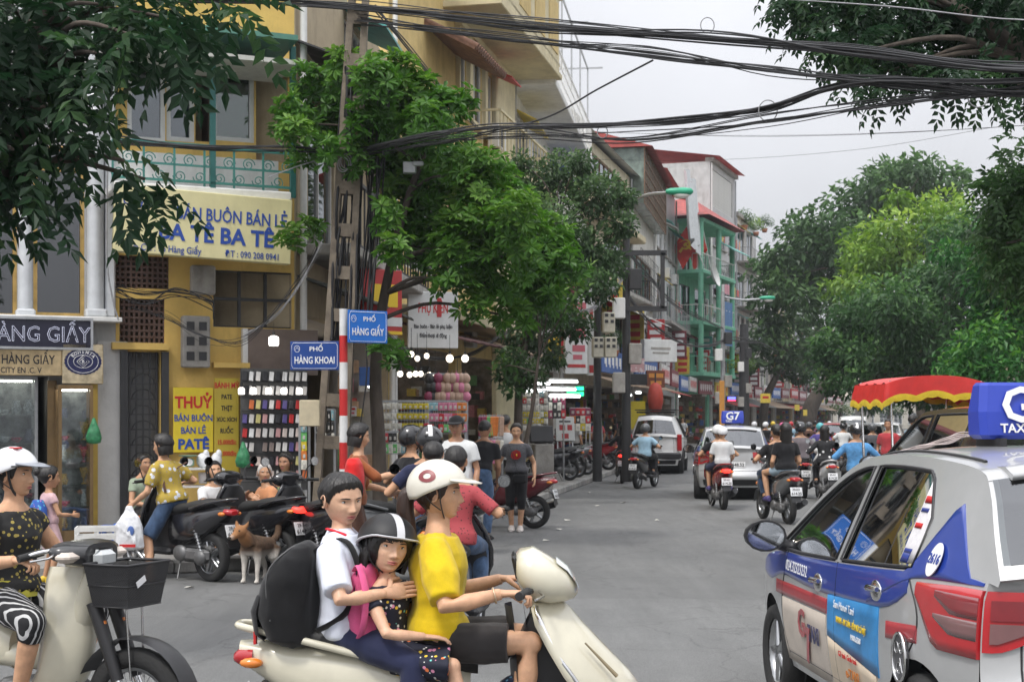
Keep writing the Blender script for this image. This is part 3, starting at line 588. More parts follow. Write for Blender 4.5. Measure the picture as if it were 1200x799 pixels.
def shop_goods():
 f = FB
 # phone-case board in the lit stall: every case is one piece of the rack
 r = f.r(284, 362, 432, 575, .35); o = thing('phone_case_rack', 'stepped rack of colourful phone cases in the lit corner stall', 'display rack', f.p0+f.u*((r[0]+r[1])/2)-f.n*.3+Vector((0, 0, r[2])), f.rz)
 w, h = r[1]-r[0], r[3]-r[2]; mb = MB(); mb.box((0, .05, h/2), (w, .03, h)); mb.build('backboard', mat('rack_grey', (.1, .1, .1), .8), o)
 cols = [(.75, .75, .75), (.6, .58, .55), (.03, .03, .035), (.55, .3, .3), (.5, .03, .03), (.65, .55, .5), (.6, .15, .04), (.1, .08, .25), (.55, .5, .2), (.7, .68, .66), (.25, .2, .18)]
 cm = [mat('phone_case_%d' % i, c, .35, var=.1) for i, c in enumerate(cols)]; back = mat('phone_back', (.02, .02, .022), .4)
 cb = MB(); cb.box((0, 0, 0), (.062, .012, .125), None, .006, 0); cb.box((.008, .012, -.004), (.066, .01, .128), None, .006, 1)
 me = None; nx, nz = 10, 8
 for j in range(nz):
  rr = MB(); rr.box((0, .0, h-.1-(j)*(h-.12)/nz-.085), (w, .02, .012)); rr.build('shelf_rail', M_IRON, o)
  for i in range(nx):
   if rng.random() < .06: continue
   if me is None: ob = cb.build('phone_case', [cm[0], back], o); me = ob.data
   else: ob = bpy.data.objects.new('phone_case', me); COL.objects.link(ob); ob.parent = o
   ob.location = (-w/2+w*(i+.5)/nx, -.0, h-.1-j*(h-.12)/nz); ob.rotation_euler = (R(-14), R(9), 0); sl = ob.material_slots[0]; sl.link = 'OBJECT'
   sl.material = cm[int(rng.integers(0, 11)) if j > 1 else int(rng.choice([0, 1, 9, 2]))]
 bulb = mat('tube_bulb', (1, .95, .88), emit=2.0, var=0); cap = M_WHITE
 for i, px in enumerate((284, 298, 316, 334, 352)):
  q = f.r(px-6, px+6, 451+i % 2*2, 462, .55); c = f.p0+f.u*((q[0]+q[1])/2)-f.n*.5+Vector((0, 0, q[2]))
  b = thing('drum_bulb', ['drum shaped lit bulb at the yellow banner end of the stall', 'second lit drum bulb over the phone cases', 'middle lit drum bulb over the phone cases', 'fourth lit drum bulb over the phone cases', 'lit drum bulb by the concrete pole end of the stall'][i], 'light bulb', c, 0, 'bulbs over the phone stall')
  mb = MB(); mb.lathe([(0, 0), (.036, .0), (.042, .015), (.042, .07), (.025, .09), (0, .09)], n=14); mb.build('bulb_glass', bulb, b); mb = MB(); mb.cyl((0, 0, .09), (0, 0, .15), .018, n=8); mb.cyl((0, 0, .15), (0, 0, .32), .003, n=4); mb.build('socket', M_IRON, b)
 q = f.r(316, 328, 393, 405, .7); c = f.p0+f.u*((q[0]+q[1])/2)-f.n*.65+Vector((0, 0, q[2])); b = thing('drum_bulb', 'single lit white bulb hanging under the stall lintel by the blue street sign', 'light bulb', c, 0)
 mb = MB(); mb.lathe([(0, 0), (.055, .0), (.065, .02), (.065, .11), (.03, .13), (0, .13)], n=14); mb.build('bulb_glass', mat('bulb_white', (1, .97, .9), emit=3.0, var=0), b); mb = MB(); mb.cyl((0, 0, .13), (0, 0, .18), .02, n=8); mb.cyl((0, 0, .18), (0, 0, .3), .003, n=4); mb.build('socket', M_IRON, b)
 # bread cart with scales
 q = f.r(212, 262, 542, 640, 1.0); o = thing('bread_cart', 'white two tier snack cart with plastic tubs in front of the yellow banners', 'cart', f.p0+f.u*((q[0]+q[1])/2)-f.n*.8+Vector((0, 0, .13)), f.rz); w = q[1]-q[0]
 for x in (-w/2, w/2):
  for y in (-.2, .2): fr = MB(); fr.box((x, y, .45), (.03, .03, .9)); fr.build('cart_leg', M_WHITE, o)
 for z in (.3, .68, .9): s = MB(); s.box((0, 0, z), (w, .4, .02)); s.build('cart_shelf', M_WHITE, o)
 for i, (x, z, c) in enumerate(((-.15, .7, (.6, .05, .04)), (.05, .7, (.75, .72, .7)), (.18, .7, (.55, .04, .05)), (.2, .31, (.6, .04, .04)), (-.1, .31, (.7, .7, .66)))):
  t = MB(); t.lathe([(0, 0), (.05, 0), (.06, .13), (.05, .14), (0, .14)], (x, 0, z+.012), 12); t.build('tub', mat('tub_%d' % i, c, .4), o)
 s = thing('kitchen_scale', 'small green dial scale on top of the snack cart', 'scale', o.location+Vector((-.12, -.08, .92)), f.rz); mb = MB(); mb.box((0, 0, .06), (.14, .12, .1), None, .02); mb.lathe([(0, .0), (.11, .02), (.12, .03)], (0, 0, .12), 16); mb.build('scale_body', mat('scale_green', (.2, .32, .22), .4), s); mb = MB(); mb.cyl((0, -.062, .065), (0, -.07, .065), .045, n=16); mb.build('dial', I_WHITE, s)
 for i, (x, wv) in enumerate(((.06, .16), (.22, .12))):
  b = MB(); b.ball((0, 0, .09), (wv*.6, .08, .1), 10, 8); b.ball((.03, 0, .17), (.04, .05, .06), 8, 6); b2 = b.build('plastic_bag', mat('bag_white', (.75, .76, .78), .3, var=.1, bump=.6, bscale=14), None, o.location+f.u*x+Vector((0, 0, .91))); tag(b2, ['larger white plastic bag heaped on the snack cart top', 'smaller white plastic bag at the end of the snack cart top'][i], 'plastic bag')
 # green bags hanging
 for i, (px, py, lab) in enumerate(((110, 520, 'green plastic bag hanging beside the narrow glass cabinet'), (285, 548, 'green plastic bag hanging from the bread banner corner'))):
  p = P(px, py, 18.2); b = MB(); b.loft([[(math.cos(q)*rr, math.sin(q)*rr*.7, z) for q in np.linspace(0, 2*math.pi, 13)[:-1]] for (z, rr) in ((0, .03), (.015, .085), (.08, .1), (.17, .075), (.25, .04), (.32, .015))]); o2 = b.build('plastic_bag', mat('bag_green', (.03, .2, .08), .35, var=.4, vscale=12, bump=1.0, bscale=14), None, p); tag(o2, lab, 'plastic bag')
 # blue stools and a crate by the glass shop
 def stool(loc, lab):
  o = thing('plastic_stool', lab, 'stool', loc, 0, 'blue plastic stools'); m = mat('stool_blue', (.02, .1, .42), .4, var=.08)
  mb = MB(); mb.box((0, 0, .3), (.28, .28, .03), None, .01); mb.box((0, 0, .27), (.25, .25, .04)); mb.build('stool_top', m, o)
  for sx in (-1, 1):
   for sy in (-1, 1): l = MB(); l.add([(sx*.15-.03, sy*.15-.03, 0), (sx*.15+.03, sy*.15-.03, 0), (sx*.15+.03, sy*.15+.03, 0), (sx*.15-.03, sy*.15+.03, 0), (sx*.11-.02, sy*.11-.02, .28), (sx*.11+.02, sy*.11-.02, .28), (sx*.11+.02, sy*.11+.02, .28), (sx*.11-.02, sy*.11+.02, .28)], [(0, 1, 5, 4), (1, 2, 6, 5), (2, 3, 7, 6), (3, 0, 4, 7)]); l.build('leg', m, o)
  return o
 stool(G(131, 16.8, .13), 'blue plastic stool beside the white crate'); stool(G(150, 17.2, .13), 'blue plastic stool against the parked scooter front wheel'); stool(G(323, 17.0, .13), 'blue plastic stool under the old lady in orange'); stool(G(341, 17.8, .13), 'blue plastic stool under the woman in green'); stool(G(168, 18.0, .13), 'blue plastic stool under the woman at the iron door'); stool(G(246, 17.4, .13), 'blue plastic stool under the laughing woman')
 o = thing('plastic_crate', 'white slatted plastic crate near the blue stools', 'crate', G(113, 16.5, .13), .2); mb = MB()
 for z in (.03, .12, .21, .3):
  for y in (-.14, .14): mb.box((0, y, z), (.44, .02, .05))
  for x in (-.21, .21): mb.box((x, 0, z), (.02, .26, .05))
 for x in (-.21, 0, .21):
  for y in (-.14, .14): mb.box((x, y-.001*(1 if y > 0 else -1), .16), (.03, .012, .32))
 mb.build('crate_wall', M_WHITE, o); mb = MB(); mb.box((0, 0, .01), (.4, .26, .02)); mb.build('crate_floor', M_WHITE, o)
shop_goods()
# ---------------------------------------------------------------- houses along the receding street
def auto_floors(f, z_list, kinds, rail_m, frame_m, seed=0, out=.9):
 'storeys of windows, balconies, grilles and blinds; kinds picks the look of each storey'
 rd = random.Random(seed); L = f.L; todo = []
 for (z, hh), k in zip(z_list, kinds):
  if k == 'bal':                      # balcony door + window behind a railing
   f.window((L*.12, L*.45, z+.1, z+hh-.5), frame_m, 2, 1, .06); f.window((L*.58, L*.88, z+.75, z+hh-.5), frame_m, 2, 1, .06)
   todo.append(('bal', z, hh))
  elif k == 'win':
   n = max(2, int(L/2.2))
   for i in range(n): f.window((L*(i+.2)/n, L*(i+.8)/n, z+.8, z+hh-.5), frame_m, 2, 2, .06, sill=M_CONC)
  elif k == 'strip':
   f.window((L*.06, L*.94, z+.7, z+hh-.4), frame_m, max(4, int(L/1.1)), 2, .06, sill=M_CONC)
  elif k == 'louver': f.shutter((L*.1, L*.9, z+.3, z+hh-.3), M_WHITE, 14)
  elif k == 'grille':
   f.window((L*.12, L*.88, z+.6, z+hh-.5), frame_m, 4, 1, .06); todo.append(('grille', z, hh))
  elif k == 'shop': f.room((L*.05, L*.95, .12, z+hh-.45), 3.5)
 return todo
def finish(f, todo, rail_m, out=.9, nb=14):
 for (k, z, hh) in todo:
  if k == 'bal': f.slab(.02, f.L-.02, z, out, .16, M_CONC); f.rail((.05, f.L-.05, z+.08, z+1.0), -out+.04, rail_m, nb, side=out-.05)
  else: f.grille((f.L*.1, f.L*.9, z+.5, z+hh-.4), rail_m, 12, 5, -.35); f.slab(f.L*.08, f.L*.92, z+.45, .42, .07, M_CONC, 'cage_floor')
def corner_house():
 f = Fac('corner_phone_shop', 'dark corner house behind the concrete pole with an iron awning', fl(2.2), G(455, 27.5), 8.3, plaster('dun_plaster', (.4, .33, .22), .7), 9)
 f.room((.3, f.L-.2, .12, 3.1), 3.0, mat('stall_wall')); f.window((.8, 2.6, 4.2, 6.0), M_WHITE, 2, 1); f.window((3.4, 5.2, 6.6, 8.0), M_WHITE, 4, 2); f.window((5.5, 6.9, 4.2, 6.0), M_WHITE, 2, 2)
 f.wall(); f.awning((.1, f.L*.62, 3.2, 3.6), .9, .3, mat('awning_dark', (.05, .055, .05), .6), 20); f.awning((-.1, 4.5, 6.0, 6.75), 1.3, .5, M_IRON, 16)
 f.slab(.1, f.L-.1, 3.95, .8, .15, M_CONC); f.rail((.1, f.L-.1, 4.0, 4.9), -.76, M_IRON, 24)
 f.slab(3.0, f.L-.1, 6.5, .5, .14, plaster('cream_trim', (.58, .5, .33)))
 tl = MB()
 t0, t1 = f.t(500), f.L
 # pantiled lean-to over the neighbour joint
 return f
FC = corner_house()
def yellow_house():
 wm = plaster('yellow_plaster', (.62, .47, .2), .45); cream = plaster('cream_plaster', (.62, .55, .36), .4)
 f = Fac('yellow_villa', 'tall yellow house with arched white windows and a cream overhanging storey', G(455.3, 27.52), G(598, 38), 12.6, wm, 10)
 r = f.r(534, 577, 62, 146); a, b, c, d = r; w = (b-a);
 for (q0, q1, top) in ((.02, .26, d-.2), (.36, .68, d), (.76, .98, d-.2)): f.window((a+w*q0, a+w*q1, c, top), M_WHITE, 2, 1, .05, .06)
 f.window((f.L*.1, f.L*.3, 4.6, 6.2), M_WHITE, 2, 1); f.window((f.L*.42, f.L*.7, 4.6, 6.2), M_WHITE, 3, 1); f.window((f.L*.76, f.L*.95, 4.4, 6.2), M_WHITE, 2, 1)
 f.room((.25, f.L*.47, .12, 3.1), 3.2); f.room((f.L*.52, f.L*.97, .12, 3.1), 3.2)
 f.wall()
 fr = MB()
 for (q0, q1) in ((0, .02), (.27, .34), (.69, .75), (.98, 1.0)): fr.box((a+w*(q0+q1)/2, -.05, (c+d)/2), (w*(q1-q0)+.03, .1, d-c+.3))
 fr.box((a+w*.5, -.08, d+.2), (w*1.06, .18, .12)); fr.box((a+w*.5, -.06, c-.1), (w*1.06, .2, .12)); fr.build('window_surround', cream, f.o)
 ar = MB(); cx = a+w*.52; ar.tube([(cx+w*.18*math.cos(q), -.05, d+.25+w*.2*math.sin(q)) for q in np.linspace(0, math.pi, 12)], .07, 6)
 for i in range(5): q = math.pi*(i+.5)/5; ar.tube([(cx, -.03, d+.25), (cx+w*.16*math.cos(q), -.03, d+.25+w*.18*math.sin(q))], .03, 5)
 ar.build('arch_moulding', cream, f.o)
 pi_ = f.r(577, 598, -40, 430); f.boxp('pilaster', cream, (pi_[0]-.1, f.L-.02, .12, f.h), -.14, -.003, .03)
 co = f.t(520); x1 = f.L+.35
 ov = MB(); ov.box(((co+x1)/2, -.6, 11.5), (x1-co, 1.24, 2.2), None, .03); ov.build('overhang', cream, f.o)
 for z, th, o_ in ((10.45, .14, 1.34), (10.75, .1, 1.28), (12.5, .16, 1.36)): m = MB(); m.box(((co+x1)/2, -o_/2+.06, z), (x1-co+.16, o_, th), None, .02); m.build('cornice', cream, f.o)
 op = MB()
 for i in range(4): op.box((co+(x1-co)*(i+.5)/4, -1.225, 11.6), ((x1-co)*.17, .03, 1.3))
 op.build('overhang_panel', wm, f.o)
 # pantiled pent roof
 t0, t1 = f.t(497), f.t(536); pr = MB(); n = 16
 tile = mat('old_pantile', (.17, .09, .06), .9, var=.35, vscale=8, bump=.4)
 base = MB(); base.box(((t0+t1)/2, -.5, 9.4), (t1-t0, 1.25, .06), Matrix.Rotation(R(28), 3, 'X')); bo = base.build('pent_roof', tile, f.o)
 tb = MB(); tb.tube([(0, -.6, -.3), (0, .6, .33)], .075, 6); me = None
 for i in range(n):
  if me is None: ob = tb.build('roof_tile', tile, bo); me = ob.data
  else: ob = bpy.data.objects.new('roof_tile', me); COL.objects.link(ob); ob.parent = bo
  ob.location = (t0+(t1-t0)*(i+.5)/n, -.5, 9.44)
 f.slab(f.L*.45, f.L+.2, 7.3, 1.1, .2, cream); f.rail((f.L*.45, f.L+.2, 7.4, 8.35), -1.05, cream, 16, side=1.0); f.slab(.1, f.L*.97, 3.7, .9, .2, cream)
 f.awning((.2, f.L*.48, 3.1, 3.5), 1.5, .4, mat('awning_maroon', (.1, .04, .04), .7), 14); f.awning((f.L*.5, f.L*.97, 3.1, 3.55), 1.7, .5, mat('awning_dun', (.28, .2, .13), .7), 14)
 return f
FD = yellow_house()
def white_house():
 wm = plaster('offwhite_plaster', (.7, .7, .68), .4)
 f = Fac('white_balcony_house', 'pale house with stacked white balconies past the yellow house', G(598.5, 38.05), G(655, 50), 11.2, wm, 10)
 f.room((.3, f.L*.5, .12, 3.2), 3.5, mat('stall_wall')); f.room((f.L*.55, f.L*.97, .12, 3.2), 3.5)
 for z in (4.2, 7.4):
  for q in (.08, .4, .7): f.window((f.L*q, f.L*(q+.2), z+.2, z+2.3), M_WHITE, 2, 2)
 f.wall()
 for i, (z, out) in enumerate(((3.9, .8), (7.1, .95), (10.35, 1.15))):
  f.slab(.1, f.L-.1, z, out, .18, wm); f.rail((.1, f.L-.1, z+.09, z+1.1), -out+.05, M_WHITE, 26, rows=2, side=out-.1)
 s = MB(); s.box((f.L*.35, 2, 12.2), (f.L*.5, 3.5, 2.0)); s.build('roof_room', wm, f.o)
 fr = MB()
 for x in np.linspace(.3, f.L-.3, 5): fr.box((x, -1.0, 12.4), (.05, .05, 2.0)); fr.box((x, .2, 13.4), (.05, 3.4, .05))
 fr.box((f.L/2, -1.0, 13.38), (f.L-.6, .05, .05)); fr.build('trellis', M_STEEL, f.o)
 return f
FE = white_house()
def street_row():
 cr = mat('corrugated_grey', (.6, .62, .63), .5, metal=.3, var=.08, grime=.35); wood = M_WOOD
 # cream house with the big roof and water tank
 f = Fac('cream_roof_house', 'cream house with projecting window cornices under a grey roof with a water tank', G(655.5, 50.05), G(738, 64), 12.1, plaster('cream_old', (.66, .6, .46), .45), 11)
 td = auto_floors(f, [(0, 3.4), (3.5, 3.0), (6.6, 2.9), (9.5, 2.6)], ['shop', 'grille', 'bal', 'strip'], M_IRON, wood, 3); f.wall(); finish(f, td, M_IRON, 1.0)
 rf = MB(); rf.add([(-.6, -.45, 12.12), (f.L+.3, -.45, 12.12), (f.L+.3, 5, 14.0), (-.6, 5, 14.0), (-.6, 11, 12.2), (f.L+.3, 11, 12.2)], [(0, 1, 2, 3), (3, 2, 5, 4), (0, 3, 4), (1, 5, 2)]); rf.build('roof', cr, f.o)
 f.boxp('cornice', plaster('cream_trim'), (0, f.L+.1, 9.2, 9.5), -.7, -.003, .05); f.boxp('side_cladding', cr, (-.05, 0.0, 10.0, 12.3), 0, 9)
 f.awning((f.L*.2, f.L*.9, 5.4, 6.4), 2.0, .9, mat('awning_white', (.6, .6, .57), .6, grime=.4), 14); f.awning((0, f.L, 2.9, 3.5), 2.2, .7, mat('awning_dun'), 16)
 o = thing('water_tank', 'round steel water tank lying on the cream house roof', 'water tank', f.p0+f.u*2.2+f.n*4+Vector((0, 0, 13.6)), f.rz+.5)
 mb = MB(); mb.lathe([(0, -.9), (.3, -.88), (.62, -.7), (.65, 0), (.62, .7), (.3, .88), (0, .9)], (0, 0, .9), 18, Matrix.Rotation(R(90), 3, 'X')); mb.build('tank', M_STEEL, o); mb = MB()
 for x in (-.4, .4):
  for y in (-.5, .5): mb.box((x, y, .15), (.06, .06, .5))
 mb.build('tank_stand', M_IRON, o)
 ac_unit(f, f.L*.75, 7.2, label='air conditioner under the cream house cornice'); ac_unit(f, f.L*.85, 4.6, label='lower air conditioner on the cream house')
 # red roofed glass cage house
 f = Fac('red_roof_house', 'house with rust red sheet roof and a glazed timber upper storey', G(738.5, 64.1), G(766, 75), 11.0, plaster('grey_old', (.55, .54, .5), .5), 10)
 td = auto_floors(f, [(0, 3.4), (3.5, 3.0), (6.6, 3.0)], ['shop', 'bal', 'grille'], M_IRON, wood, 4); f.wall(roof=True); finish(f, td, M_IRON)
 cg = MB(); cg.box((f.L/2, 1.2, 12.2), (f.L, 3.6, 2.4)); cg.build('glazed_storey', mat('cage_glass', (.16, .2, .17), .25, var=.4, vscale=2), f.o); f.grille((0, f.L, 11.0, 13.4), M_WOOD, 14, 5, -.62, .05, 'cage_bars')
 rf = MB(); rf.add([(-.3, -1.0, 13.4), (f.L+.3, -1.0, 13.4), (f.L+.8, 6, 15.4), (-.5, 6, 15.4), (-.5, 6, 13.3), (f.L+.8, 6, 13.3)], [(0, 1, 2, 3), (0, 3, 4), (1, 5, 2), (3, 2, 5, 4)]); rf.build('roof', M_RUST, f.o)
 ac_unit(f, f.L*.3, 6.0, label='air conditioner on the red roofed house beside the flags'); f.awning((0, f.L, 2.8, 3.4), 1.9, .6, mat('awning_red', (.4, .06, .05), .7), 12)
 f = Fac('grey_shed_house', 'grey clad house with a white tarpaulin and a pitched red shed roof', G(766.3, 75.2), G(791, 86), 14.4, cr, 10)
 td = auto_floors(f, [(0, 3.4), (3.5, 3.0), (6.6, 3.0), (9.7, 3.0)], ['shop', 'grille', 'bal', 'win'], M_IRON, M_WHITE, 5); f.wall(); finish(f, td, M_STEEL)
 rf = MB(); rf.add([(-.2, -.7, 14.35), (f.L+.2, -.7, 14.35), (f.L+.2, 5, 15.8), (-.2, 5, 15.8)], [(0, 1, 2, 3), (3, 2, 1, 0)]); rf.build('roof', M_RUST, f.o)
 tp = MB(); n = 12; rows = []
 for i in range(n+1):
  x = f.L*.55+f.L*.5*i/n; rows.append([(x, -1.1+.18*math.sin(i*1.9)-.25*j/6, 15.2-3.8*j/6+.25*math.sin(i*.9+j)) for j in range(7)])
 tp.loft(rows, False, True, None, False); tp.build('tarpaulin', mat('tarp_white', (.68, .7, .71), .7, var=.1, bump=.4, bscale=4), f.o)
 ac_unit(f, f.L*.4, 9.2, label='air conditioner high on the grey clad house')
 # mint green tube house with open balconies and flags
 mint = plaster('mint_paint', (.2, .52, .36), .45)
 f = Fac('mint_green_house', 'narrow mint green house with stacked balconies and round columns', G(792, 87), G(831, 94), 13.4, mint, 11)
 f.room((f.L*.05, f.L*.95, .12, 3.2), 3.0)
 for z in (4.4, 7.4, 10.4): f.window((f.L*.1, f.L*.4, z+.1, z+2.3), M_IRON, 2, 1, .06); f.window((f.L*.55, f.L*.9, z+.5, z+2.3), M_WHITE, 2, 2, .06)
 f.wall()
 for z in (4.3, 7.3, 10.3, 13.3): f.slab(-.1, f.L+.1, z, 1.7, .22, mint)
 for z in (4.3, 7.3, 10.3): f.rail((-.05, f.L+.05, z+.1, z+1.05), -1.62, mint if z < 5 else M_WHITE, 16, side=1.55)
 for x in (.05, f.L*.55, f.L-.05): c = MB(); c.cyl((x, -1.5, 4.3), (x, -1.5, 13.3), .16, n=14); c.build('column', mint, f.o)
 rf = MB(); rf.add([(-.7, -2.2, 13.5), (f.L+.7, -2.2, 13.5), (f.L+.7, 3.5, 13.5), (-.7, 3.5, 13.5), (f.L/2, .3, 15.3)], [(0, 1, 4), (1, 2, 4), (2, 3, 4), (3, 0, 4)]); rf.build('roof', M_RUST, f.o)
 aw = MB(); aw.box((f.L*.8, -2.0, 12.2), (f.L*.5, 1.4, .05), Matrix.Rotation(R(30), 3, 'X')); aw.build('sun_awning', mat('awning_teal', (.2, .5, .45), .6), f.o)
 bl = MB(); bl.loft([[(f.L*(.6+.3*i/8)+.0, -1.66+.04*math.sin(i*2.2), z) for z in (8.9, 8.0, 7.0, 6.2)] for i in range(9)], False, True, None, False); bl.build('hung_tarp', mat('tarp_blue', (.08, .2, .42), .6), f.o)
 for i, (dx, ang) in enumerate(((0.0, 38), (1.5, 22))):
  o = thing('flag', ['red flag with a yellow hammer and sickle on the mint house', 'plain red flag with a yellow star hanging behind the party flag'][i], 'flag', f.p0+f.u*(dx-.2)-f.n*1.75+Vector((0, 0, 10.6)), f.rz); mb = MB()
  wx = Vector((f.u.x, f.n.x, 0)); tip = wx*(-1.0+.55*i)+Vector((0, 0, 2.3)); mb.cyl((0, 0, 0), tip, .03, n=6); mb.build('pole', M_WHITE, o); dn = (wx*-.35+Vector((0, 0, -1))).normalized()
  rows = [[tip*(1-.55*j/6)+dn*(1.35*k/6)-wx*(.35*k/6)+Vector((f.u.y, f.n.y, 0))*(.12*math.sin(k*1.1+j*.8)) for j in range(7)] for k in range(7)]
  fl_ = MB(); fl_.loft(rows, False, True, None, False); fl_.build('cloth', mat('flag_red', (.62, .035, .02), .7), o); c_ = rows[3][3]-Vector((f.u.y, f.n.y, 0))*.2
  if i == 0: letters('☭', 1.0, I_YEL, o, c_, wx, name='emblem', bold=.02)
  else:
   st = MB(); st.prism([((.34 if q % 2 == 0 else .14)*math.sin(math.pi*q/5), (.34 if q % 2 == 0 else .14)*math.cos(math.pi*q/5)) for q in range(10)], c_, wx, (0, 0, 1), .02); st.build('emblem', I_YEL, o)
 o = thing('satellite_dish', 'pale satellite dish under the red flags', 'satellite dish', f.p0+f.u*.2-f.n*1.8+Vector((0, 0, 10.0)), f.rz); mb = MB(); mb.lathe([(.02, 0), (.3, .05), (.55, .16), (.7, .28)], (0, -.3, 0), 18, Matrix.Rotation(R(75), 3, 'X')); mb.build('dish', M_WHITE, o); mb = MB(); mb.cyl((0, 0, -.1), (0, -.3, 0), .05); mb.build('bracket', M_STEEL, o)
 specs = [('tall_grey_house', 'tall pale grey house with a small red roof beyond the mint house', (832, 95.5), (861, 103), 18.3, (.5, .5, .5), ['shop', 'win', 'bal', 'grille', 'win', 'louver'], 1, True),
    ('roof_garden_house', 'white house with dark balconies and plants on its roof', (861.5, 103.5), (884, 112), 15.9, (.6, .59, .57), ['shop', 'grille', 'win', 'bal', 'bal'], 2, False),
    ('louvred_house', 'pale house with broad white louvres on its upper storey', (884.5, 112.5), (907, 121), 12.9, (.62, .6, .55), ['shop', 'win', 'grille', 'louver'], 3, False),
    ('far_yellow_house', 'small sand coloured house at the far bend of the street', (907.5, 121.5), (928, 131), 12.2, (.55, .46, .28), ['shop', 'bal', 'win', 'win'], 4, False),
    ('far_maroon_house', 'maroon fronted house half hidden by the street trees', (928.5, 131.5), (950, 143), 10.5, (.22, .1, .1), ['shop', 'win', 'bal'], 5, False),
    ('far_pale_house', 'pale house at the end of the row behind leaning trees', (950.5, 143.5), (975, 160), 10.0, (.5, .5, .48), ['shop', 'win', 'win'], 6, True)]
 for (nm, lab, a, b, h, c, ks, sd, red) in specs:
  f = Fac(nm, lab, G(*a), G(*b), h, plaster(nm+'_wall', c, .55), 11); hh = h/len(ks)*.995; td = auto_floors(f, [(i*hh, hh) for i in range(len(ks))], ks, M_IRON, M_WHITE, sd); f.wall(); finish(f, td, M_IRON if sd % 2 else M_STEEL, 1.2)
  if red: rf = MB(); rf.add([(-.3, -.7, h+.26), (f.L+.3, -.7, h+.26), (f.L+.3, 6, h+1.3), (-.3, 6, h+1.3)], [(0, 1, 2, 3), (3, 2, 1, 0)]); rf.build('roof', M_RUST, f.o)
  f.boxp('parapet', M_CONC, (-.05, f.L+.05, h, h+.25), -.25, .3); ac_unit(f, f.L*.5, h*.5, label='air conditioner on the '+nm.replace('_', ' '))
  f.awning((0, f.L, 2.6, 3.1), 1.8, .6, [mat('awning_dun'), mat('awning_red'), mat('awning_dark')][sd % 3], 10)
 # steel railway bridge across the far end
 o = thing('truss_bridge', 'cream steel lattice railway bridge crossing the street far off', 'bridge', (0, 200, 0)); cm = mat('bridge_cream', (.62, .58, .48), .6, var=.15)
 zz = lambda py: CAMH-(py-HORY)/FPX*200; x0, x1 = (860-600)/FPX*200, (1150-600)/FPX*200; zt, zb = zz(432), zz(464); ch = MB()
 for z in (zt, zb): ch.box(((x0+x1)/2, 0, z), (x1-x0, .5, .55))
 ch.build('chord', cm, o); n = 11; w = (x1-x0)/n
 for i in range(n):
  for sgn in (-1, 1):
   d = MB(); a = Vector((x0+w*i, 0, zb if sgn > 0 else zt)); b = Vector((x0+w*(i+1), 0, zt if sgn > 0 else zb)); d.tube([a, b], .22, 4); d.build('diagonal', cm, o)
  v = MB(); v.box((x0+w*i, .01, (zt+zb)/2), (.3, .3, zt-zb)); v.build('post', cm, o)
 dk = MB(); dk.box(((x0+x1)/2, 2, zb-.55), (x1-x0, 5, .5)); dk.build('deck', M_CONC, o)
 for x in (x0+3, x0+18, x1-5): p = MB(); p.box((x, 2, zb/2-.4), (1.6, 3, zb-.9)); p.build('pier', M_CONC, o)
 # low houses closing the view behind the bridge and the park wall on the other side
 for i, (xa, xb, y, h, c) in enumerate([(10, 42, 240, 13, (.5, .47, .4)), (42.5, 74, 236, 16, (.45, .42, .36)), (74.5, 110, 230, 12, (.5, .5, .47))]):
  f = Fac('distant_house_row', ['beige house block far behind the bridge', 'taller tan house block far behind the bridge', 'pale house block behind the bridge on the park side'][i], (xa, y), (xb, y), h, plaster('far_wall_%d' % i, c, .4), 8)
  td = auto_floors(f, [(k*3.2, 3.2) for k in range(int(h//3.2))], ['win']*5, M_IRON, M_WHITE, i); f.wall()
 rw = [(14.2, 22), (17.5, 44.7), (21, 62), (25, 80), (30.5, 96), (37, 112), (46, 132)]
 for i in range(len(rw)-1):
  a, b = rw[i], rw[i+1]; f = Fac('park_wall_house', 'long ochre market wall behind the park trees, stretch %s' % ['closest to the taxi', 'second along', 'third along', 'fourth along', 'fifth along', 'at the far bend'][i], b, a, [4.2, 6, 4.6, 7, 5, 6.5][i], plaster('market_wall_%d' % i, [(.5, .4, .22), (.42, .4, .36), (.5, .42, .26)][i % 3], .6), 6, cat='wall')
  td = auto_floors(f, [(.3, 3.2)], ['win'], M_IRON, M_WOOD, i); f.wall()
street_row()
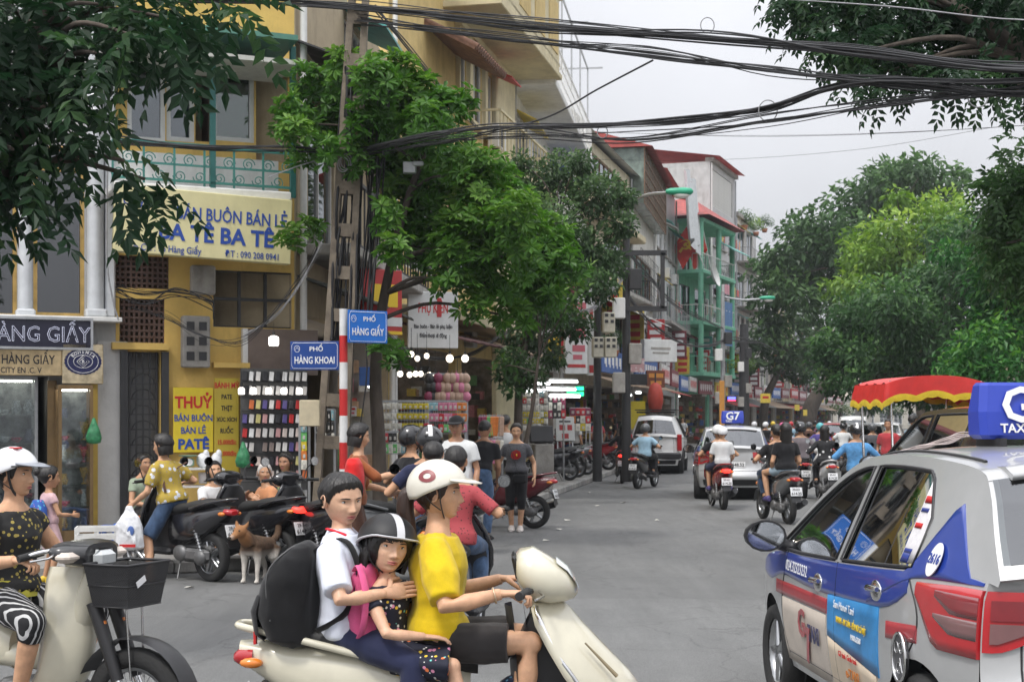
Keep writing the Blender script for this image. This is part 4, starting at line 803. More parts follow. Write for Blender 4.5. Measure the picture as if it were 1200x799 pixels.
def clutter():
 'canopies, pipes, boxes, fascia and blade signs that crowd the house fronts'
 rd = random.Random(21); cols = [('blue', (.05, .13, .38)), ('red', (.48, .04, .04)), ('white', (.62, .62, .6)), ('yellow', (.66, .5, .08)), ('green', (.06, .28, .14)), ('maroon', (.2, .04, .05)), ('teal', (.1, .38, .36))]; cm = [mat('sheet_'+n, c, .6, var=.15, vscale=3, grime=.4) for n, c in cols]
 for (nm, f) in ALLF:
  if nm in ('distant_house_row', 'park_wall_house', 'glassware_shop_house', 'pate_shop_house'): continue
  say = nm.replace('_', ' '); L = f.L
  for (a, b, c, d) in f.ops:
   if c > 3 and b-a < 4 and rd.random() < .55:
    w = b-a; q = MB(); o_ = rd.uniform(.4, .75); z = d+.12; q.add([(a-.1, -.01, z), (b+.1, -.01, z), (b+.15, -o_, z-.32), (a-.15, -o_, z-.32), (a-.1, -.01, z-.03), (b+.1, -.01, z-.03), (b+.15, -o_, z-.36), (a-.15, -o_, z-.36)], [(0, 3, 2, 1), (4, 5, 6, 7), (3, 7, 6, 2), (0, 4, 7, 3), (1, 2, 6, 5)]); q.build('window_canopy', rd.choice(cm), f.o)
   elif c > 3 and rd.random() < .5:
    q = MB()
    for i in range(6): x = a+(b-a)*(i+.5)/6; q.box((x, -.5+rd.uniform(-.05, .05), c+.55), ((b-a)/8, .02, rd.uniform(.4, .8)), 0, 0, rd.randrange(len(STOCK)))
    q.build('laundry', STOCK, f.o)['kind'] = 'stuff'
  for x in (.12, L-.12): q = MB(); q.cyl((x, -.09, .2), (x, -.09, f.h-.1), .05, n=8); q.build('drainpipe', rd.choice([M_STEEL, M_CONC, M_WHITE]), f.o)
  for i in range(5): q = MB(); z = rd.uniform(3.2, min(7, f.h-1)); q.box((rd.uniform(.4, L-.4), -.12, z), (rd.uniform(.25, .5), .22, rd.uniform(.3, .6)), None, .02); q.build('wall_box', rd.choice([M_CONC, M_WHITE, M_STEEL, M_IRON]), f.o)
  for k in range(0 if nm in ('corner_phone_shop', 'yellow_villa') else 1 if L < 7 else 2):
   ci = rd.randrange(len(cols)); x0 = L*(.06+.5*k); x1 = L*(.46+.5*k) if L >= 7 else L*.94; z = 3.45+rd.uniform(0, .35); sg, w, h = sign_board('fascia_sign', '%s fascia board %s the shop of the %s' % (cols[ci][0], 'over' if k == 0 else 'over the farther half of', say), f, (x0, x1, z-.4, z+.4), 1.25, .1, cm[ci])
   q = MB(); n = rd.randint(5, 8); ink_ = I_WHITE if ci not in (2, 3) else I_RED
   for i in range(n): q = MB(); q.box((-w*.38+w*.76*i/(n-1), -.055, .05), (w*.07, .01, .3)); q.box((-w*.38+w*.76*i/(n-1)+w*.02, -.056, -.12), (w*.03, .01, .16)); q.build('print_block', ink_, sg)
   ci = (ci+3) % len(cols); z = rd.uniform(4.4, 6.2); x = L*rd.uniform(.2, .8); p = f.p0+f.u*x-f.n*.75+Vector((0, 0, z)); o = thing('blade_sign', '%s upright sign sticking out from the %s, %s' % (cols[ci][0], say, ['closer end', 'farther end'][k]), 'sign', p, f.rz+R(90)); q = MB(); q.box((0, 0, 0), (.8, .1, 1.5), None, .02); q.build('board', cm[ci], o)
   for i in range(4): q = MB(); q.box((rd.uniform(-.05, .05), 0, .5-.34*i), (.5, .112, .2)); q.build('print_block', I_WHITE if ci not in (2, 3) else I_RED, o)
   q = MB(); q.box((-.5, 0, .4), (.45, .04, .04)); q.build('bracket', M_IRON, o)
  for k in range(2):
   if f.h > 9: ac_unit(f, L*(.25+.5*k), f.h*(.42+.22*k), label='air conditioner on the %s front, %s' % (say, ['lower', 'higher']
   [k]))
clutter()
# ---------------------------------------------------------------- cars
def curve1(pts, n=8):
 p = sorted(pts); q = smoothpath([(a, b, 0) for a, b in p], n); xs = np.array([v.x for v in q]); zs = np.array([v.y for v in q]); return lambda x: float(np.interp(x, xs, zs))
M_RUBBER = mat('rubber', (.025, .025, .025), .8, var=.2, bump=.2, bscale=60)
M_CHROME = mat('chrome', (.7, .7, .7), .15, metal=1.0, var=.05)
M_BLKP = mat('black_plastic', (.022, .022, .024), .45, var=.15)
M_ALLOY = mat('alloy', (.45, .46, .47), .3, metal=.9, var=.1)
M_CARGLASS = glassmat('car_glass', (.2, .24, .24), .75, .02)
M_TAIL = mat('tail_red', (.42, .015, .02), .12, var=.1, coat=.6)
M_TAILLIT = mat('tail_red_lit', (.9, .03, .02), .3, emit=2.5, var=0)
M_CLEAR = mat('lamp_clear', (.55, .5, .5), .15, var=.15, coat=.5)
M_ORANGE = mat('lamp_orange', (.75, .22, .03), .2, coat=.5)
M_MIRROR = mat('mirror_face', (.8, .82, .84), .03, metal=1.0, var=0)
def wheel_parts(parent, c, r, wd, axis_y=1, rimm=None, spokes=5, name='wheel', thin=False):
 'tyre with rim as a child; axle along local y'
 M = Matrix.Rotation(R(90), 3, 'X'); h = wd/2; mb = MB()
 mb.lathe([(r*.68, -h*.8), (r*.8, -h), (r*.94, -h*.95), (r, -h*.55), (r, h*.55), (r*.94, h*.95), (r*.8, h), (r*.68, h*.8), (r*.68, -h*.8)], n=32, M=M)
 w = mb.build(name, M_RUBBER, parent, c); rm = MB(); rm.lathe([(r*.69, -h*.7), (r*.62, -h*.5), (r*.62, h*.5), (r*.69, h*.7)], n=24, M=M)
 rm.lathe([(0, -h*.62), (r*.16, -h*.6), (r*.16, h*.6), (0, h*.62)], n=12, M=M)
 if thin:
  for i in range(28):
   a = 2*math.pi*i/28; s_ = (-1 if i % 2 else 1)*h*.45; rm.tube([(r*.1*math.cos(a+.5*(1 if i % 4 < 2 else -1)), s_, r*.1*math.sin(a+.5*(1 if i % 4 < 2 else -1))), (r*.64*math.cos(a), 0, r*.64*math.sin(a))], .0022, 4)
 else:
  for i in range(spokes):
   a = 2*math.pi*i/spokes;
   for sy in (-1, 1): rm.tube([(r*.12*math.cos(a), sy*h*.5, r*.12*math.sin(a)), (r*.64*math.cos(a), sy*h*.45, r*.64*math.sin(a))], [r*.09, r*.06], 6)
 rm.build('rim', rimm or M_ALLOY, w); return w
CARS = {}
HATCH = dict(front=1.93, rear=-1.80, fa=1.2125, ra=-1.2125, wr=.285, ww=.175, arch=.345, sill=.26, hw=.83,
    zr=[(-1.74, 1.02), (-1.62, 1.17), (-1.46, 1.36), (-1.3, 1.44), (-.8, 1.475), (-.2, 1.475), (.2, 1.425), (.55, 1.27), (1.02, .965)],
    zb=[(-1.8, .985), (-1.5, 1.02), (-.9, .985), (-.2, .945), (.5, .915), (1.02, .9), (1.5, .82), (1.95, .66)], wx=(-.08, .93), rx=(-1.08, -.155), roofx=(.26, -1.33), glass_rear=(-1.42, -1.70))
SUV = dict(front=2.2, rear=-2.15, fa=1.35, ra=-1.3, wr=.36, ww=.23, arch=.44, sill=.42, hw=.86,
   zr=[(-2.1, 1.1), (-2.02, 1.4), (-1.93, 1.66), (-1.75, 1.72), (-.8, 1.76), (.2, 1.74), (.5, 1.66), (.9, 1.32), (1.15, 1.13)],
   zb=[(-2.2, 1.08), (-1, 1.1), (.5, 1.08), (1.15, 1.07), (1.8, 1.02), (2.25, .92)], wx=(.1, 1.0), rx=(-.85, .0), roofx=(.5, -1.88), glass_rear=(-1.97, -2.08))
def car(name, label, spec, paint, loc, rz, group=None, detail=True, livery=None, dark=False):
 S = spec; zr = curve1(S['zr']); zb = curve1(S['zb']); fr, re = S['front'], S['rear']; xR = S['zr'][0][0]; xF = S['zr'][-1][0]; ztop = max(z for _, z in S['zr'])
 zbm = zb(-.2)
 def wv(z): return S['hw']*(1-.07*((z-.62)/.37)**2*(1 if z < .62 else .45)) if z < zbm else S['hw']*.975-(z-zbm)*.44
 def plan(x): return 1-.2*max(0, (x-.85)/(fr-.85))**2.4-.19*max(0, (-x-.7)/(-re-.7))**2.2
 def w(x, z): return wv(z)*plan(x)
 def zlow(x):
  z = S['sill']
  for xa in (S['fa'], S['ra']):
   d = abs(x-xa)
   if d < S['arch']: z = max(z, S['wr']+math.sqrt(S['arch']**2-d*d))
  return z
 o = thing(name, label, 'taxi' if livery else 'car', loc, rz, group)
 sw = lambda x, z, sd, off=0: (x, sd*(w(x, z)+off), z)
 def strip(mb, xs, lo, up, sd, nv=6, off=0.0, mi=None):
  rings = [[sw(x, lo(x)+(up(x)-lo(x))*j/nv, sd, off) for j in range(nv+1)] for x in xs]
  if sd > 0: rings = rings[::-1]
  mb.loft(rings, False, True, mi, False)
 def solid(mb, xs, lo, up, sd, nv=6, off=.004, th=.01, mi=None):
  'thin panel with an edge'
  ring = []
  for x in xs:
   ring.append([sw(x, lo(x)+(up(x)-lo(x))*j/nv, sd, off) for j in range(nv+1)]+[sw(x, lo(x)+(up(x)-lo(x))*j/nv, sd, off-th) for j in range(nv, -1, -1)])
  mb.loft(ring if sd < 0 else ring[::-1], True, True, mi, True)
 lin = np.linspace; sf, sr = fr-.2, re+.12; cut = 1.1 if S is HATCH else 0; wtop = lambda x: max(zb(x)+.014, zr(x)-.055-cut*max(0, S['rx'][0]+.17-x))
 # shell
 mb = MB(); xs = sorted(set(list(lin(sr, sf, 60))+[xa+S['arch']*q for xa in (S['fa'], S['ra']) for q in (-1, -.98, -.9, -.7, -.4, 0, .4, .7, .9, .98, 1)]))
 shoulder = lambda x: min(zb(x), .985 if S is HATCH else 1.08)
 for sd in (-1, 1):
  strip(mb, xs, zlow, zb, sd, 10)
  gx = [x for x in lin(xR, xF, 50)]
  strip(mb, gx, lambda x: max(zb(x), zr(x)-.062), zr, sd, 2)                       # roof rail
  strip(mb, lin(*sorted((S['wx'][0]+.015, S['rx'][1]-.015)), 4), zb, lambda x: zr(x)-.05, sd, 6)   # B pillar
  strip(mb, lin(xR, S['rx'][0]+.02, 16), zb, lambda x: max(zb(x), zr(x)-.05), sd, 6); strip(mb, lin(S['rx'][0]+.015, S['rx'][0]+.18, 5), wtop, lambda x: max(wtop(x), zr(x)-.05), sd, 2)     # C pillar
 def top(x, v):                                                                      # roof, screens: v across -1..1
  z = zr(x); ww = w(x, z); k = 1-v*v; bow = .13*max(0, (x-.2)/.8) if x > .2 else -.09*max(0, (-x+re*0-1.2)/.5)
  return (x+bow*k, v*ww, z+.045*k)
 vs_ = lin(-1, 1, 17)
 def topstrip(mb, x0, x1, v0=-1, v1=1, n=14, off=0.0, mi=None):
  rr = []
  for x in lin(x0, x1, n): rr.append([Vector(top(x, v))+Vector((0, 0, off)) for v in lin(v0, v1, 15)])
  mb.loft(rr, False, True, mi, False)
 topstrip(mb, S['roofx'][0], S['roofx'][1]);
 for (a, b) in ((S['roofx'][0], xF), (S['roofx'][1], xR)):
  topstrip(mb, a, b, -1, -.93, 8); topstrip(mb, a, b, .93, 1, 8)
 topstrip(mb, S['roofx'][1], S['glass_rear'][0], -1, 1, 5); topstrip(mb, S['glass_rear'][1], xR, -1, 1, 3)
 # bonnet and nose
 rows = [[(x+(sf*.0)+.0+(.2*((x-xF)/(sf-xF))**3)*(1-abs(v)**2.5), v*w(x, zb(x)), zb(x)+.05*(1-v*v)) for v in vs_] for x in lin(xF, sf, 12)]; mb.loft(rows, False, True, None, False)
 rows = [[(sf+(.2+.05*math.sin(math.pi*q))*(1-abs(v)**2.5), v*w(sf, zb(sf)*(1-q)+.3*q), zb(sf)*(1-q)+.24*q+.05*(1-v*v)*(1-q)) for v in vs_] for q in lin(0, 1, 8)]; mb.loft(rows, False, True, None, False)
 # tail: hatch skin down to the bumper
 def tailp(v, z):
  q = (z-.26)/(zb(sr)-.26); bul = .11*math.exp(-((z-.47)/.12)**2)+.02*math.sin(3*q); return (sr-(.1+bul)*(1-abs(v)**3.2)-bul*.35, v*w(sr, z), z)
 zt = max(zb(sr), zr(xR)); rows = [[tailp(v, z) for v in vs_] for z in lin(.26, zb(sr), 14)]; rows.append([Vector(top(xR, v)) for v in vs_]); mb.loft(rows, False, True, None, False)
 mb.build('body', paint, o)
 # glass
 for sd, nm in ((1, 'side_window'), (-1, 'side_window')):
  for (a, b) in (S['wx'], S['rx']):
   g = MB(); strip(g, lin(a, b, 14), lambda x: zb(x)+.012, wtop, sd, 6, -.012); g.build(nm, M_CARGLASS, o)
 g = MB(); topstrip(g, S['roofx'][0], xF, -.93, .93, 10, -.008); g.build('windscreen', M_CARGLASS, o)
 g = MB(); topstrip(g, S['glass_rear'][0], S['glass_rear'][1], -.97, .97, 8, .002); g.build('rear_window', M_CARGLASS, o)
 # window seals, door seams
 for sd in (-1, 1):
  sl = MB()
  for (a, b) in (S['wx'], S['rx']):
   up = [sw(x, wtop(x), sd, .001) for x in lin(a, b, 14)]; lo = [sw(x, zb(x)+.012, sd, .001) for x in lin(b, a, 14)]; sl.tube(up+lo, .009, 5, closed=True)
  for x0, dx in ((S['wx'][1]-.1, .08), (S['rx'][1]+.035, .0), (S['rx'][0]+.02, -.16)):
   sl.tube([sw(x0+dx*math.sin(3*q), zb(x0)+(max(zlow(x0), S['sill']+.08)-zb(x0))*q, sd, .0) for q in lin(0, 1, 12)], .005, 4)
  sl.tube([sw(x, S['sill']+.09, sd, 0) for x in lin(S['ra']+S['arch']+.03, S['fa']-S['arch']-.03, 12)], .005, 4)
  sl.tube([tailp(sd*.80, z) for z in lin(.62, zb(sr), 8)], .005, 4); sl.tube([tailp(v, .6) for v in lin(-.97, .97, 20)], .006, 4) if sd > 0 else None
  sl.build('seal', M_BLKP, o)
 # inside and underside
 u = MB(); u.box(((fr+re)/2, 0, .36), (fr-re-.5, 1.15, .2)); u.box((0, 0, .5), (2.3, 1.5, .1)); u.build('floor_pan', M_BLKP, o)
 for xa in (S['fa'], S['ra']): a = MB(); a.tube([(xa, -S['hw']+.14, S['wr']+.04), (xa, S['hw']-.14, S['wr']+.04)], S['arch']*.98, 20, True); a.build('wheel_well', mat('well_black', (.01, .01, .01), .95), o)
 for x, y in ((.25, .38), (.25, -.38), (-.75, 0)):
  s = MB(); wd = .48 if y else 1.2; s.box((x, y, .66), (.5, wd, .18), None, .05); s.box((x-.28, y, 1.0), (.14, wd, .6), Matrix.Rotation(R(-12), 3, 'Y'), .05)
  for yy in ([y] if y else [-.38, .38]): s.box((x-.36, yy, 1.33), (.09, .24, .17), None, .03)
  s.build('seat', mat('seat_grey', (.06, .06, .065), .8), o)
 d = MB(); d.box((xF-.28, 0, zbm-.06), (.4, 1.35, .2), None, .06); d.tube([(xF-.52+.06*math.sin(q), .38+.17*math.cos(q), zbm+.02+.16*math.sin(q)) for q in lin(0, 2*math.pi, 17)[:-1]], .014, 6, closed=True); d.build('dashboard', M_BLKP, o)
 for xa in (S['fa'], S['ra']):
  for sd in (-1, 1): wheel_parts(o, (xa, sd*(S['hw']-S['ww']/2-.02), S['wr']), S['wr'], S['ww'])
 # lamps, mirrors, handles, bumper trims, plate
 hx = S['rx'][0]-.5 if S is HATCH else sr
 for sd in (-1, 1):
  t = MB()
  if S is HATCH:
   lo = lambda x: .935-.20*min(1, max(0, (-1.21-x)/.17))-.03; up = lambda x: .96+.015*min(1, max(0, (-1.22-x)/.3))
   solid(t, lin(-1.2, sr, 10), lo, up, sd, 6, .014, .03)
   rows = [[Vector(tailp(sd*v, z))+Vector((-.014, 0, 0)) for z in lin(.735+.13*max(0, (.93-v)/.35)**1.3, .975, 7)] for v in lin(1.0, .56, 10)]; t.loft(rows if sd > 0 else rows[::-1], False, True, None, False); tl = t.build('tail_light', M_TAIL, o)
   for z0, z1, mm_ in ((.775, .85, mat('lamp_smoke', (.17, .08, .08), .15, coat=1)), (.858, .945, mat('brake_smoked', (.2, .01, .015), .1, coat=1))): c = MB(); solid(c, lin(-1.37, sr+.005, 6), lambda x: z0+.06*max(0, (x+1.5)/.13), lambda x: z1, sd, 3, .016, .006); c.build('side_lens', mm_, tl)
   c = MB(); rows = [[Vector(tailp(sd*v, z))+Vector((-.022, 0, 0)) for z in lin(.77+.09*max(0, (.93-v)/.3), .85, 4)] for v in lin(.97, .66, 8)]; c.loft(rows if sd > 0 else rows[::-1], False, True, None, False); c.build('reversing_lamp', mat('lamp_smoke'), tl)
   c = MB(); rows = [[Vector(tailp(sd*v, z))+Vector((-.021, 0, 0)) for z in lin(.862, .94, 4)] for v in lin(.97, .66, 8)]; c.loft(rows if sd > 0 else rows[::-1], False, True, None, False); c.build('brake_lamp', mat('brake_smoked', (.2, .01, .015), .1, coat=1), tl)
  else:
   t.box((sr-.06, sd*.74, .95), (.1, .14, .5), None, .02); t.build('tail_light', M_TAIL, o)
  h = MB(); rows = [[Vector((sf+.21*(1-abs(v)**2.5), sd*v*w(sf, z)*1.0, z))+Vector((.012, 0, 0)) for z in lin(zb(sf)-.2, zb(sf)-.04, 4)] for v in lin(.55, .98, 7)]; h.loft(rows if sd < 0 else rows[::-1], False, True, None, False); h.build('headlight', M_CLEAR, o)
  m = MB(); mx_, mz = S['wx'][1]-.06, zb(.85)+.075; my = sd*(w(.85, mz)+.15)
  m.loft([[(mx_+dx, my+sd*a*math.cos(q)*(1), mz+.01+b*math.sin(q)) for q in lin(0, 2*math.pi, 15)[:-1]] for (dx, a, b) in ((.1, .03, .02), (.08, .09, .065), (.03, .115, .085), (-.03, .12, .09))]); m.tube([(mx_+.02, sd*(w(.85, mz)-.03), mz-.06), (mx_+.02, my-sd*.05, mz-.03)], [.04, .03], 8); mr = m.build('wing_mirror', M_BLKP, o)
  f = MB(); f.add([(mx_-.033, my+sd*.105*math.cos(q), mz+.01+.078*math.sin(q)) for q in lin(0, 2*math.pi, 17)[:-1]], [tuple(range(16)), tuple(range(15, -1, -1))]); f.build('mirror_glass', M_MIRROR, mr)
  for hx_, hz in ((.2, .80), (-.74, .865)) if S is HATCH else ((.15, .95), (-.8, .96)):
   hd = MB(); p = Vector(sw(hx_, hz, sd, .0)); hd.ball(p, (.085, .012, .052), 14, 8); hd.tube([p+Vector((.075, sd*.012, .012)), p+Vector((.02, sd*.032, .016)), p+Vector((-.075, sd*.02, .018))], [.012, .017, .011], 8); hd.build('door_handle', M_CHROME, o)
 bt = MB(); rows = [[Vector(tailp(v, z))+Vector((-.008, 0, 0)) for v in lin(-.9, .9, 15)] for z in lin(.3, .42, 3)]; bt.loft(rows, False, True, None, False); bt.build('bumper_trim', M_BLKP, o)
 if S is SUV: bt = MB(); bt.box((sr-.2, 0, .55), (.18, 1.6, .2), None, .04); bt.build('rear_bumper', M_BLKP, o)
 pl = MB(); q = Vector(tailp(0, .72 if S is HATCH else .8)); pl.box(q+Vector((-.015, 0, 0)), (.012, .47, .11 if S is HATCH else .2), None, .004); pp = pl.build('number_plate', I_WHITE, o); letters('30A-648.52', .09, I_BLACK, pp, q+Vector((-.024, 0, 0)), (0, -1, 0), bold=.01)
 CARS[name] = dict(o=o, w=w, zb=zb, zr=zr, sw=sw, strip=strip, solid=solid, top=top, tailp=tailp, sr=sr, wtop=wtop)
 # spoiler lip and aerial
 if S is HATCH:
  s = MB(); rows = []
  for v in lin(-.86, .86, 13):
   p = Vector(top(-1.36, v)); rows.append([p+Vector((.1, 0, .012)), p+Vector((-.02, 0, .015)), p+Vector((-.1, 0, -.015)), p+Vector((-.095, 0, -.04)), p+Vector((0, 0, -.02))])
  s.loft(rows[::-1], True, True, None, True); s.build('spoiler', paint, o)
  s = MB(); s.box((-1.47, 0, 1.405), (.012, .3, .02)); s.build('brake_lamp', M_TAIL, o)
  for sd in (-1, 1): s = MB(); s.tube([Vector(top(x, sd*.86))+Vector((0, 0, .004)) for x in lin(.2, -1.2, 14)], .008, 5); s.build('roof_trim', M_BLKP, o)
 return o
PAINT = dict(silver=mat('paint_silver', (.47, .475, .475), .35, metal=.35, var=.04, coat=.8), white=mat('paint_white', (.75, .75, .74), .3, var=.03, coat=.7), black=mat('paint_black', (.02, .02, .022), .2, var=.05, coat=1), red=mat('paint_red', (.35, .03, .03), .25, coat=.8), grey=mat('paint_grey', (.2, .21, .22), .3, metal=.4, coat=.8))
def livery(nm, number=True):
 C = CARS[nm]; o = C['o']; zb, zr, sw = C['zb'], C['zr'], C['sw']; wtop_ = C['wtop']; lin = np.linspace
 blue = mat('livery_blue', (.02, .05, .29), .3, var=.06, coat=.7); red = mat('livery_red', (.36, .035, .045), .35, coat=.5); adb = mat('ad_blue', (.03, .22, .5), .35, var=.25, vscale=4); adw = mat('ad_cream', (.55, .46, .35), .4, var=.15, vscale=3); sil = mat('livery_silver', (.5, .44, .38), .4, var=.1)
 ic = lambda pts: curve1(pts, 6)
 for sd in (-1, 1):
  b = MB(); C['solid'](b, lin(1.55, -1.1, 30), ic([(1.55, .74), (1.2, .72), (.9, .775), (.2, .762), (-.8, .80), (-1.1, .9)]), lambda x: zb(x)-.006, sd, 6, .003, .006)
  C['solid'](b, lin(-.62, sr_ := C['sr']+.02, 22), ic([(-.62, .80), (-1.0, .93), (-1.2, .975), (C['sr'], .99)]), lambda x: min(max(zb(x)-.006, zb(x)+.4*(1-abs(x+1.3)/.33)-.1 if abs(x+1.3) < .3 else 0), zr(x)-.05), sd, 8, .0045, .008); b.build('blue_livery', blue, o)
  r = MB(); C['solid'](r, lin(1.05, .02, 12), ic([(1.05, .66), (0, .665)]), ic([(1.05, .735), (0, .74)]), sd, 3, .004, .006); r.build('red_stripe', red, o); r = MB(); C['solid'](r, lin(-.9, -1.22, 6), ic([(-.9, .68), (-1.22, .70)]), ic([(-.9, .755), (-1.22, .775)]), sd, 3, .004, .006); r.build('red_stripe', red, o)
  a = MB(); C['solid'](a, lin(.90, .03, 10), ic([(.03, .30), (.9, .30)]), ic([(.03, .655), (.9, .65)]), sd, 5, .0035, .006); a.build('door_panel', sil, o)
  a = MB(); C['solid'](a, lin(.0, -.80, 10), ic([(0, .56), (-.8, .48)]), ic([(0, .765), (-.8, .8)]), sd, 5, .0042, .006); a.build('advert_top', adb, o)
  a = MB(); C['solid'](a, lin(.0, -.76, 10), ic([(0, .28), (-.76, .28)]), ic([(0, .555), (-.76, .478)]), sd, 5, .0042, .006); a.build('advert_foot', adw, o)
  ax = (-1, 0, 0) if sd > 0 else (1, 0, 0)
  def tx(t, x, z, size, m, off=.012, **k): p = sw(x, z, sd, off); e = .02; q = Vector(sw(x, z+.05, sd, off))-Vector(p); return letters(t, size, m, o, p, ax, q, ext=.001, **k)
  if number:
   tx('024.32323232', .6, .835, .085, I_WHITE, bold=.0, xs=.9); tx('San Hanoi Taxi', -.3, .735, .055, I_WHITE, bold=.0); tx('NHANH - AN TOÀN - ĐẾN NƠI CÓ MẶT', -.42, .665, .042, I_YEL, bold=.015, xs=.62); tx('1900.6268', -.5, .61, .038, I_WHITE, bold=.01)
   tx('G', .47, .55, .2, red, bold=.03); tx('7', .38, .44, .26, red, bold=.035); tx('TAXI', .24, .52, .12, mat('ink_navy', (.05, .05, .12), .5), bold=.03, xs=.8); tx('G7 taxi  Grab taxi', -.35, .5, .04, I_RED, bold=.01); tx('e-TAXI', -.4, .42, .07, ink('orange', (.6, .2, .03)), bold=.03)
  # number disc on the pillar, fuel flap
  dsc = MB(); p = Vector(sw(-1.27, 1.06, sd, .013)); q = (Vector(sw(-1.27, 1.11, sd, .013))-p).normalized(); axv = Vector(ax); dsc.prism([(.066*math.cos(t), .076*math.sin(t)) for t in lin(0, 2*math.pi, 25)[:-1]], p, axv, q, .004); dd = dsc.build('number_disc', I_WHITE, o)
  if number: letters('2616', .062, ink('discblue', (.02, .05, .3)), dd, p+axv.cross(q)*.004, axv, q, bold=.015, ext=.001)
  if sd > 0:
   c = MB(); p = Vector(sw(-1.08, .62, sd, .004)); c.prism([(.085*math.cos(t), .105*math.sin(t)) for t in lin(0, 2*math.pi, 29)[:-1]], p, axv, (0, 0, 1), .014); ff = c.build('fuel_flap', mat('flap_grey', (.12, .12, .13), .3, metal=.6), o)
   c = MB(); c.tube([p+axv*(.085*math.cos(t))+Vector((0, .008, .105*math.sin(t))) for t in lin(0, 2*math.pi, 29)[:-1]], .008, 6, closed=True)
   for (u_, v_) in ((-.03, .04), (.03, .045), (.0, -.045)): c.tube([p+axv*(u_+.025*math.cos(t))+Vector((0, .009, v_+.025*math.sin(t))) for t in lin(0, 2*math.pi, 15)[:-1]], .003, 4, closed=True)
   c.tube([p+axv*.02+Vector((0, .01, .0)), p+axv*.05+Vector((0, .01, -.06))], .004, 4); c.build('flap_ring', M_CHROME, ff)
   # paper stickers on the rear door glass
   st = MB(); C['solid'](st, lin(-.90, -1.06, 5), lambda x: zb(x)+.03, lambda x: wtop_(x)-.02, sd, 4, -.008, .003); so = st.build('price_sticker', mat('sticker', (.72, .7, .72), .5, var=.1, vscale=30), o)
   for i, (z, m_, h_) in enumerate(((1.28, I_RED, .03), (1.24, blue, .018), (1.17, I_RED, .022), (1.06, blue, .02), (1.02, blue, .04))): k = MB(); C['solid'](k, lin(-.915, -.99, 3), lambda x: z, lambda x: z+h_, sd, 1, -.004, .003); k.build('print_line', m_, so)
   for x0, x1, z0, z1, q_ in ((-.24, -.46, 1.25, 1.39, 0), (-.72, -.8, 1.16, 1.36, 1)): k = MB(); C['solid'](k, lin(x0, x1, 3), lambda x: z0, lambda x: z1, sd, 2, -.03, .002); k.build('window_film', mat('film_teal', (.45, .62, .6), .4, var=.05), o)
 # roof sign
 s = thing('taxi_sign', 'blue taxi roof box sign of the ' + ('closest silver taxi' if number else 'silver taxi ahead in traffic'), 'sign', o.location, 0); s.rotation_euler = o.rotation_euler
 zt = zr(-.4)+.075; b = MB(); cxs = -.42
 sec = lambda z, d, hw: [(cxs+d, -hw, z), (cxs+d, hw, z), (cxs-d, hw, z), (cxs-d, -hw, z)]
 prof = [(zt, .085, .215), (zt+.02, .1, .235), (zt+.13, .095, .24), (zt+.255, .07, .225), (zt+.27, .06, .215)]
 rr = []
 for (z, d, hw) in prof: rr.append([(cxs+d, -hw+.03, z), (cxs+d, hw-.03, z), (cxs+d-.03, hw, z), (cxs-d+.03, hw, z), (cxs-d, hw-.03, z), (cxs-d, -hw+.03, z), (cxs-d+.03, -hw, z), (cxs+d-.03, -hw, z)])
 b.loft(rr, True, False); b.build('sign_box', mat('sign_blue', (.03, .06, .42), .35, var=.04), s)
 for xx, ax in ((cxs-.105, (0, -1, 0)), (cxs+.105, (0, 1, 0))):
  letters('G7', .235, I_WHITE, s, (xx, 0, zt+.155), ax, (0.12 if xx < cxs else -.12, 0, 1), bold=.02, ext=.003); letters('TAXI', .06, I_WHITE, s, (xx-.0, .08 if xx < cxs else -.08, zt+.05), ax, (0.12 if xx < cxs else -.12, 0, 1), bold=.02, ext=.003)
 for y in (-.15, .15): f = MB(); f.box((cxs, y, zt-.02), (.3, .03, .05)); f.build('sign_foot', M_BLKP, s)
 return s
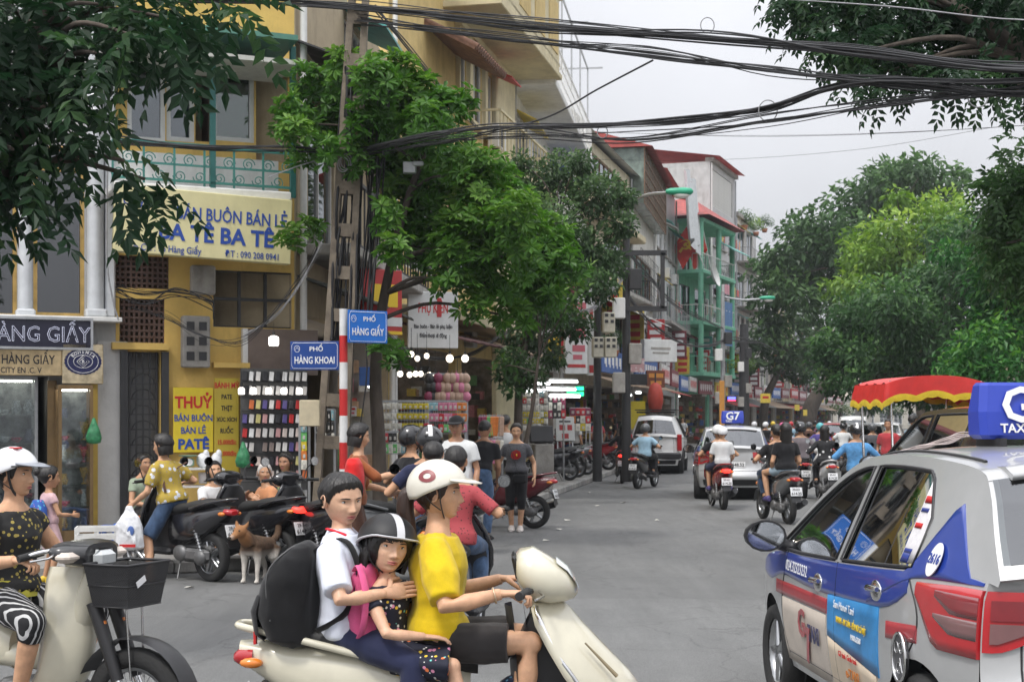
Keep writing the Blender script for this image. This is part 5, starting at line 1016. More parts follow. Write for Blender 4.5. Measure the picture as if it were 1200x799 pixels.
def traffic_cars():
 h = R(94.0); TX = (2.425, 7.54, 0)
 car('city_taxi', 'silver hatchback taxi with blue and red livery, closest to the viewer', HATCH, PAINT['silver'], TX, h, 'silver taxis', livery=True); livery('city_taxi')
 # wires taped to the near taxi roof, and an aerial
 o = CARS['city_taxi']['o']; T = CARS['city_taxi']['top']; wr = MB()
 for i in range(6):
  pts = [Vector(T(-.34, .3+.03*i))+Vector((0, 0, .05)), Vector(T(-.25, .42+.02*i))+Vector((0, 0, .07-.01*i)), Vector(T(-.08, .56+.05*(i % 3)))+Vector((0, 0, .012+.012*(i % 2))), Vector(T(.08, .66+.06*(i % 4)))+Vector((0, 0, .008)), Vector(T(.22, .86-.02*i))+Vector((0, 0, .006))]; wr.tube(smoothpath(pts, 6), .0035, 5)
 wr.build('roof_cable', mat('cable_pale', (.5, .42, .4), .6, var=.4, vscale=3), o)
 an = MB(); p = Vector(T(-1.1, -.35)); an.tube([p, p+Vector((-.05, 0, .75))], [.006, .003], 5); an.build('aerial', M_STEEL, o)
 TY = 31.9; tx2 = G(858, TY)
 car('city_taxi', 'silver hatchback taxi driving ahead in the street', HATCH, PAINT['silver'], tx2, R(82.5), 'silver taxis', livery=True); livery('city_taxi', False)
 sv = car('white_suv', 'boxy white four wheel drive with a black roof rack at the kerb', SUV, PAINT['white'], G(772, 46.5), R(81))
 rk = MB()
 for y in (-.55, .55): rk.box((-.6, y, 1.86), (2.2, .04, .05))
 for x in np.linspace(-1.6, .4, 6): rk.box((x, 0, 1.86), (.05, 1.1, .04))
 rk.box((-.6, 0, 1.93), (2.3, 1.25, .03)); rk.build('roof_rack', M_BLKP, sv)
 dk = car('dark_estate', 'dark grey car with chrome window frames just beyond the closest taxi', SUV, PAINT['black'], G(1160, 15.6), R(97))
 for i, (px, Y, p, rz, lab, sp) in enumerate(((1012, 52, 'white', 78, 'white hatchback in the traffic behind the denim rider', HATCH), (1000, 64, 'white', 77, 'white four wheel drive further up the street', SUV), (975, 58, 'red', 78, 'red hatchback half hidden between scooters', HATCH), (1040, 74, 'grey', 76, 'grey hatchback parked under the park trees', HATCH), (1035, 60, 'white', 77, 'white hatchback by the park kerb', HATCH))):
  car('traffic_car', lab, sp, PAINT[p], G(px, Y), R(rz), 'cars in the far traffic')
traffic_cars()
# ---------------------------------------------------------------- scooters and motorbikes (local x forward, y left)
M_SPAINT = mat('scooter_paint', (.5, .5, .5), .3, var=.04, coat=.7)
M_SEAT = mat('scooter_seat', (.02, .02, .02), .6, var=.2, bump=.15, bscale=120)
M_ENG = mat('engine_grey', (.16, .16, .16), .5, metal=.5, var=.25)
M_PLATE = mat('plate_white', (.72, .73, .74), .4, var=.05)
def xloft(mb, secs, n=20, pw=2.4, mi=None):
 'sections (x, z_centre, half_width, half_height[, y]) superellipses across x'
 rings = []
 for s in secs:
  x, zc, hw, hh = s[:4]; yc = s[4] if len(s) > 4 else 0
  ring = []
  for i in range(n):
   a = 2*math.pi*i/n; c, q = math.cos(a), math.sin(a); ring.append((x, yc+hw*math.copysign(abs(c)**(2/pw), c), zc+hh*math.copysign(abs(q)**(2/pw), q)))
  rings.append(ring)
 if secs[0][0] > secs[-1][0]: rings = rings[::-1]
 mb.loft(rings[::-1], True, True, mi)
NOSE = ((.38, .62, .08, .12), (.46, .72, .15, .2), (.56, .735, .2, .25), (.66, .66, .21, .25), (.76, .56, .2, .21), (.86, .465, .16, .17), (.925, .41, .11, .13), (.945, .385, .08, .09))
def scooter(label, group=None, plate='29-H1', number='614.25', wr=.25, mirrors=True, nose=False):
 o = thing('motor_scooter', label, 'scooter', (0, 0, 0), 0, group)
 fx = .7 if nose else .62; wheel_parts(o, (fx, 0, wr), wr, .085, spokes=5); wheel_parts(o, (-.62, 0, wr), wr, .1, spokes=5)
 mb = MB()
 for y in (-.075, .075): mb.cyl((fx, y, wr), (.44, y*.8, .62), .022, n=8)
 mb.tube([(.46, 0, .6), (.3, 0, 1.0)], .03, 8); mb.build('fork', M_ENG, o)
 f = MB(); f.loft([[(fx+(wr+.03)*math.cos(a)+.0, y*.075, wr+(wr+.03)*math.sin(a)+.02*(1-y*y)) for y in np.linspace(-1, 1, 7)] for a in np.linspace(R(5), R(150), 14)], False, True, None, False); f.build('front_fender', M_SPAINT, o)
 # front shield: horizontal slices, curved front, flat back
 s = MB(); rings = []
 for (z, xf, hw, dp) in NOSE if nose else ((.36, .45, .06, .08), (.45, .53, .14, .16), (.58, .52, .205, .2), (.7, .455, .215, .19), (.82, .385, .18, .15), (.91, .335, .13, .11), (.96, .31, .09, .06)):
  rings.append([(xf-dp*abs(math.sin(a))**2.2, hw*math.sin(a), z) for a in np.linspace(-math.pi/2, math.pi/2, 15)]+[(xf-dp-.03, -hw*math.sin(a), z) for a in np.linspace(-math.pi/2, math.pi/2, 7)])
 s.loft(rings, True, True); s.build('front_shield', M_SPAINT, o)
 t = MB(); t.box((.5, 0, .63), (.06, .09, .05), Matrix.Rotation(R(30), 3, 'Y'), .015); t.build('badge', M_CHROME, o)
 for sd in (-1, 1): t = MB(); t.ball((.46, sd*.14, .6), (.075, .04, .035), 10, 6); t.build('turn_lamp', M_ORANGE, o)
 k = MB(); k.loft([[(x, y*hw, z) for y in np.linspace(-1, 1, 9)] for (x, z, hw) in ((.2, .3, .2), (.265, .45, .19), (.245, .65, .18), (.235, .82, .15), (.22, .93, .08))], False, True, None, False)
 k.loft([[(x-.05-.03*(1-y*y), y*hw, z) for y in np.linspace(1, -1, 9)] for (x, z, hw) in ((.2, .3, .2), (.265, .45, .19), (.245, .65, .18), (.235, .82, .15), (.22, .93, .08))], False, True, None, False); k.build('leg_shield', M_BLKP, o)
 fb = MB(); fb.box((.08, 0, .285), (.44, .36, .07), None, .03); fb.build('floorboard', M_BLKP, o)
 b = MB(); xloft(b, [(.0, .5, .08, .16), (-.08, .53, .125, .2), (-.3, .55, .15, .2), (-.55, .6, .15, .17), (-.8, .68, .11, .1), (-.96, .735, .05, .045)]); b.build('side_panel', M_SPAINT, o)
 q = MB(); xloft(q, [(.03, .69, .06, .05), (-.08, .715, .115, .065), (-.25, .725, .14, .06), (-.42, .76, .145, .06), (-.6, .79, .13, .055), (-.76, .81, .08, .035)]); q.build('seat', M_SEAT, o)
 g = MB(); g.tube(smoothpath([(-.45, .15, .74), (-.7, .14, .8), (-.93, .07, .84), (-.97, 0, .845), (-.93, -.07, .84), (-.7, -.14, .8), (-.45, -.15, .74)], 4), .016, 8); g.build('grab_rail', M_SPAINT, o)
 tl = MB(); xloft(tl, [(-.9, .72, .085, .04), (-.96, .715, .08, .036), (-.985, .71, .04, .02)]); tl.build('tail_light', M_TAIL, o)
 for sd in (-1, 1): t = MB(); t.ball((-.9, sd*.105, .7), (.05, .028, .022), 10, 6); t.build('turn_lamp', M_ORANGE, o)
 rf = MB(); rf.loft([[(x, y*.075, z+.0) for y in (-1, -.5, 0, .5, 1)] for (x, z) in ((-.74, .62), (-.88, .6), (-.94, .5), (-.98, .36))], False, True, None, False); rf.build('rear_fender', M_BLKP, o)
 p = MB(); M = Matrix.Rotation(R(18), 3, 'Y'); p.box((-.965, 0, .525), (.008, .19, .14), M, .002); pl = p.build('number_plate', M_PLATE, o)
 up = Vector((.31, 0, .95)); letters(plate, .05, I_BLACK, pl, (-.96, 0, .557), (0, -1, 0), up, bold=.012, ext=.0006); letters(number, .062, I_BLACK, pl, (-.98, 0, .495), (0, -1, 0), up, bold=.015, ext=.0006)
 for c in kids(pl):
  c.location = (-.006, 0, .0)
 e = MB(); e.box((-.42, .0, .3), (.46, .16, .16), None, .05); e.box((-.5, .1, .27), (.42, .09, .15), None, .04); e.ball((-.28, .13, .28), (.11, .05, .085), 14, 8); e.ball((-.6, .13, .25), (.09, .05, .08), 14, 8); e.build('engine', M_ENG, o)
 x = MB(); x.tube([(-.2, -.1, .22), (-.4, -.14, .2), (-.55, -.15, .24)], .02, 8); x.tube([(-.5, -.155, .25), (-.62, -.16, .28), (-.9, -.165, .36)], [.04, .055, .05], 12); x.build('exhaust', M_BLKP, o)
 x = MB(); x.tube([(-.58, -.2, .3), (-.85, -.21, .37)], [.03, .035], 8, flat=(1, .3)); x.build('heat_shield', M_CHROME, o)
 sh = MB(); coil = [(-.62+.13*q/60+.024*math.cos(q*.9), .12+.024*math.sin(q*.9), .28+.28*q/60) for q in range(61)]; sh.tube(coil, .006, 5); sh.cyl((-.62, .12, .25), (-.48, .12, .58), .014, n=8); sh.build('shock_absorber', M_ALLOY, o)
 st = MB(); st.tube([(-.25, .1, .22), (-.32, .2, .02)], .01, 6); st.build('side_stand', M_ENG, o)
 # handlebar
 h = MB(); bar = smoothpath([(.2, .34, 1.0), (.24, .2, 1.005), (.3, 0, .985), (.24, -.2, 1.005), (.2, -.34, 1.0)], 5); h.tube(bar, .012, 8); h.build('handlebar', M_BLKP, o)
 for sd in (-1, 1):
  gr = MB(); gr.tube([(.235, sd*.21, 1.005), (.2, sd*.34, 1.0)], .018, 10); gr.build('grip', M_RUBBER, o); lv = MB(); lv.tube([(.28, sd*.17, 1.005), (.3, sd*.24, .99), (.265, sd*.33, .985)], .006, 6); lv.build('brake_lever', M_CHROME, o)
  if mirrors:
   m = MB(); tip = Vector((.22, sd*.3, 1.2)); m.tube([(.26, sd*.19, 1.01), (.27, sd*.23, 1.12), tip], .006, 6); Mr = Matrix.Rotation(R(90), 3, 'Y'); m.lathe([(0, .03), (.04, .026), (.05, .0), (.048, -.008)], tip+Vector((0, 0, .0)), 14, Mr); mm_ = m.build('mirror', M_BLKP, o)
   gl = MB(); gl.add([tip+Vector((-.0085, .045*math.cos(a), .045*math.sin(a))) for a in np.linspace(0, 2*math.pi, 15)[:-1]], [tuple(range(13, -1, -1)), tuple(range(14))]); gl.build('mirror_glass', M_MIRROR, mm_)
 if nose:
  c = MB(); rr = []
  for (x, zc, hw, hh) in ((.19, 1.085, .13, .05), (.205, 1.075, .165, .075), (.26, 1.05, .19, .105), (.33, 1.025, .175, .092), (.395, 1.01, .135, .066), (.43, .995, .09, .04), (.445, .99, .04, .018)):
   rr.append([(x, hw*math.copysign(abs(math.cos(a))**.85, math.cos(a)), zc+hh*math.copysign(abs(math.sin(a))**.8, math.sin(a))*(1.15 if math.sin(a) > 0 else 1)) for a in np.linspace(0, 2*math.pi, 25)[:-1]])
  c.loft(rr[::-1], True, True); c.build('handlebar_cowl', M_SPAINT, o); l = MB(); l.loft([[(x+.006, .1*v, z+.012-.02*v*v) for v in np.linspace(-1, 1, 9)] for (x, z) in ((.35, 1.118), (.395, 1.085), (.428, 1.04), (.445, 1.0))], False, True, None, False); l.build('headlight', mat('headlamp_glass', (.75, .77, .76), .12, coat=1), o); l = MB()
  for q in (-.105, .105): l.tube([(.3, q*1.4, 1.06), (.36, q*1.25, 1.05), (.405, q*.8, 1.02)], .004, 5)
  l.build('cowl_seam', M_BLKP, o)
  n_ = MB(); n_.tube([(.32, 0, .9), (.3, 0, .97)], [.075, .06], 12); n_.build('cowl_neck', M_SPAINT, o)
  for sd in (-1, 1):
   tr = MB(); tr.tube(smoothpath([(.27, sd*.1, .93), (.285, sd*.14, .88), (.36, sd*.19, .74), (.455, sd*.2, .6), (.5, sd*.18, .45)], 5), .011, 7); tr.build('shield_trim', M_CHROME, o)
   v = MB(); v.tube([(.47, sd*.155, .79), (.6, sd*.165, .655)], [.004, .009], 5); v.build('shield_crease', mat('crease_brown', (.25, .2, .12), .5), o)
  ip = MB(); ip.prism([(.27, .93), (.31, .92), (.47, .6), (.51, .42), (.3, .3), (.2, .36), (.215, .6), (.205, .8)], (0, 0, 0), (1, 0, 0), (0, 0, 1), .19); ip.build('inner_panel', M_BLKP, o)
  ds = MB(); ds.box((.188, 0, 1.09), (.02, .24, .1), Matrix.Rotation(R(-12), 3, 'Y'), .01); ds.build('dashboard', M_BLKP, o)
  return o
 c = MB(); xloft(c, [(.2, 1.0, .06, .05), (.235, 1.01, .17, .075), (.29, 1.01, .18, .085), (.36, 1.0, .14, .085), (.41, .985, .07, .05)], 20, 2.2); c.build('handlebar_cowl', M_SPAINT, o)
 l = MB(); xloft(l, [(.37, .99, .115, .06), (.41, .98, .09, .05), (.43, .975, .04, .03)]); l.build('headlight', M_CLEAR, o); d = MB(); d.box((.205, 0, 1.02), (.012, .2, .075), Matrix.Rotation(R(-25), 3, 'Y'), .01); d.build('dashboard', M_BLKP, o)
 return o
def variant(m, col, **k): return mat('bike_'+m, col, .25, var=.05, coat=.8, **k)
SPAINTS = dict(black=variant('black', (.015, .015, .018)), red=variant('red', (.28, .015, .02)), cream=variant('cream', (.62, .585, .46)), white=variant('white', (.7, .7, .7)), grey=variant('grey', (.13, .135, .14)), blue=variant('blue', (.04, .08, .25)), maroon=variant('maroon', (.12, .012, .02)), silver=variant('silver', (.45, .46, .47)))
PROTO = scooter('black scooter parked closest to the iron door')
CM0 = {}
for _c in bpy.data.objects:
 if _c.parent: CM0.setdefault(_c.parent.name, []).append(_c)
PUSED = []
def bike(loc, rz, paint, label, group=None, lit=False, lean=0.0, s=1.0):
 rm = {'scooter_paint': SPAINTS[paint]}
 if lit: rm['tail_red'] = M_TAILLIT
 o = copy_tree(PROTO, None, rm, CM0)
 o.location = loc; o.rotation_euler = (lean, 0, rz); o.scale = (s, s, s); o['label'] = label
 if group: o['group'] = group
 return o
def underbone(label):
 'step-through motorbike with spoked wheels, cream leg shields and a front basket'
 o = thing('step_through_motorbike', label, 'motorbike', (0, 0, 0)); wr = .285; cream = SPAINTS['cream']
 wheel_parts(o, (.62, 0, wr), wr, .062, thin=True); wheel_parts(o, (-.6, 0, wr), wr, .07, thin=True)
 for y in (-.07, .07):
  f = MB(); f.tube([(.62, y, wr), (.5, y, .56)], .018, 8); f.build('fork_leg', M_CHROME, o); f = MB(); f.tube([(.56, y, .42), (.42, y, .78)], [.03, .036], 8); f.build('fork_cover', M_BLKP, o)
 f = MB(); f.lathe([(.0, -.03), (.07, -.03), (.07, .03), (0, .03)], (.62, 0, wr), 16, Matrix.Rotation(R(90), 3, 'X')); f.build('drum_brake', M_ALLOY, o)
 for ang, xx, m in ((np.linspace(R(-12), R(155), 16), .62, M_BLKP), (np.linspace(R(20), R(190), 16), -.6, M_BLKP)):
  f = MB(); rr = [[(xx+(wr+.03)*math.cos(a), y*.065, wr+(wr+.03+.012*(1-y*y))*math.sin(a)+.015) for y in np.linspace(-1, 1, 7)] for a in ang]; f.loft(rr, False, True, None, False); f.build('fender', m, o)
 s = MB(); rr = []
 for (z, xf, hw) in ((.32, .26, .15), (.45, .34, .16), (.6, .36, .15), (.75, .345, .12), (.88, .33, .08), (.94, .33, .055)): rr.append([(xf-.16*abs(y)**2, y*hw, z) for y in np.linspace(-1, 1, 13)]+[(xf-.16*abs(y)**2-.025, y*hw, z) for y in np.linspace(1, -1, 13)])
 s.loft(rr); s.build('leg_shield', cream, o)
 t = MB(); t.tube([(.38, 0, .9), (.3, 0, .7), (.05, 0, .48), (-.2, 0, .5)], [.06, .07, .06, .07], 10); t.build('frame', cream, o)
 b = MB(); xloft(b, [(-.1, .52, .06, .1), (-.25, .58, .1, .12), (-.5, .62, .11, .1), (-.8, .66, .07, .06)]); b.build('side_panel', cream, o)
 q = MB(); xloft(q, [(.05, .68, .06, .04), (-.1, .715, .11, .05), (-.35, .73, .12, .045), (-.6, .75, .11, .045), (-.72, .755, .07, .03)]); q.build('seat', M_SEAT, o)
 e = MB(); e.box((-.02, 0, .3), (.36, .18, .16), None, .04); e.cyl((.12, 0, .32), (.3, 0, .34), .07, n=14); e.lathe([(0, -.12), (.08, -.12), (.09, -.08), (.09, .08), (.08, .12), (0, .12)], (-.05, 0, .3), 16, Matrix.Rotation(R(90), 3, 'X')); e.build('engine', M_ENG, o)
 x = MB(); x.tube([(.25, -.09, .28), (.1, -.13, .2), (-.3, -.14, .21), (-.75, -.14, .28)], [.018, .02, .03, .035], 10); x.build('exhaust', M_CHROME, o)
 for sd in (-1, 1): p = MB(); p.cyl((.0, sd*.1, .24), (.0, sd*.27, .24), .014, n=8); p.build('foot_peg', M_RUBBER, o); p = MB(); p.cyl((-.6, sd*.11, .3), (-.5, sd*.12, .62), .025, n=10); p.build('shock_absorber', M_CHROME, o)
 h = MB(); h.tube(smoothpath([(.2, .33, 1.0), (.27, .2, 1.03), (.33, 0, 1.0), (.27, -.2, 1.03), (.2, -.33, 1.0)], 5), .012, 8); h.build('handlebar', M_CHROME, o)
 c = MB(); rr = [[(x+dx, y_, z_) for (dx, y_, z_) in ((-.05, -hw, zc-hh), (.04, -hw*.9, zc-hh), (.06, 0, zc-hh), (.04, hw*.9, zc-hh), (-.05, hw, zc-hh), (-.05, hw*.9, zc+hh), (.02, hw*.6, zc+hh), (.035, 0, zc+hh), (.02, -hw*.6, zc+hh), (-.05, -hw*.9, zc+hh))] for (x, zc, hw, hh) in ((.33, .97, .12, .02),)]
 xloft(c, [(.22, 1.02, .13, .03), (.28, 1.02, .22, .05), (.34, 1.01, .22, .055), (.41, 1.0, .12, .06)], 20, 3); c.build('handlebar_cowl', mat('cowl_dark', (.03, .03, .032), .3, coat=.5), o)
 l = MB(); l.box((.425, 0, .985), (.06, .15, .09), None, .025); l.build('headlight', mat('headlamp_dim', (.5, .52, .52), .1, coat=1), o)
 for sd in (-1, 1):
  l = MB(); l.box((.35, sd*.17, 1.0), (.09, .12, .05), None, .02); l.build('turn_lamp', mat('lamp_pale', (.6, .52, .45), .2, coat=.6), o); g = MB(); g.tube([(.245, sd*.22, 1.025), (.2, sd*.335, 1.0)], .018, 10); g.build('grip', M_RUBBER, o); v = MB(); v.tube([(.3, sd*.19, 1.02), (.31, sd*.26, 1.0), (.27, sd*.34, .99)], .006, 6); v.build('brake_lever', M_CHROME, o)
  l = MB(); l.ball((.47, sd*.07, .68), (.025, .018, .03), 10, 6); l.build('reflector', M_ORANGE, o)
 # basket: wire mesh on a frame
 bk = MB(); c0 = Vector((.56, 0, .8)); W0, W1, L0, L1, H_ = .125, .165, .1, .125, .2
 cor = lambda q, s, t: c0+Vector(((L0+(L1-L0)*q)*s, (W0+(W1-W0)*q)*t, H_*q-.03))
 for q in (0, .5, 1): bk.tube([cor(q, a, b_) for a, b_ in ((1, 1), (1, -1), (-1, -1), (-1, 1))], .007 if q == 1 else .004, 5, closed=True)
 bo = bk.build('basket', M_BLKP, o); w = MB()
 for (a, b_, c_, d_) in ((1, -1, 1, 1), (-1, -1, -1, 1), (-1, 1, 1, 1), (-1, -1, 1, -1)):
  w.add([cor(0, a, b_), cor(0, c_, d_), cor(1, c_, d_), cor(1, a, b_)], [(0, 1, 2, 3)])
 w.add([cor(0, 1, 1), cor(0, 1, -1), cor(0, -1, -1), cor(0, -1, 1)], [(0, 1, 2, 3)]); mm_ = mat('basket_mesh', (.02, .02, .022), .5, var=0)
 nt = mm_.node_tree; tc_ = nt.nodes.new('ShaderNodeTexCoord'); ck = nt.nodes.new('ShaderNodeTexChecker'); ck.inputs['Scale'].default_value = 190; ck.inputs[1].default_value = (1, 1, 1, 1); ck.inputs[2].default_value = (.72, .72, .72, 1); nt.links.new(tc_.outputs['Object'], ck.inputs[0]); nt.links.new(ck.outputs[0], nt.nodes['Principled BSDF'].inputs['Alpha'])
 w.build('basket_mesh', mm_, bo); st = MB(); st.tube([(.62, .05, .42), (.6, .06, .77)], .006, 5); st.tube([(.62, -.05, .42), (.6, -.06, .77)], .006, 5); st.build('basket_stay', M_CHROME, bo)
 rg = MB(); rg.box(c0+Vector((L1*.985+.003, -.06, .09)), (.003, .07, .03), Matrix.Rotation(R(25), 3, 'X')); rg.build('white_rag', I_WHITE, bo)
 return o
# ---------------------------------------------------------------- people (local x forward, y left, z up)
def skin(n, c): return mat('skin_'+n, c, .48, var=.13, vscale=16, spec=.38, sss=.06, bump=.05, bscale=260)
SKIN = dict(a=skin('a', (.6, .345, .21)), b=skin('b', (.5, .275, .16)), c=skin('c', (.4, .21, .125)), d=skin('d', (.66, .4, .265)))
M_HAIR = mat('hair_black', (.012, .01, .009), .38, var=.35, vscale=70, bump=.35, bscale=110, stretch=(1, 1, .12))
M_HAIRBR = mat('hair_brown', (.035, .018, .012), .38, var=.35, vscale=70, bump=.35, bscale=110, stretch=(1, 1, .12))
M_HAIRW = mat('hair_white', (.6, .56, .52), .5, var=.2, vscale=60, bump=.35, bscale=90)
M_EYEW = mat('eye_white', (.7, .68, .65), .2, var=0); M_EYED = mat('eye_dark', (.012, .008, .006), .1, var=0); M_LIP = mat('lip', (.42, .13, .12), .45, var=.1)
def cloth(n, c=(.5, .5, .5), **k): return mat('cloth_'+n, c, .85, var=k.pop('var', .12), vscale=k.pop('vscale', 10), bump=.08, bscale=k.pop('bscale', 300), sheen=.15, spec=.2, **k)
def remesh(mb, name, m, parent, vox, sm=5, wrinkle=0.0, seed=0, extra=None):
 me = bpy.data.meshes.new('t'); me.from_pydata(mb.v, [], mb.f); t = bpy.data.objects.new('t', me); TXTSC.collection.objects.link(t)
 q = t.modifiers.new('r', 'REMESH'); q.mode = 'VOXEL'; q.voxel_size = vox; q.use_smooth_shade = True
 if sm: q = t.modifiers.new('s', 'SMOOTH'); q.factor = .5; q.iterations = sm
 vl = TXTSC.view_layers[0]; vl.update(); out = bpy.data.meshes.new_from_object(t.evaluated_get(vl.depsgraph)); bpy.data.objects.remove(t); bpy.data.meshes.remove(me); out.name = name
 n = len(out.vertices)
 if wrinkle and n:
  co = np.empty(n*3, np.float32); out.vertices.foreach_get('co', co); co = co.reshape(-1, 3); no = np.empty(n*3, np.float32); out.vertices.foreach_get('normal', no); no = no.reshape(-1, 3)
  rg = np.random.default_rng(seed+5); d = np.zeros(n)
  for i in range(7):
   k = rg.normal(size=3)*np.array([1, 1, .7])*(13+7*i); w = rg.normal(size=3)*9; d += (1-2*np.abs(np.sin(co@k*.5+rg.uniform(0, 6)+1.3*np.sin(co@w))))/(1+.5*i)
  d = np.tanh(d*.7); co += no*(d*wrinkle)[:, None]; out.vertices.foreach_set('co', co.ravel())
 if extra is not None:
  bm = bmesh.new(); bm.from_mesh(out); me2 = bpy.data.meshes.new('e'); me2.from_pydata(extra.v, [], extra.f); bm.from_mesh(me2); bm.to_mesh(out); bm.free(); bpy.data.meshes.remove(me2)
 out.polygons.foreach_set('use_smooth', [True]*len(out.polygons)); out.materials.clear(); out.materials.append(m)
 o = bpy.data.objects.new(name, out); COL.objects.link(o); o.parent = parent; return o
def head_surf(th, ph, age=1.0):
 th = np.asarray(th, float); ph = np.asarray(ph, float); cp = np.abs(np.cos(ph)); cz = np.sin(ph)
 low = np.clip(-cz, 0, 1); cp = np.where(cz > 0, cp**.85, cp**(.85-.3*low)); cx = cp*np.cos(th); cy = cp*np.sin(th)
 cx = np.sign(cx)*np.abs(cx)**.92; cy = np.sign(cy)*np.abs(cy)**.92
 z = np.where(cz > 0, .114*cz, .118*cz); t = np.clip((-z-.005)/.11, 0, 1)
 x = np.where(cx > 0, .088*cx*(1+.22*t), .102*cx*(1-.62*t)); y = .0735*cy*(1-.30*t**1.2); f = np.clip(cx*4-.6, 0, 1); ay = np.abs(y); E = lambda a, b: np.exp(-a**2-b**2)
 pr = np.interp(z, [-.053, -.047, -.037, -.012, .008, .028], [0, .35, 1, .5, .2, 0]); nw = np.interp(z, [-.045, -.03, .01], [.0125, .011, .0085])
 d = .0225*pr*np.exp(-(y/nw)**2)+.008*E((ay-.0135)/.006, (z+.040)/.007)
 d += -.010*E((ay-.031)/.017, (z-.003)/.011)+.0045*E((ay-.030)/.026, (z-.024)/.009)+.005*E((ay-.042)/.018, (z+.030)/.02)
 d += .0065*E(y/.019, (z+.0615)/.0048)+.007*E(y/.0165, (z+.0735)/.0055)-.0035*E(y/.022, (z+.0675)/.0022)-.004*E(y/.02, (z+.086)/.006)+.006*E(y/.02, (z+.102)/.011)
 x = x+d*f
 return x, y, z
def person(label, loc, rz=0.0, h=1.6, pelvis=None, lean=0.0, side=0.0, twist=0.0, head=(0, 0, 0), hands=(None, None), feet=(None, None), skin='a', hair='short', top=None, bottom=None, shoes=None,
   helmet=None, lod=1, fem=True, fat=1.0, grip=('relax', 'relax'), palm=(None, None), elbow=(None, None), knee=(None, None), group=None, cap=None, hairm=None, vox=None, name='person', hs=1.0, collar=None, armr=1.0, brow=True):
 k = h/1.6; o = thing(name, label, 'person', loc, rz, group); V = Vector; sk = SKIN[skin]
 vox = vox or (.009, .013, .02)[lod]; Pv = V(pelvis) if pelvis else V((0, 0, .87*k))
 d = V((math.sin(R(lean)), math.sin(R(side)), math.cos(R(lean)))).normalized(); lat = V((0, 1, 0)); lat = (lat-d*lat.dot(d)).normalized(); tq = Quaternion(d, R(twist)); latS = tq @ lat; fw = lat.cross(d); fwS = latS.cross(d)
 N = Pv+d*.44*k; nd = (d*.6+V((0, 0, 1))*.5+fwS*.12).normalized(); Hc = N+nd*.165*k
 shs = .148 if fem else .168; sh = [N+latS*(s*shs*k)-d*.08*k for s in (1, -1)]; hp = [Pv+lat*(s*.085*k)-d*.02*k for s in (1, -1)]
 def ik(a, t, l1, l2, pole):
  a = V(a); t = V(t); v = t-a; L = min(v.length, (l1+l2)*.995); v = v.normalized(); q = (l1*l1-l2*l2+L*L)/(2*L); hh = math.sqrt(max(0, l1*l1-q*q)); p = V(pole); p = (p-v*p.dot(v))
  p = p.normalized() if p.length > 1e-4 else v.orthogonal().normalized(); return a+v*q+p*hh, a+v*L
 arms = []; legs = []
 for i, s in enumerate((1, -1)):
  t = V(hands[i]) if hands[i] is not None else sh[i]+latS*(s*.06*k)-V((0, 0, .47*k))+fwS*.05*k
  e, wv = ik(sh[i], t, .265*k, .235*k, elbow[i] if elbow[i] is not None else (fwS*-.6+latS*s*.5+V((0, 0, -.7)))); arms.append((sh[i], e, wv))
  t = V(feet[i]) if feet[i] is not None else V((hp[i].x-.01, hp[i].y+s*.02*k, 0))
  an = t+V((0, 0, .075*k)); kn, an = ik(hp[i], an, .405*k, .39*k, knee[i] if knee[i] is not None else (fw+lat*s*.12)); legs.append((hp[i], kn, an, t))
 secs = ([(-.10, .085, .075), (-.04, .155, .105), (.04, .163, .108), (.13, .125, .085), (.2, .127, .09), (.3, .142, .108), (.36, .142, .09), (.405, .105, .07), (.465, .052, .05)] if fem else
   [(-.10, .085, .075), (-.04, .15, .1), (.04, .155, .102), (.13, .142, .092), (.2, .148, .097), (.3, .165, .108), (.36, .16, .097), (.405, .12, .075), (.465, .058, .055)])
 def torso(mb, t0, t1, inf=0.0, mul=1.0):
  rings = []; ts = [q for q in np.linspace(t0, t1, 14)]
  for t in ts:
   hw = float(np.interp(t, [q[0] for q in secs], [q[1] for q in secs]))*fat*mul+inf; dp = float(np.interp(t, [q[0] for q in secs], [q[2] for q in secs]))*fat*mul+inf
   ff = min(1, max(0, (t-.1)/.25)); c = Pv+d*t*k; L_ = lat.lerp(latS, ff); F_ = fw.lerp(fwS, ff); rings.append([c+L_*(hw*k*math.cos(a))+F_*(dp*k*math.sin(a)*(1.06 if math.sin(a) > 0 else .94)) for a in np.linspace(0, 2*math.pi, 21)[:-1]])
  mb.loft(rings)
 body = MB(); torso(body, -.1, .465, 0, .93); body.tube([N-d*.05*k, N+nd*.06*k, Hc-nd*.03*k], [.056*k, .049*k, .052*k], 14)
 def trap(mb, inf=0.0):
  for a_ in sh: mb.tube([N+nd*.03*k, N.lerp(a_, .4)+d*.008*k, a_+d*.0*k], [(.04+inf)*k, (.045+inf)*k, (.04+inf)*k], 10)
 trap(body)
 for (a, e, wv) in arms:
  m1 = a.lerp(e, .45); m2 = e.lerp(wv, .35); body.tube([a+d*.01*k, m1, e, m2, wv], [.046*k*armr, .043*k*armr, .036*k*armr, .037*k*armr, .0245*k*armr], 12); body.ball(a, .047*k*armr, 12, 8)
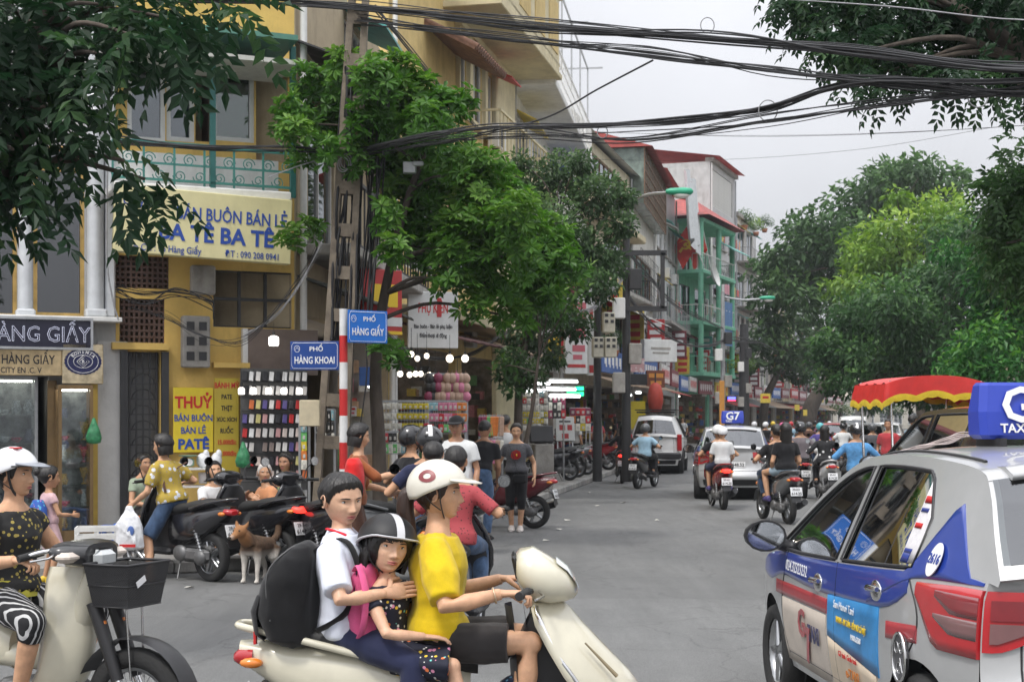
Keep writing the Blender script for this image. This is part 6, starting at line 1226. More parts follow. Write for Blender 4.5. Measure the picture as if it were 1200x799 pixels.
 for (a, kn, an, t) in legs:
  m1 = a.lerp(kn, .4); m2 = kn.lerp(an, .32); body.tube([a, m1, kn, m2, an], [.075*k*fat, .072*k*fat, .052*k, .052*k, .034*k], 12); body.ball(an, .038*k, 10, 6); body.ball(kn, .052*k, 10, 6)
  fd = (fw*.9+V((0, 0, 0))); fd.z = 0; fd.normalize(); lt = V((-fd.y, fd.x, 0)); fb = t+V((0, 0, .0))
  rings = [[fb+fd*x*k+lt*(wd*k*math.cos(q))+V((0, 0, zc*k+hh*k*math.sin(q))) for q in np.linspace(0, 2*math.pi, 13)[:-1]] for (x, wd, zc, hh) in ((-.055, .02, .03, .02), (-.035, .032, .04, .04), (.02, .036, .045, .045), (.08, .042, .032, .032), (.13, .04, .022, .02), (.165, .022, .016, .012))]; body.loft(rings)
 ex = MB()
 # hands: palm, four fingers, thumb
 for i, (a, e, wv) in enumerate(arms):
  s = 1 if i == 0 else -1; f = (wv-e).normalized(); n = V(palm[i]) if palm[i] is not None else (-latS*s*.8+V((0, 0, -.2)));
  g = grip[i]
  if g == 'grip': f = (f*.4+fwS*.8+V((0, 0, -.05))).normalized()
  n = (n-f*n.dot(f)).normalized(); sd = (n.cross(f) if s > 0 else f.cross(n)); hk = k*(.95 if fem else 1.05)
  rr = [[wv+f*x*hk+sd*(wd*hk*math.cos(q))+n*(th_*hk*math.sin(q)) for q in np.linspace(0, 2*math.pi, 13)[:-1]] for (x, wd, th_) in ((-.015, .022, .02), (.02, .03, .016), (.055, .039, .015), (.088, .038, .0125), (.096, .03, .008))]; ex.loft(rr)
  cu = {'grip': 58, 'relax': 20, 'flat': 7}[g]
  for j, ln in enumerate((.92, 1.0, .94, .75)):
   p = wv+f*(.088 if j != 3 else .082)*hk+sd*((1.5-j)*.0195*hk); dr = f.copy(); pts = [p-f*.02*hk]; rad = [.0098*hk]
   for q, sg in enumerate((.043, .027, .022)):
    dr = (Quaternion(f.cross(n), R(cu*(.6 if q == 0 else 1.0))) @ dr); pts.append(pts[-1]+dr*sg*ln*hk+(f*.02*hk if q == 0 else V((0, 0, 0)))); rad.append((.0092, .0082, .0065)[q]*hk)
   ex.tube(pts, rad, 7)
  tb = wv+f*.025*hk+sd*.028*hk; t1 = tb+(f*.5+sd*.75+n*.35).normalized()*.042*hk; td = (f*.9+sd*.1+n*(.7 if g == 'grip' else .35)).normalized(); ex.tube([tb-sd*.012*hk, t1, t1+td*.03*hk, t1+td*.052*hk], [.015*hk, .0125*hk, .0105*hk, .008*hk], 8)
 # head
 hk = k*hs if h > 1.3 else .98*(.8+.2*h/1.3)*hs; kk = hk
 hy, hpch, hr = head; HM = Matrix.Rotation(R(hy)+R(twist)*.6, 3, 'Z') @ Matrix.Rotation(R(hpch), 3, 'Y') @ Matrix.Rotation(R(hr), 3, 'X'); Hc = N+nd*(.055*k)+V((0, 0, .112*kk))
 HV = (1.0, 1.06, .955) if h > 1.36 else (1.03, 1.14, .92); X = lambda p: Hc+HM @ V((p[0]*kk*HV[0], p[1]*kk*HV[1], p[2]*kk*HV[2]))
 nu, nv = ((72, 60), (44, 36), (30, 22))[lod]; tt = np.linspace(-1, 1, nu+1)[:-1]; th = np.pi*np.sign(tt)*np.abs(tt)**1.35; phs = np.linspace(-np.pi/2, np.pi/2, nv+1); TH, PH = np.meshgrid(th, phs); hx, hyy, hz = head_surf(TH, PH)
 vs_ = [X((a, b, c)) for a, b, c in zip(hx.ravel(), hyy.ravel(), hz.ravel())]; fs = [(i*nu+j, i*nu+(j+1) % nu, (i+1)*nu+(j+1) % nu, (i+1)*nu+j) for i in range(nv) for j in range(nu)]; ex.add(vs_, fs, True)
 for s in (1, -1):
  er = MB(); Mx = HM @ Matrix.Rotation(R(s*22), 3, 'Z') @ Matrix.Rotation(R(-8), 3, 'Y'); ex.ball(X((-.004, s*.071, -.012)), (.018*kk, .007*kk, .031*kk), 12, 8, M=Mx); ex.tube([X((-.004+.017*math.cos(q)-.003, s*(.0785+.004*abs(math.cos(q))), -.009+.03*math.sin(q))) for q in np.linspace(-1.9, 2.8, 12)], .0042*kk, 5)
 remesh(body, 'body', sk, o, vox, 4, extra=ex)
 sx = lambda y, z: float(head_surf(math.asin(max(-1, min(1, y/.074))), math.asin(max(-1, min(1, z/(.114 if z > 0 else .118)))))[0])
 for s in (1, -1):
  ey = MB(); x0 = sx(.031, .003); ey.ball(X((x0-.0035, s*.031, .003)), (.0075*kk, .0135*kk, .0052*kk), 12, 8, M=HM); eo = ey.build('eye', M_EYEW if lod < 2 else M_EYED, o)
  if lod < 2:
   q = MB(); q.ball(X((x0-.0015, s*.0305, .0032)), (.0062*kk, .0062*kk, .0052*kk), 10, 8, M=HM); q.tube([X((x0+.0035-.011*abs(y_)**2.2*1.2, s*(.031+.0145*y_), .0042+.0052*(1-y_*y_))) for y_ in np.linspace(-1, 1, 9)], [.0006*kk, .0014*kk, .0018*kk, .002*kk, .002*kk, .002*kk, .0018*kk, .0015*kk, .0007*kk], 5); q.build('iris', M_EYED, eo)
  if brow: b = MB(); b.tube([X((sx(y_, .0215+.003*math.sin(q)) + .0005, s*y_, .0205+.0035*math.sin(q))) for y_, q in zip(np.linspace(.014, .049, 8), np.linspace(.2, 2.9, 8))], [.0012*kk, .0024*kk, .0028*kk, .0028*kk, .0026*kk, .0022*kk, .0016*kk, .0008*kk], 6); b.build('eyebrow', hairm if hairm is M_HAIRW else M_HAIR, o)
 if lod < 2:
  l = MB(); n_ = 10
  for z0, am, rr in ((-.0632, .0014, .0034), (-.0718, -.0016, .004)): l.tube([X((sx(y_, z0)+.0002+(-.003*abs(y_/.021)**2), y_, z0+am*math.cos(3*y_/.022)*.5)) for y_ in np.linspace(-.021, .021, n_)], [rr*(.25+.75*math.sin(math.pi*q/(n_-1)))*kk for q in range(n_)], 6)
  l.build('lips', M_LIP, o)
 hm = hairm or M_HAIR
 def region(t, z):
  a = np.abs(t);
  if hair in ('short', 'crop'): return np.interp(a, [0, .5, .85, 1.15, 1.3, 1.75, 2.0, 3.2], [.068, .066, .05, .03, -.012, .0, -.035, -.06])
  if hair == 'fringe': return np.interp(a, [0, .55, .8, 1.0, 1.3, 1.8, 3.2], [.03, .028, .0, -.06, -.095, -.1, -.1])
  return np.interp(a, [0, .3, .7, 1.0, 1.25, 1.7, 2.0, 3.2], [.075, .07, .06, .035, -.02, -.03, -.07, -.09])
 if hair:
  HB = MB(); nu2, nv2 = ((120, 64), (70, 44), (40, 26))[lod]; t2 = np.linspace(-np.pi, np.pi, nu2+1)[:-1]; rng2 = np.random.default_rng(int(abs(loc[0])*977+abs(loc[1])*31) % 9999); ridg = rng2.uniform(-1, 1, nu2)*.5+np.sin(t2*17+1)*.35+np.sin(t2*31)*.3
  lo = region(t2, 0); us = np.linspace(0, 1, nv2+1); thick = {'short': .016, 'crop': .009, 'fringe': .017, 'bob': .02, 'long': .018, 'tail': .013, 'bun': .012}[hair]
  pl = np.arcsin(np.clip(np.where(lo > 0, lo/.114, lo/.118), -1, 1)); rows = []; jag = rng2.uniform(-.05, .05, nu2)
  for u in us:
   php = pl+(np.pi/2-pl)*u+jag*(1-u)**2; gx, gy, gz = head_surf(t2, php); off = thick*np.minimum(1, .18+u*3.2)+ridg*.0035*np.minimum(1, u*4)*(1-u)**.5
   nrm = np.sqrt(gx**2+gy**2+gz**2)+1e-6; rows.append([X((a+a/n*f_, b+b/n*f_, c+c/n*f_)) for a, b, c, n, f_ in zip(gx, gy, gz, nrm, off)])
  HB.loft(rows, False, True)
  if hair in ('bob', 'long', 'fringe'):
   dn = {'bob': .1, 'fringe': .1, 'long': .27}[hair]; rings = []; nn = 26
   for q in np.linspace(0, 1, 8):
    zz = -.02-dn*q; ww = (.088+.006*math.sin(q*3))*(1-.18*q*q if hair == 'long' else 1); dp = .098*(1-.2*q); ring = []
    for j in range(nn):
     a = R(62)+(2*math.pi-2*R(62))*j/(nn-1); r_ = 1+.03*math.sin(j*3.1+q*2); ring.append((-.012+dp*math.cos(a)*r_, ww*math.sin(a)*r_, zz))
    inner = [(x_*.8-.004, y_*.8, z_) for (x_, y_, z_) in ring[::-1]]; rings.append([X(p) for p in ring+inner])
   HB.loft(rings)
  if hair in ('tail', 'bun'):
   if hair == 'tail': pp = smoothpath([X((-.1, 0, -.0)), X((-.135, .0, -.02)), X((-.14, 0, -.09)), X((-.12, 0, -.17)), X((-.105, 0, -.26))], 4); HB.tube(pp, [(.022+.016*math.sin(math.pi*min(1, i/len(pp)*1.15)))*kk for i in range(len(pp))], 12)
   else: HB.ball(X((-.115, 0, .03)), .04*kk, 12, 8)
  HB.build('hair', hm, o)
 if helmet:
  kind, hmat, hm2 = helmet; E = MB(); nu3 = 40; t3 = np.linspace(-np.pi, np.pi, nu3+1)[:-1]; cut = np.interp(np.abs(t3), [0, .9, 1.4, 2.2, 3.2], [.052, .046, .02, -.03, -.045] if kind != 'full' else [.05, .04, -.02, -.07, -.085]); rows = []
  p0 = np.arcsin(np.clip((cut-.018)/.128, -1, 1))
  for rs in (1.0, .9):
   for u in (np.linspace(0, 1, 14) if rs == 1 else np.linspace(1, 0, 8)):
    ph_ = p0+(np.pi/2-p0)*u; rows.append([X((-.006+.132*rs*math.cos(b)*math.cos(a), .112*rs*math.cos(b)*math.sin(a), .018+.128*rs*math.sin(b))) for a, b in zip(t3, ph_)])
  if rs: rows = rows[14:]+rows[:14]
  E.loft(rows, False, True); ho = E.build('helmet', hmat, o)
  if kind in ('peak', 'full'):
   pk = MB(); rr = []
   for j, a in enumerate(np.linspace(-1.05, 1.05, 15)):
    b = math.asin((np.interp(abs(a), [0, .9, 1.4], [.052, .046, .02])-.018)/.128); p = V((-.006+.134*math.cos(b)*math.cos(a), .114*math.cos(b)*math.sin(a), .058)); e_ = (1-(abs(a)/1.08)**2.4)*(.062 if kind == 'peak' else .03); dirv = V((1, .12*a, -.18)); tip = p+dirv*e_; rr.append([X(p+V((0, 0, .006))), X(p.lerp(tip, .5)+V((0, 0, .006))), X(tip+V((0, 0, .001))), X(tip-V((0, 0, .004))), X(p-V((0, 0, .006)))])
   pk.loft(rr, True, True); pk.build('helmet_peak', hm2 or hmat, ho)
  if kind == 'stripe' or (hm2 and kind == 'full'):
   st = MB(); rr = []
   for ph_ in np.linspace(R(15), R(165), 22):
    c_, s_ = math.cos(ph_), math.sin(ph_); rr.append([X((-.006+.1335*c_, y_, .018+.1295*s_*math.cos(y_*6))) for y_ in np.linspace(-.016, .016, 5)])
   st.loft(rr, False, True, None, False); st.build('helmet_stripe', hm2 or I_WHITE, ho)
  sp_ = MB()
  for s in (1, -1): sp_.tube(smoothpath([X((.02, s*.098, .03)), X((.022, s*.082, -.03)), X((.03, s*.06, -.085)), X((.035, s*.012, -.122))], 4), .0055*kk, 6, flat=(.5, 1.6)); sp_.tube(smoothpath([X((-.05, s*.095, .0)), X((-.02, s*.084, -.04)), X((.022, s*.066, -.075))], 4), .0055*kk, 6, flat=(.5, 1.6))
  sp_.build('chin_strap', M_BLKP, ho)
 if cap:
  E = MB(); t3 = np.linspace(-np.pi, np.pi, 33)[:-1]; rows = []
  for u in np.linspace(0, 1, 9): b = R(18)+(R(90)-R(18))*u; rows.append([X((-.004+.108*math.cos(b)*math.cos(a), .092*math.cos(b)*math.sin(a), .02+.108*math.sin(b))) for a in t3])
  E.loft(rows, False, True); pkx = [[X((-.004+.1*math.cos(a), .088*math.sin(a), .054)), X((.075+.1*math.cos(a), .075*math.sin(a), .036)), X((.075+.1*math.cos(a), .075*math.sin(a), .032)), X((-.004+.1*math.cos(a), .088*math.sin(a), .048))] for a in np.linspace(-1.2, 1.2, 11)]; E.loft(pkx, True, True); E.build('cap', cap, o)
 # clothes
 if top:
  m, sleeve, t0 = top[:3]; loose = top[3] if len(top) > 3 else .014; T = MB(); t0 = t0 if t0 is not None else .0; torso(T, t0, .425 if not collar else .445, loose); [T.tube([N.lerp(a_, .2 if collar else .38)-d*(-.006 if collar else .012)*k, a_], [(.04+loose*.8)*k, (.044+loose*.8)*k], 10) for a_ in sh]; torso(T, t0, min(.08, t0+.1), loose+.007)
  for i, (a, e, wv) in enumerate(arms):
   if sleeve <= 0: T.ball(a, .05*k, 10, 8); continue
   r_ = (.046*armr+loose)*k; ds = .014*k; T.ball(a, r_, 12, 8)
   if sleeve <= 1: T.tube([a, a.lerp(e, sleeve*.6), a.lerp(e, sleeve)], [r_, r_*1.1, r_*.86] if len(top) > 4 and top[4] == 'blouse' else [r_, r_*1.02, r_*1.0], 14)
   else: q = sleeve-1; T.tube([a, a.lerp(e, .5), e, e.lerp(wv, q*.6), e.lerp(wv, q)], [r_, r_*.95, .04*k*armr+loose*k, .038*k*armr+loose*k, (.032*armr+loose*.8)*k], 14)
  remesh(T, 'shirt' if not (len(top) > 4) else top[4], m, o, vox, 4, (.006, .004, .003)[lod]*k, seed=int(abs(loc[0])*100) % 97)
  if collar:
   cl = MB(); rr = []
   for a in np.linspace(R(20), R(340), 19): r1, r2 = .06*k, .085*k; dirv = fwS*math.cos(a)+latS*math.sin(a); rr.append([N+dirv*r1+d*.035*k, N+dirv*r2*1.0+d*(-.012)*k+fwS*(.02*k if math.cos(a) > .6 else 0), N+dirv*(r2-.006)+d*(-.016)*k, N+dirv*(r1-.006)+d*.03*k])
   cl.loft(rr, True, True); cl.build('collar', collar, o)
 if bottom:
  m, cov = bottom[:2]; kind = bottom[2] if len(bottom) > 2 else 'trousers'; T = MB(); lo_ = .012
  if kind == 'skirt':
   rings = []
   for q in np.linspace(0, 1, 10):
    c = [l[0].lerp(l[1], min(1, q*cov)) for l in legs]; mid = (c[0]+c[1])/2; axd = (c[0]-c[1]); hw = axd.length/2+.1*k+.05*k*q; ay = axd.normalized(); vv = ((legs[0][1]+legs[1][1])/2-(legs[0][0]+legs[1][0])/2).normalized(); az = vv.cross(ay).normalized()
    rings.append([mid+ay*(hw*math.cos(a)*(1+.04*math.sin(7*a)*q))+az*((.115+.02*q)*k*math.sin(a)*(1+.06*math.sin(9*a+1)*q)) for a in np.linspace(0, 2*math.pi, 33)[:-1]])
   T.loft(rings); torso(T, -.09, .12, .003)
  else:
   torso(T, -.1, .1, .003)
   for (a, kn, an, t) in legs:
    if cov <= 1: T.tube([a, a.lerp(kn, cov*.5), a.lerp(kn, cov)], [(.074*fat+lo_)*k, (.076*fat+lo_)*k, (.075*fat+lo_)*k], 14)
    else: q = cov-1; T.tube([a, a.lerp(kn, .5), kn, kn.lerp(an, q*.4), kn.lerp(an, q)], [(.074*fat+lo_)*k, (.074*fat+lo_)*k, (.06+lo_)*k, (.058+lo_)*k, (.046+lo_)*k], 14); T.ball(kn, (.06+lo_)*k, 10, 8)
  remesh(T, 'trousers' if kind == 'trousers' else kind, m, o, vox, 4, (.004, .004, .003)[lod]*k, seed=3)
 if shoes:
  m, kind = shoes
  for (a, kn, an, t) in legs:
   fd = fw.copy(); fd.z = 0; fd.normalize(); lt = V((-fd.y, fd.x, 0)); S_ = MB(); g_ = 1.16 if kind == 'shoe' else 1.1
   if kind == 'shoe': rings = [[t+fd*x*k+lt*(wd*g_*k*math.cos(q))+V((0, 0, max(0, zc*k+hh*g_*k*math.sin(q)))) for q in np.linspace(0, 2*math.pi, 13)[:-1]] for (x, wd, zc, hh) in ((-.07, .02, .03, .025), (-.05, .035, .04, .045), (.02, .038, .045, .05), (.08, .044, .034, .036), (.14, .042, .024, .024), (.185, .022, .018, .014))]; S_.loft(rings)
   else:
    for z0 in (0.0, .014): pass
    ol = [(-.065, .022), (-.04, .036), (.02, .036), (.09, .046), (.15, .042), (.18, .02)]; pts = [(x, w_) for x, w_ in ol]+[(x, -w_) for x, w_ in ol[::-1]]; S_.prism(pts, t+V((0, 0, .007*k)), fd*k, lt*k, .016*k); S_.tube([t+fd*.09*k+lt*(.045*k*math.cos(q))+V((0, 0, .012*k+.052*k*math.sin(q))) for q in np.linspace(0, math.pi, 9)], .01*k, 6, flat=(.4, 2.2))
   S_.build('shoe' if kind == 'shoe' else 'sandal', m, o)
 return dict(o=o, N=N, Hc=Hc, X=X, sh=sh, hp=hp, arms=arms, legs=legs, d=d, lat=latS, fw=fwS, P=Pv, k=k)
# ---------------------------------------------------------------- the cast
DN = (0, 0, -1)
C_YEL = cloth('mustard', (.62, .44, .012)); C_NAVY = cloth('navy', (.025, .03, .07)); C_WHT = cloth('school_white', (.66, .69, .78), var=.05); C_CHAR = cloth('charcoal', (.035, .032, .032)); C_BLK = cloth('black', (.014, .014, .016)); C_JEAN = cloth('denim', (.075, .125, .22), var=.3, vscale=14); C_JEAND = cloth('denim_dark', (.04, .07, .13), var=.3)
C_FLOR = patmat('floral', (.012, .014, .03), [((.75, .3, .45), 26, .22), ((.8, .55, .05), 22, .18), ((.75, .75, .72), 34, .2), ((.8, .2, .06), 19, .17), ((.2, .6, .55), 24, .15)], rough=.8)
H_CREAM = mat('helmet_cream', (.68, .65, .56), .35, var=.05, coat=.4); H_WHITE = mat('helmet_white', (.75, .76, .78), .3, var=.04, coat=.5); H_BLACK = mat('helmet_black', (.012, .012, .014), .25, coat=.7); H_GREY = mat('helmet_grey', (.08, .085, .09), .3, coat=.5); H_TEAL = mat('helmet_teal', (.1, .42, .45), .3); H_RED = mat('helmet_red', (.5, .03, .04), .3); H_PINK = mat('helmet_pink', (.75, .12, .3), .3)
def mother_group():
 s = scooter('cream scooter carrying the mother and two children', nose=True, mirrors=False); sc_ = .97; O = Vector((-.167, 6.0, 0)); s.location = O; s.scale = (sc_,)*3
 for c in kids(s):
  for sl in c.material_slots:
   if sl.material and sl.material.name == 'scooter_paint': sl.link = 'OBJECT'; sl.material = SPAINTS['cream']
 # mother
 m = person('woman in mustard blouse and cream helmet driving the cream scooter', O, 0, 1.53, pelvis=(-.145, 0, .775), lean=1, head=(-6, 2, 0), hands=((.125, .27, .975), (.128, -.275, .975)), grip=('grip', 'grip'), palm=(DN, DN), elbow=((-.3, .5, -.8), (-.35, -.55, -.75)),
    feet=((.17, .13, .32), (.19, -.14, .32)), skin='a', hair='tail', hairm=M_HAIRBR, top=(C_YEL, .88, .0, .028, 'blouse'), bottom=(C_CHAR, .78, 'shorts'), shoes=(M_BLKP, 'sandal'), helmet=('peak', H_CREAM, H_CREAM), lod=0, vox=.008)
 X = m['X']
 for sd in (-1, 1):
  lg = MB(); c = Vector((-.03, sd*.1105, .085)); rr = []
  for (r1, r2) in ((.034, .017),):
   n = 26; vs_ = []
   def onhelm(u, v): a = math.atan2(sd, 0)-sd*u/.12; ph_ = math.asin(max(-1, min(1, (v+.085-.018)/.128))); return X((-.006+.1335*math.cos(ph_)*math.cos(a)-.0, .1135*math.cos(ph_)*math.sin(a), .018+.1295*math.sin(ph_)))
   out = [onhelm(-.03+r1*1.15*math.cos(q), -.012+r1*.8*math.sin(q)) for q in np.linspace(0, 2*math.pi, n+1)[:-1]]; inn = [onhelm(-.03+r2*math.cos(q), -.012+r2*.7*math.sin(q)) for q in np.linspace(0, 2*math.pi, n+1)[:-1]]
   lg.add(out+inn, [(i, (i+1) % n, n+(i+1) % n, n+i) for i in range(n)], True)
  lg.build('helmet_logo', mat('logo_maroon', (.22, .035, .04), .4), m['o'])
 br = MB(); a, e, w = m['arms'][1]; ax = (w-e).normalized(); u = ax.orthogonal().normalized(); v = ax.cross(u); br.tube([w-ax*.03+u*.03*math.cos(q)+v*.03*math.sin(q) for q in np.linspace(0, 2*math.pi, 17)[:-1]], .0035, 6, closed=True); br.build('bracelet', mat('bangle', (.6, .45, .3), .3, metal=.5), m['o'])
 # boy
 b = person('schoolboy in white shirt and red neckerchief sitting last on the cream scooter', O, 0, 1.33, pelvis=(-.515, .0, .815), lean=-2, twist=-12, head=(-42, 11, 2), hands=((-.26, .16, .95), (-.33, -.17, .965)), grip=('relax', 'flat'), palm=(None, (.3, 1, -.2)), elbow=((-.2, .6, -.7), (-.25, -.7, -.6)),
    feet=((-.25, .2, .3), (-.22, -.22, .3)), knee=((1, .35, .3), (1, -.35, .3)), skin='d', hair='short', top=(C_WHT, .82, -.06, .026), bottom=(C_NAVY, 1.9), shoes=(M_BLKP, 'shoe'), lod=0, fem=False, hs=1.09, fat=1.06, vox=.008, collar=C_WHT)
 N, d, fw, lat, k = b['N'], b['d'], b['fw'], b['lat'], b['k']; red = cloth('neckerchief', (.6, .02, .035)); nk = MB()
 for s_ in (1, -1): nk.tube(smoothpath([N+lat*s_*.05+fw*-.04+d*.03, N+lat*s_*.065+fw*.04+d*.005, N+lat*s_*.03+fw*.1-d*.055, N+fw*.115-d*.075], 5), [.008]*16, 8, flat=(.6, 1.9))
 nk.ball(N+fw*.122-d*.08, (.018, .018, .016), 10, 8)
 for s_ in (1, -1): nk.prism([(-.012, 0), (.012, 0), (.045, -.12), (.0, -.1)], N+fw*.125-d*.09+lat*s_*.008, (lat*s_), (d*.96+fw*-.2), .006)
 nk.build('neckerchief', red, b['o'])
 # girl between them, turned to the viewer
 g = person('small girl in dark flowered dress squeezed between boy and woman on the scooter', O+Vector((0, -.045, 0)), 0, 1.06, pelvis=(-.318, -.01, .715), lean=-3, side=-6, twist=-38, head=(-40, 4, -10), hands=((-.12, .1, .8), (-.17, -.17, .80)), grip=('relax', 'relax'), palm=(DN, DN), elbow=(None, (-.5, -.7, -.5)),
    feet=((-.02, .16, .38), (-.02, -.18, .38)), knee=((1, .3, .4), (1, -.35, .4)), skin='d', hair='fringe', top=(C_FLOR, .35, .0, .02, 'dress_top'), bottom=(C_FLOR, .95, 'skirt'), shoes=(M_WHITE, 'sandal'), lod=0, hs=1.0, vox=.008, helmet=('stripe', mat('helmet_matte', (.012, .012, .013), .55, var=.2), mat('helmet_band', (.6, .6, .62), .3)))
 rim = MB(); Xg = g['X']; rim.tube([Xg((-.006+.133*math.cos(math.asin((c_-.018)/.128))*math.cos(a), .113*math.cos(math.asin((c_-.018)/.128))*math.sin(a), c_)) for a, c_ in ((a, float(np.interp(abs(a), [0, .9, 1.4, 2.2, 3.2], [.052, .046, .02, -.03, -.045]))) for a in np.linspace(-2.6, 2.6, 30))], .0055, 7, flat=(.7, 1.3)); rim.build('helmet_rim', mat('helmet_band'), g['o'])
 # black backpack on the boy, pink school bag on the girl
 bp = thing('backpack', 'big black backpack on the schoolboy', 'backpack', O+Vector((-.685, -.04, .735)), R(-8)); mb = MB()
 rings = []
 for (z, hw, dp, ox) in ((0, .1, .06, .02), (.03, .145, .1, 0), (.14, .16, .125, -.02), (.27, .155, .115, -.01), (.36, .135, .09, .02), (.41, .095, .05, .045), (.425, .05, .02, .05)): rings.append([(ox-.03+dp*math.copysign(abs(math.cos(a))**.75, math.cos(a)), hw*math.copysign(abs(math.sin(a))**.75, math.sin(a)), z) for a in np.linspace(0, 2*math.pi, 29)[:-1]])
 mb.loft(rings); bag = cloth('backpack_black', (.012, .012, .013), var=.25); body_ = remesh(mb, 'bag_body', bag, bp, .011, 1, .011, 5)
 pk = MB(); xl = [[(ox-.13+dp*math.cos(a), hw*math.sin(a), z) for a in np.linspace(R(95), R(265), 15)] for (z, hw, dp, ox) in ((.03, .1, .03, 0.02), (.06, .125, .05, 0), (.15, .13, .055, -.01), (.21, .115, .04, 0), (.23, .08, .02, .02))]; pk.loft(xl, False, True, None, False); pk.build('front_pocket', bag, bp)
 zp = MB(); zp.tube(smoothpath([(-.08, -.15, .12), (-.1, -.13, .3), (-.02, -.08, .4), (.0, .08, .4)], 5), .004, 5); zp.build('zip', mat('zip_grey', (.08, .08, .08), .4), bp); tg = MB(); tg.box((-.16, -.09, .045), (.01, .02, .05)); tg.build('red_tag', I_RED, bp)
 for s_ in (1, -1):
  st = MB(); sh = b['sh'][0 if s_ > 0 else 1]; rel = lambda p: Matrix.Rotation(R(8), 3, 'Z') @ (Vector(p)+O-bp.location)
  pts = [rel(sh-fw*.1+lat*(-s_*.04)+d*.0), rel(sh+d*.07*k-lat*s_*.045), rel(sh+fw*.075-lat*s_*.035+d*.03), rel(sh+fw*.11-d*.1-lat*s_*.02), rel(sh+fw*.06-d*.23+lat*s_*.012), rel(sh-fw*.06-d*.3+lat*s_*.02)]; st.tube(smoothpath(pts, 5), .011, 8, flat=(.55, 2.0)); st.build('shoulder_strap', bag, bp)
 pkb = thing('backpack', 'pink school bag held beside the small girl', 'backpack', O+Vector((-.425, -.105, .77)), R(-35)); mb = MB(); pink = cloth('pink', (.72, .12, .28))
 mb.loft([[(dp*math.copysign(abs(math.cos(a))**.8, math.cos(a))+ox, hw*math.copysign(abs(math.sin(a))**.8, math.sin(a)), z) for a in np.linspace(0, 2*math.pi, 23)[:-1]] for (z, hw, dp, ox) in ((0, .05, .035, .03), (.05, .07, .055, .01), (.15, .075, .06, -.01), (.25, .065, .045, .0), (.31, .035, .025, .02))]); remesh(mb, 'bag_body', pink, pkb, .01, 2, .003, 2)
 st = MB(); st.tube(smoothpath([(.0, -.05, .28), (.045, -.075, .3), (.085, -.085, .2), (.07, -.08, .08), (.03, -.06, .02)], 6), .009, 8, flat=(.5, 1.8)); st.build('shoulder_strap', pink, pkb)
 hk = thing('helmet', 'dark child helmet with stickers hanging from the cream scooter leg shield', 'helmet', O+Vector((.2, -.06, .53)), 0); mb = MB(); mb.ball((0, 0, 0), (.11, .1, .1), 18, 12); mb.build('helmet_shell', patmat('sticker_helmet', (.02, .03, .07), [((.7, .7, .7), 22, .2), ((.2, .45, .6), 30, .22)], rough=.3), hk)
 mb = MB(); mb.tube(smoothpath([(-.02, 0, .09), (.03, 0, .2), (.055, .02, .3)], 5), .007, 6); mb.build('strap', M_BLKP, hk)
mother_group()
def left_rider():
 O = Vector((-2.345, 7.25, 0)); rz = R(-23); b = underbone('cream step through motorbike with a black front basket'); b.location = O; b.rotation_euler.z = rz
 tops = patmat('eyelet_top', (.012, .012, .012), [((.33, .26, .06), 34, .3)], rough=.8); st = stripemat('stripe_skirt', (.012, .012, .014), (.55, .55, .55), 'Y', 38, .3)
 w = person('woman in black patterned top and white helmet riding the step through motorbike', O, rz, 1.56, pelvis=(-.16, 0, .79), lean=4, head=(14, 2, 0), hands=((.125, .27, .985), (.125, -.27, .985)), grip=('grip', 'grip'), palm=(DN, DN), elbow=((-.4, .6, -.6), (-.4, -.6, -.6)), feet=((.08, .2, .26), (.08, -.2, .26)), knee=((1, .4, .3), (1, -.4, .3)),
    skin='a', hair='bun', top=(tops, .22, .02, .016, 'top'), bottom=(st, 1.25, 'trousers'), shoes=(M_BLKP, 'sandal'), helmet=('peak', H_WHITE, mat('peak_grey', (.3, .32, .36), .3)), lod=0, fat=1.08, armr=1.1, vox=.008)
 X = w['X']; bd = MB(); bd.tube([X((-.006+.134*math.cos(a)*.985, .1135*math.sin(a), .052-.006*abs(a))) for a in np.linspace(-1.2, 1.2, 16)], .007, 6, flat=(.5, 1.3)); bd.build('helmet_band', M_BLKP, w['o'])
 for dx, dy in ((-.02, 0), (.012, .012), (.012, -.014)): q = MB(); q.ball(X((dx+.02, dy-.03, .139)), (.02, .014, .004), 10, 6); q.build('helmet_print', I_RED, w['o'])
 yb = MB(); N, d, Pv = w['N'], w['d'], w['P']; yb.loft([[Pv+d*t*w['k']+w['lat']*(hw*math.cos(a))+w['fw']*(dp*math.sin(a)) for a in np.linspace(0, 2*math.pi, 23)[:-1]] for (t, hw, dp) in ((.0, .19, .145), (.05, .178, .135), (.085, .165, .122))]); yb.build('top_hem', cloth('lime', (.5, .46, .06)), w['o'])
 cl = thing('cloth_bundle', 'yellow cloth bundle stuffed behind the motorbike leg shield', 'cloth', O+Vector((.16, -.1, .56)), rz); mb = MB(); mb.ball((0, 0, 0), (.09, .07, .1), 12, 8); remesh(mb, 'bundle', cloth('lime'), cl, .012, 1, .012, 4)
left_rider()
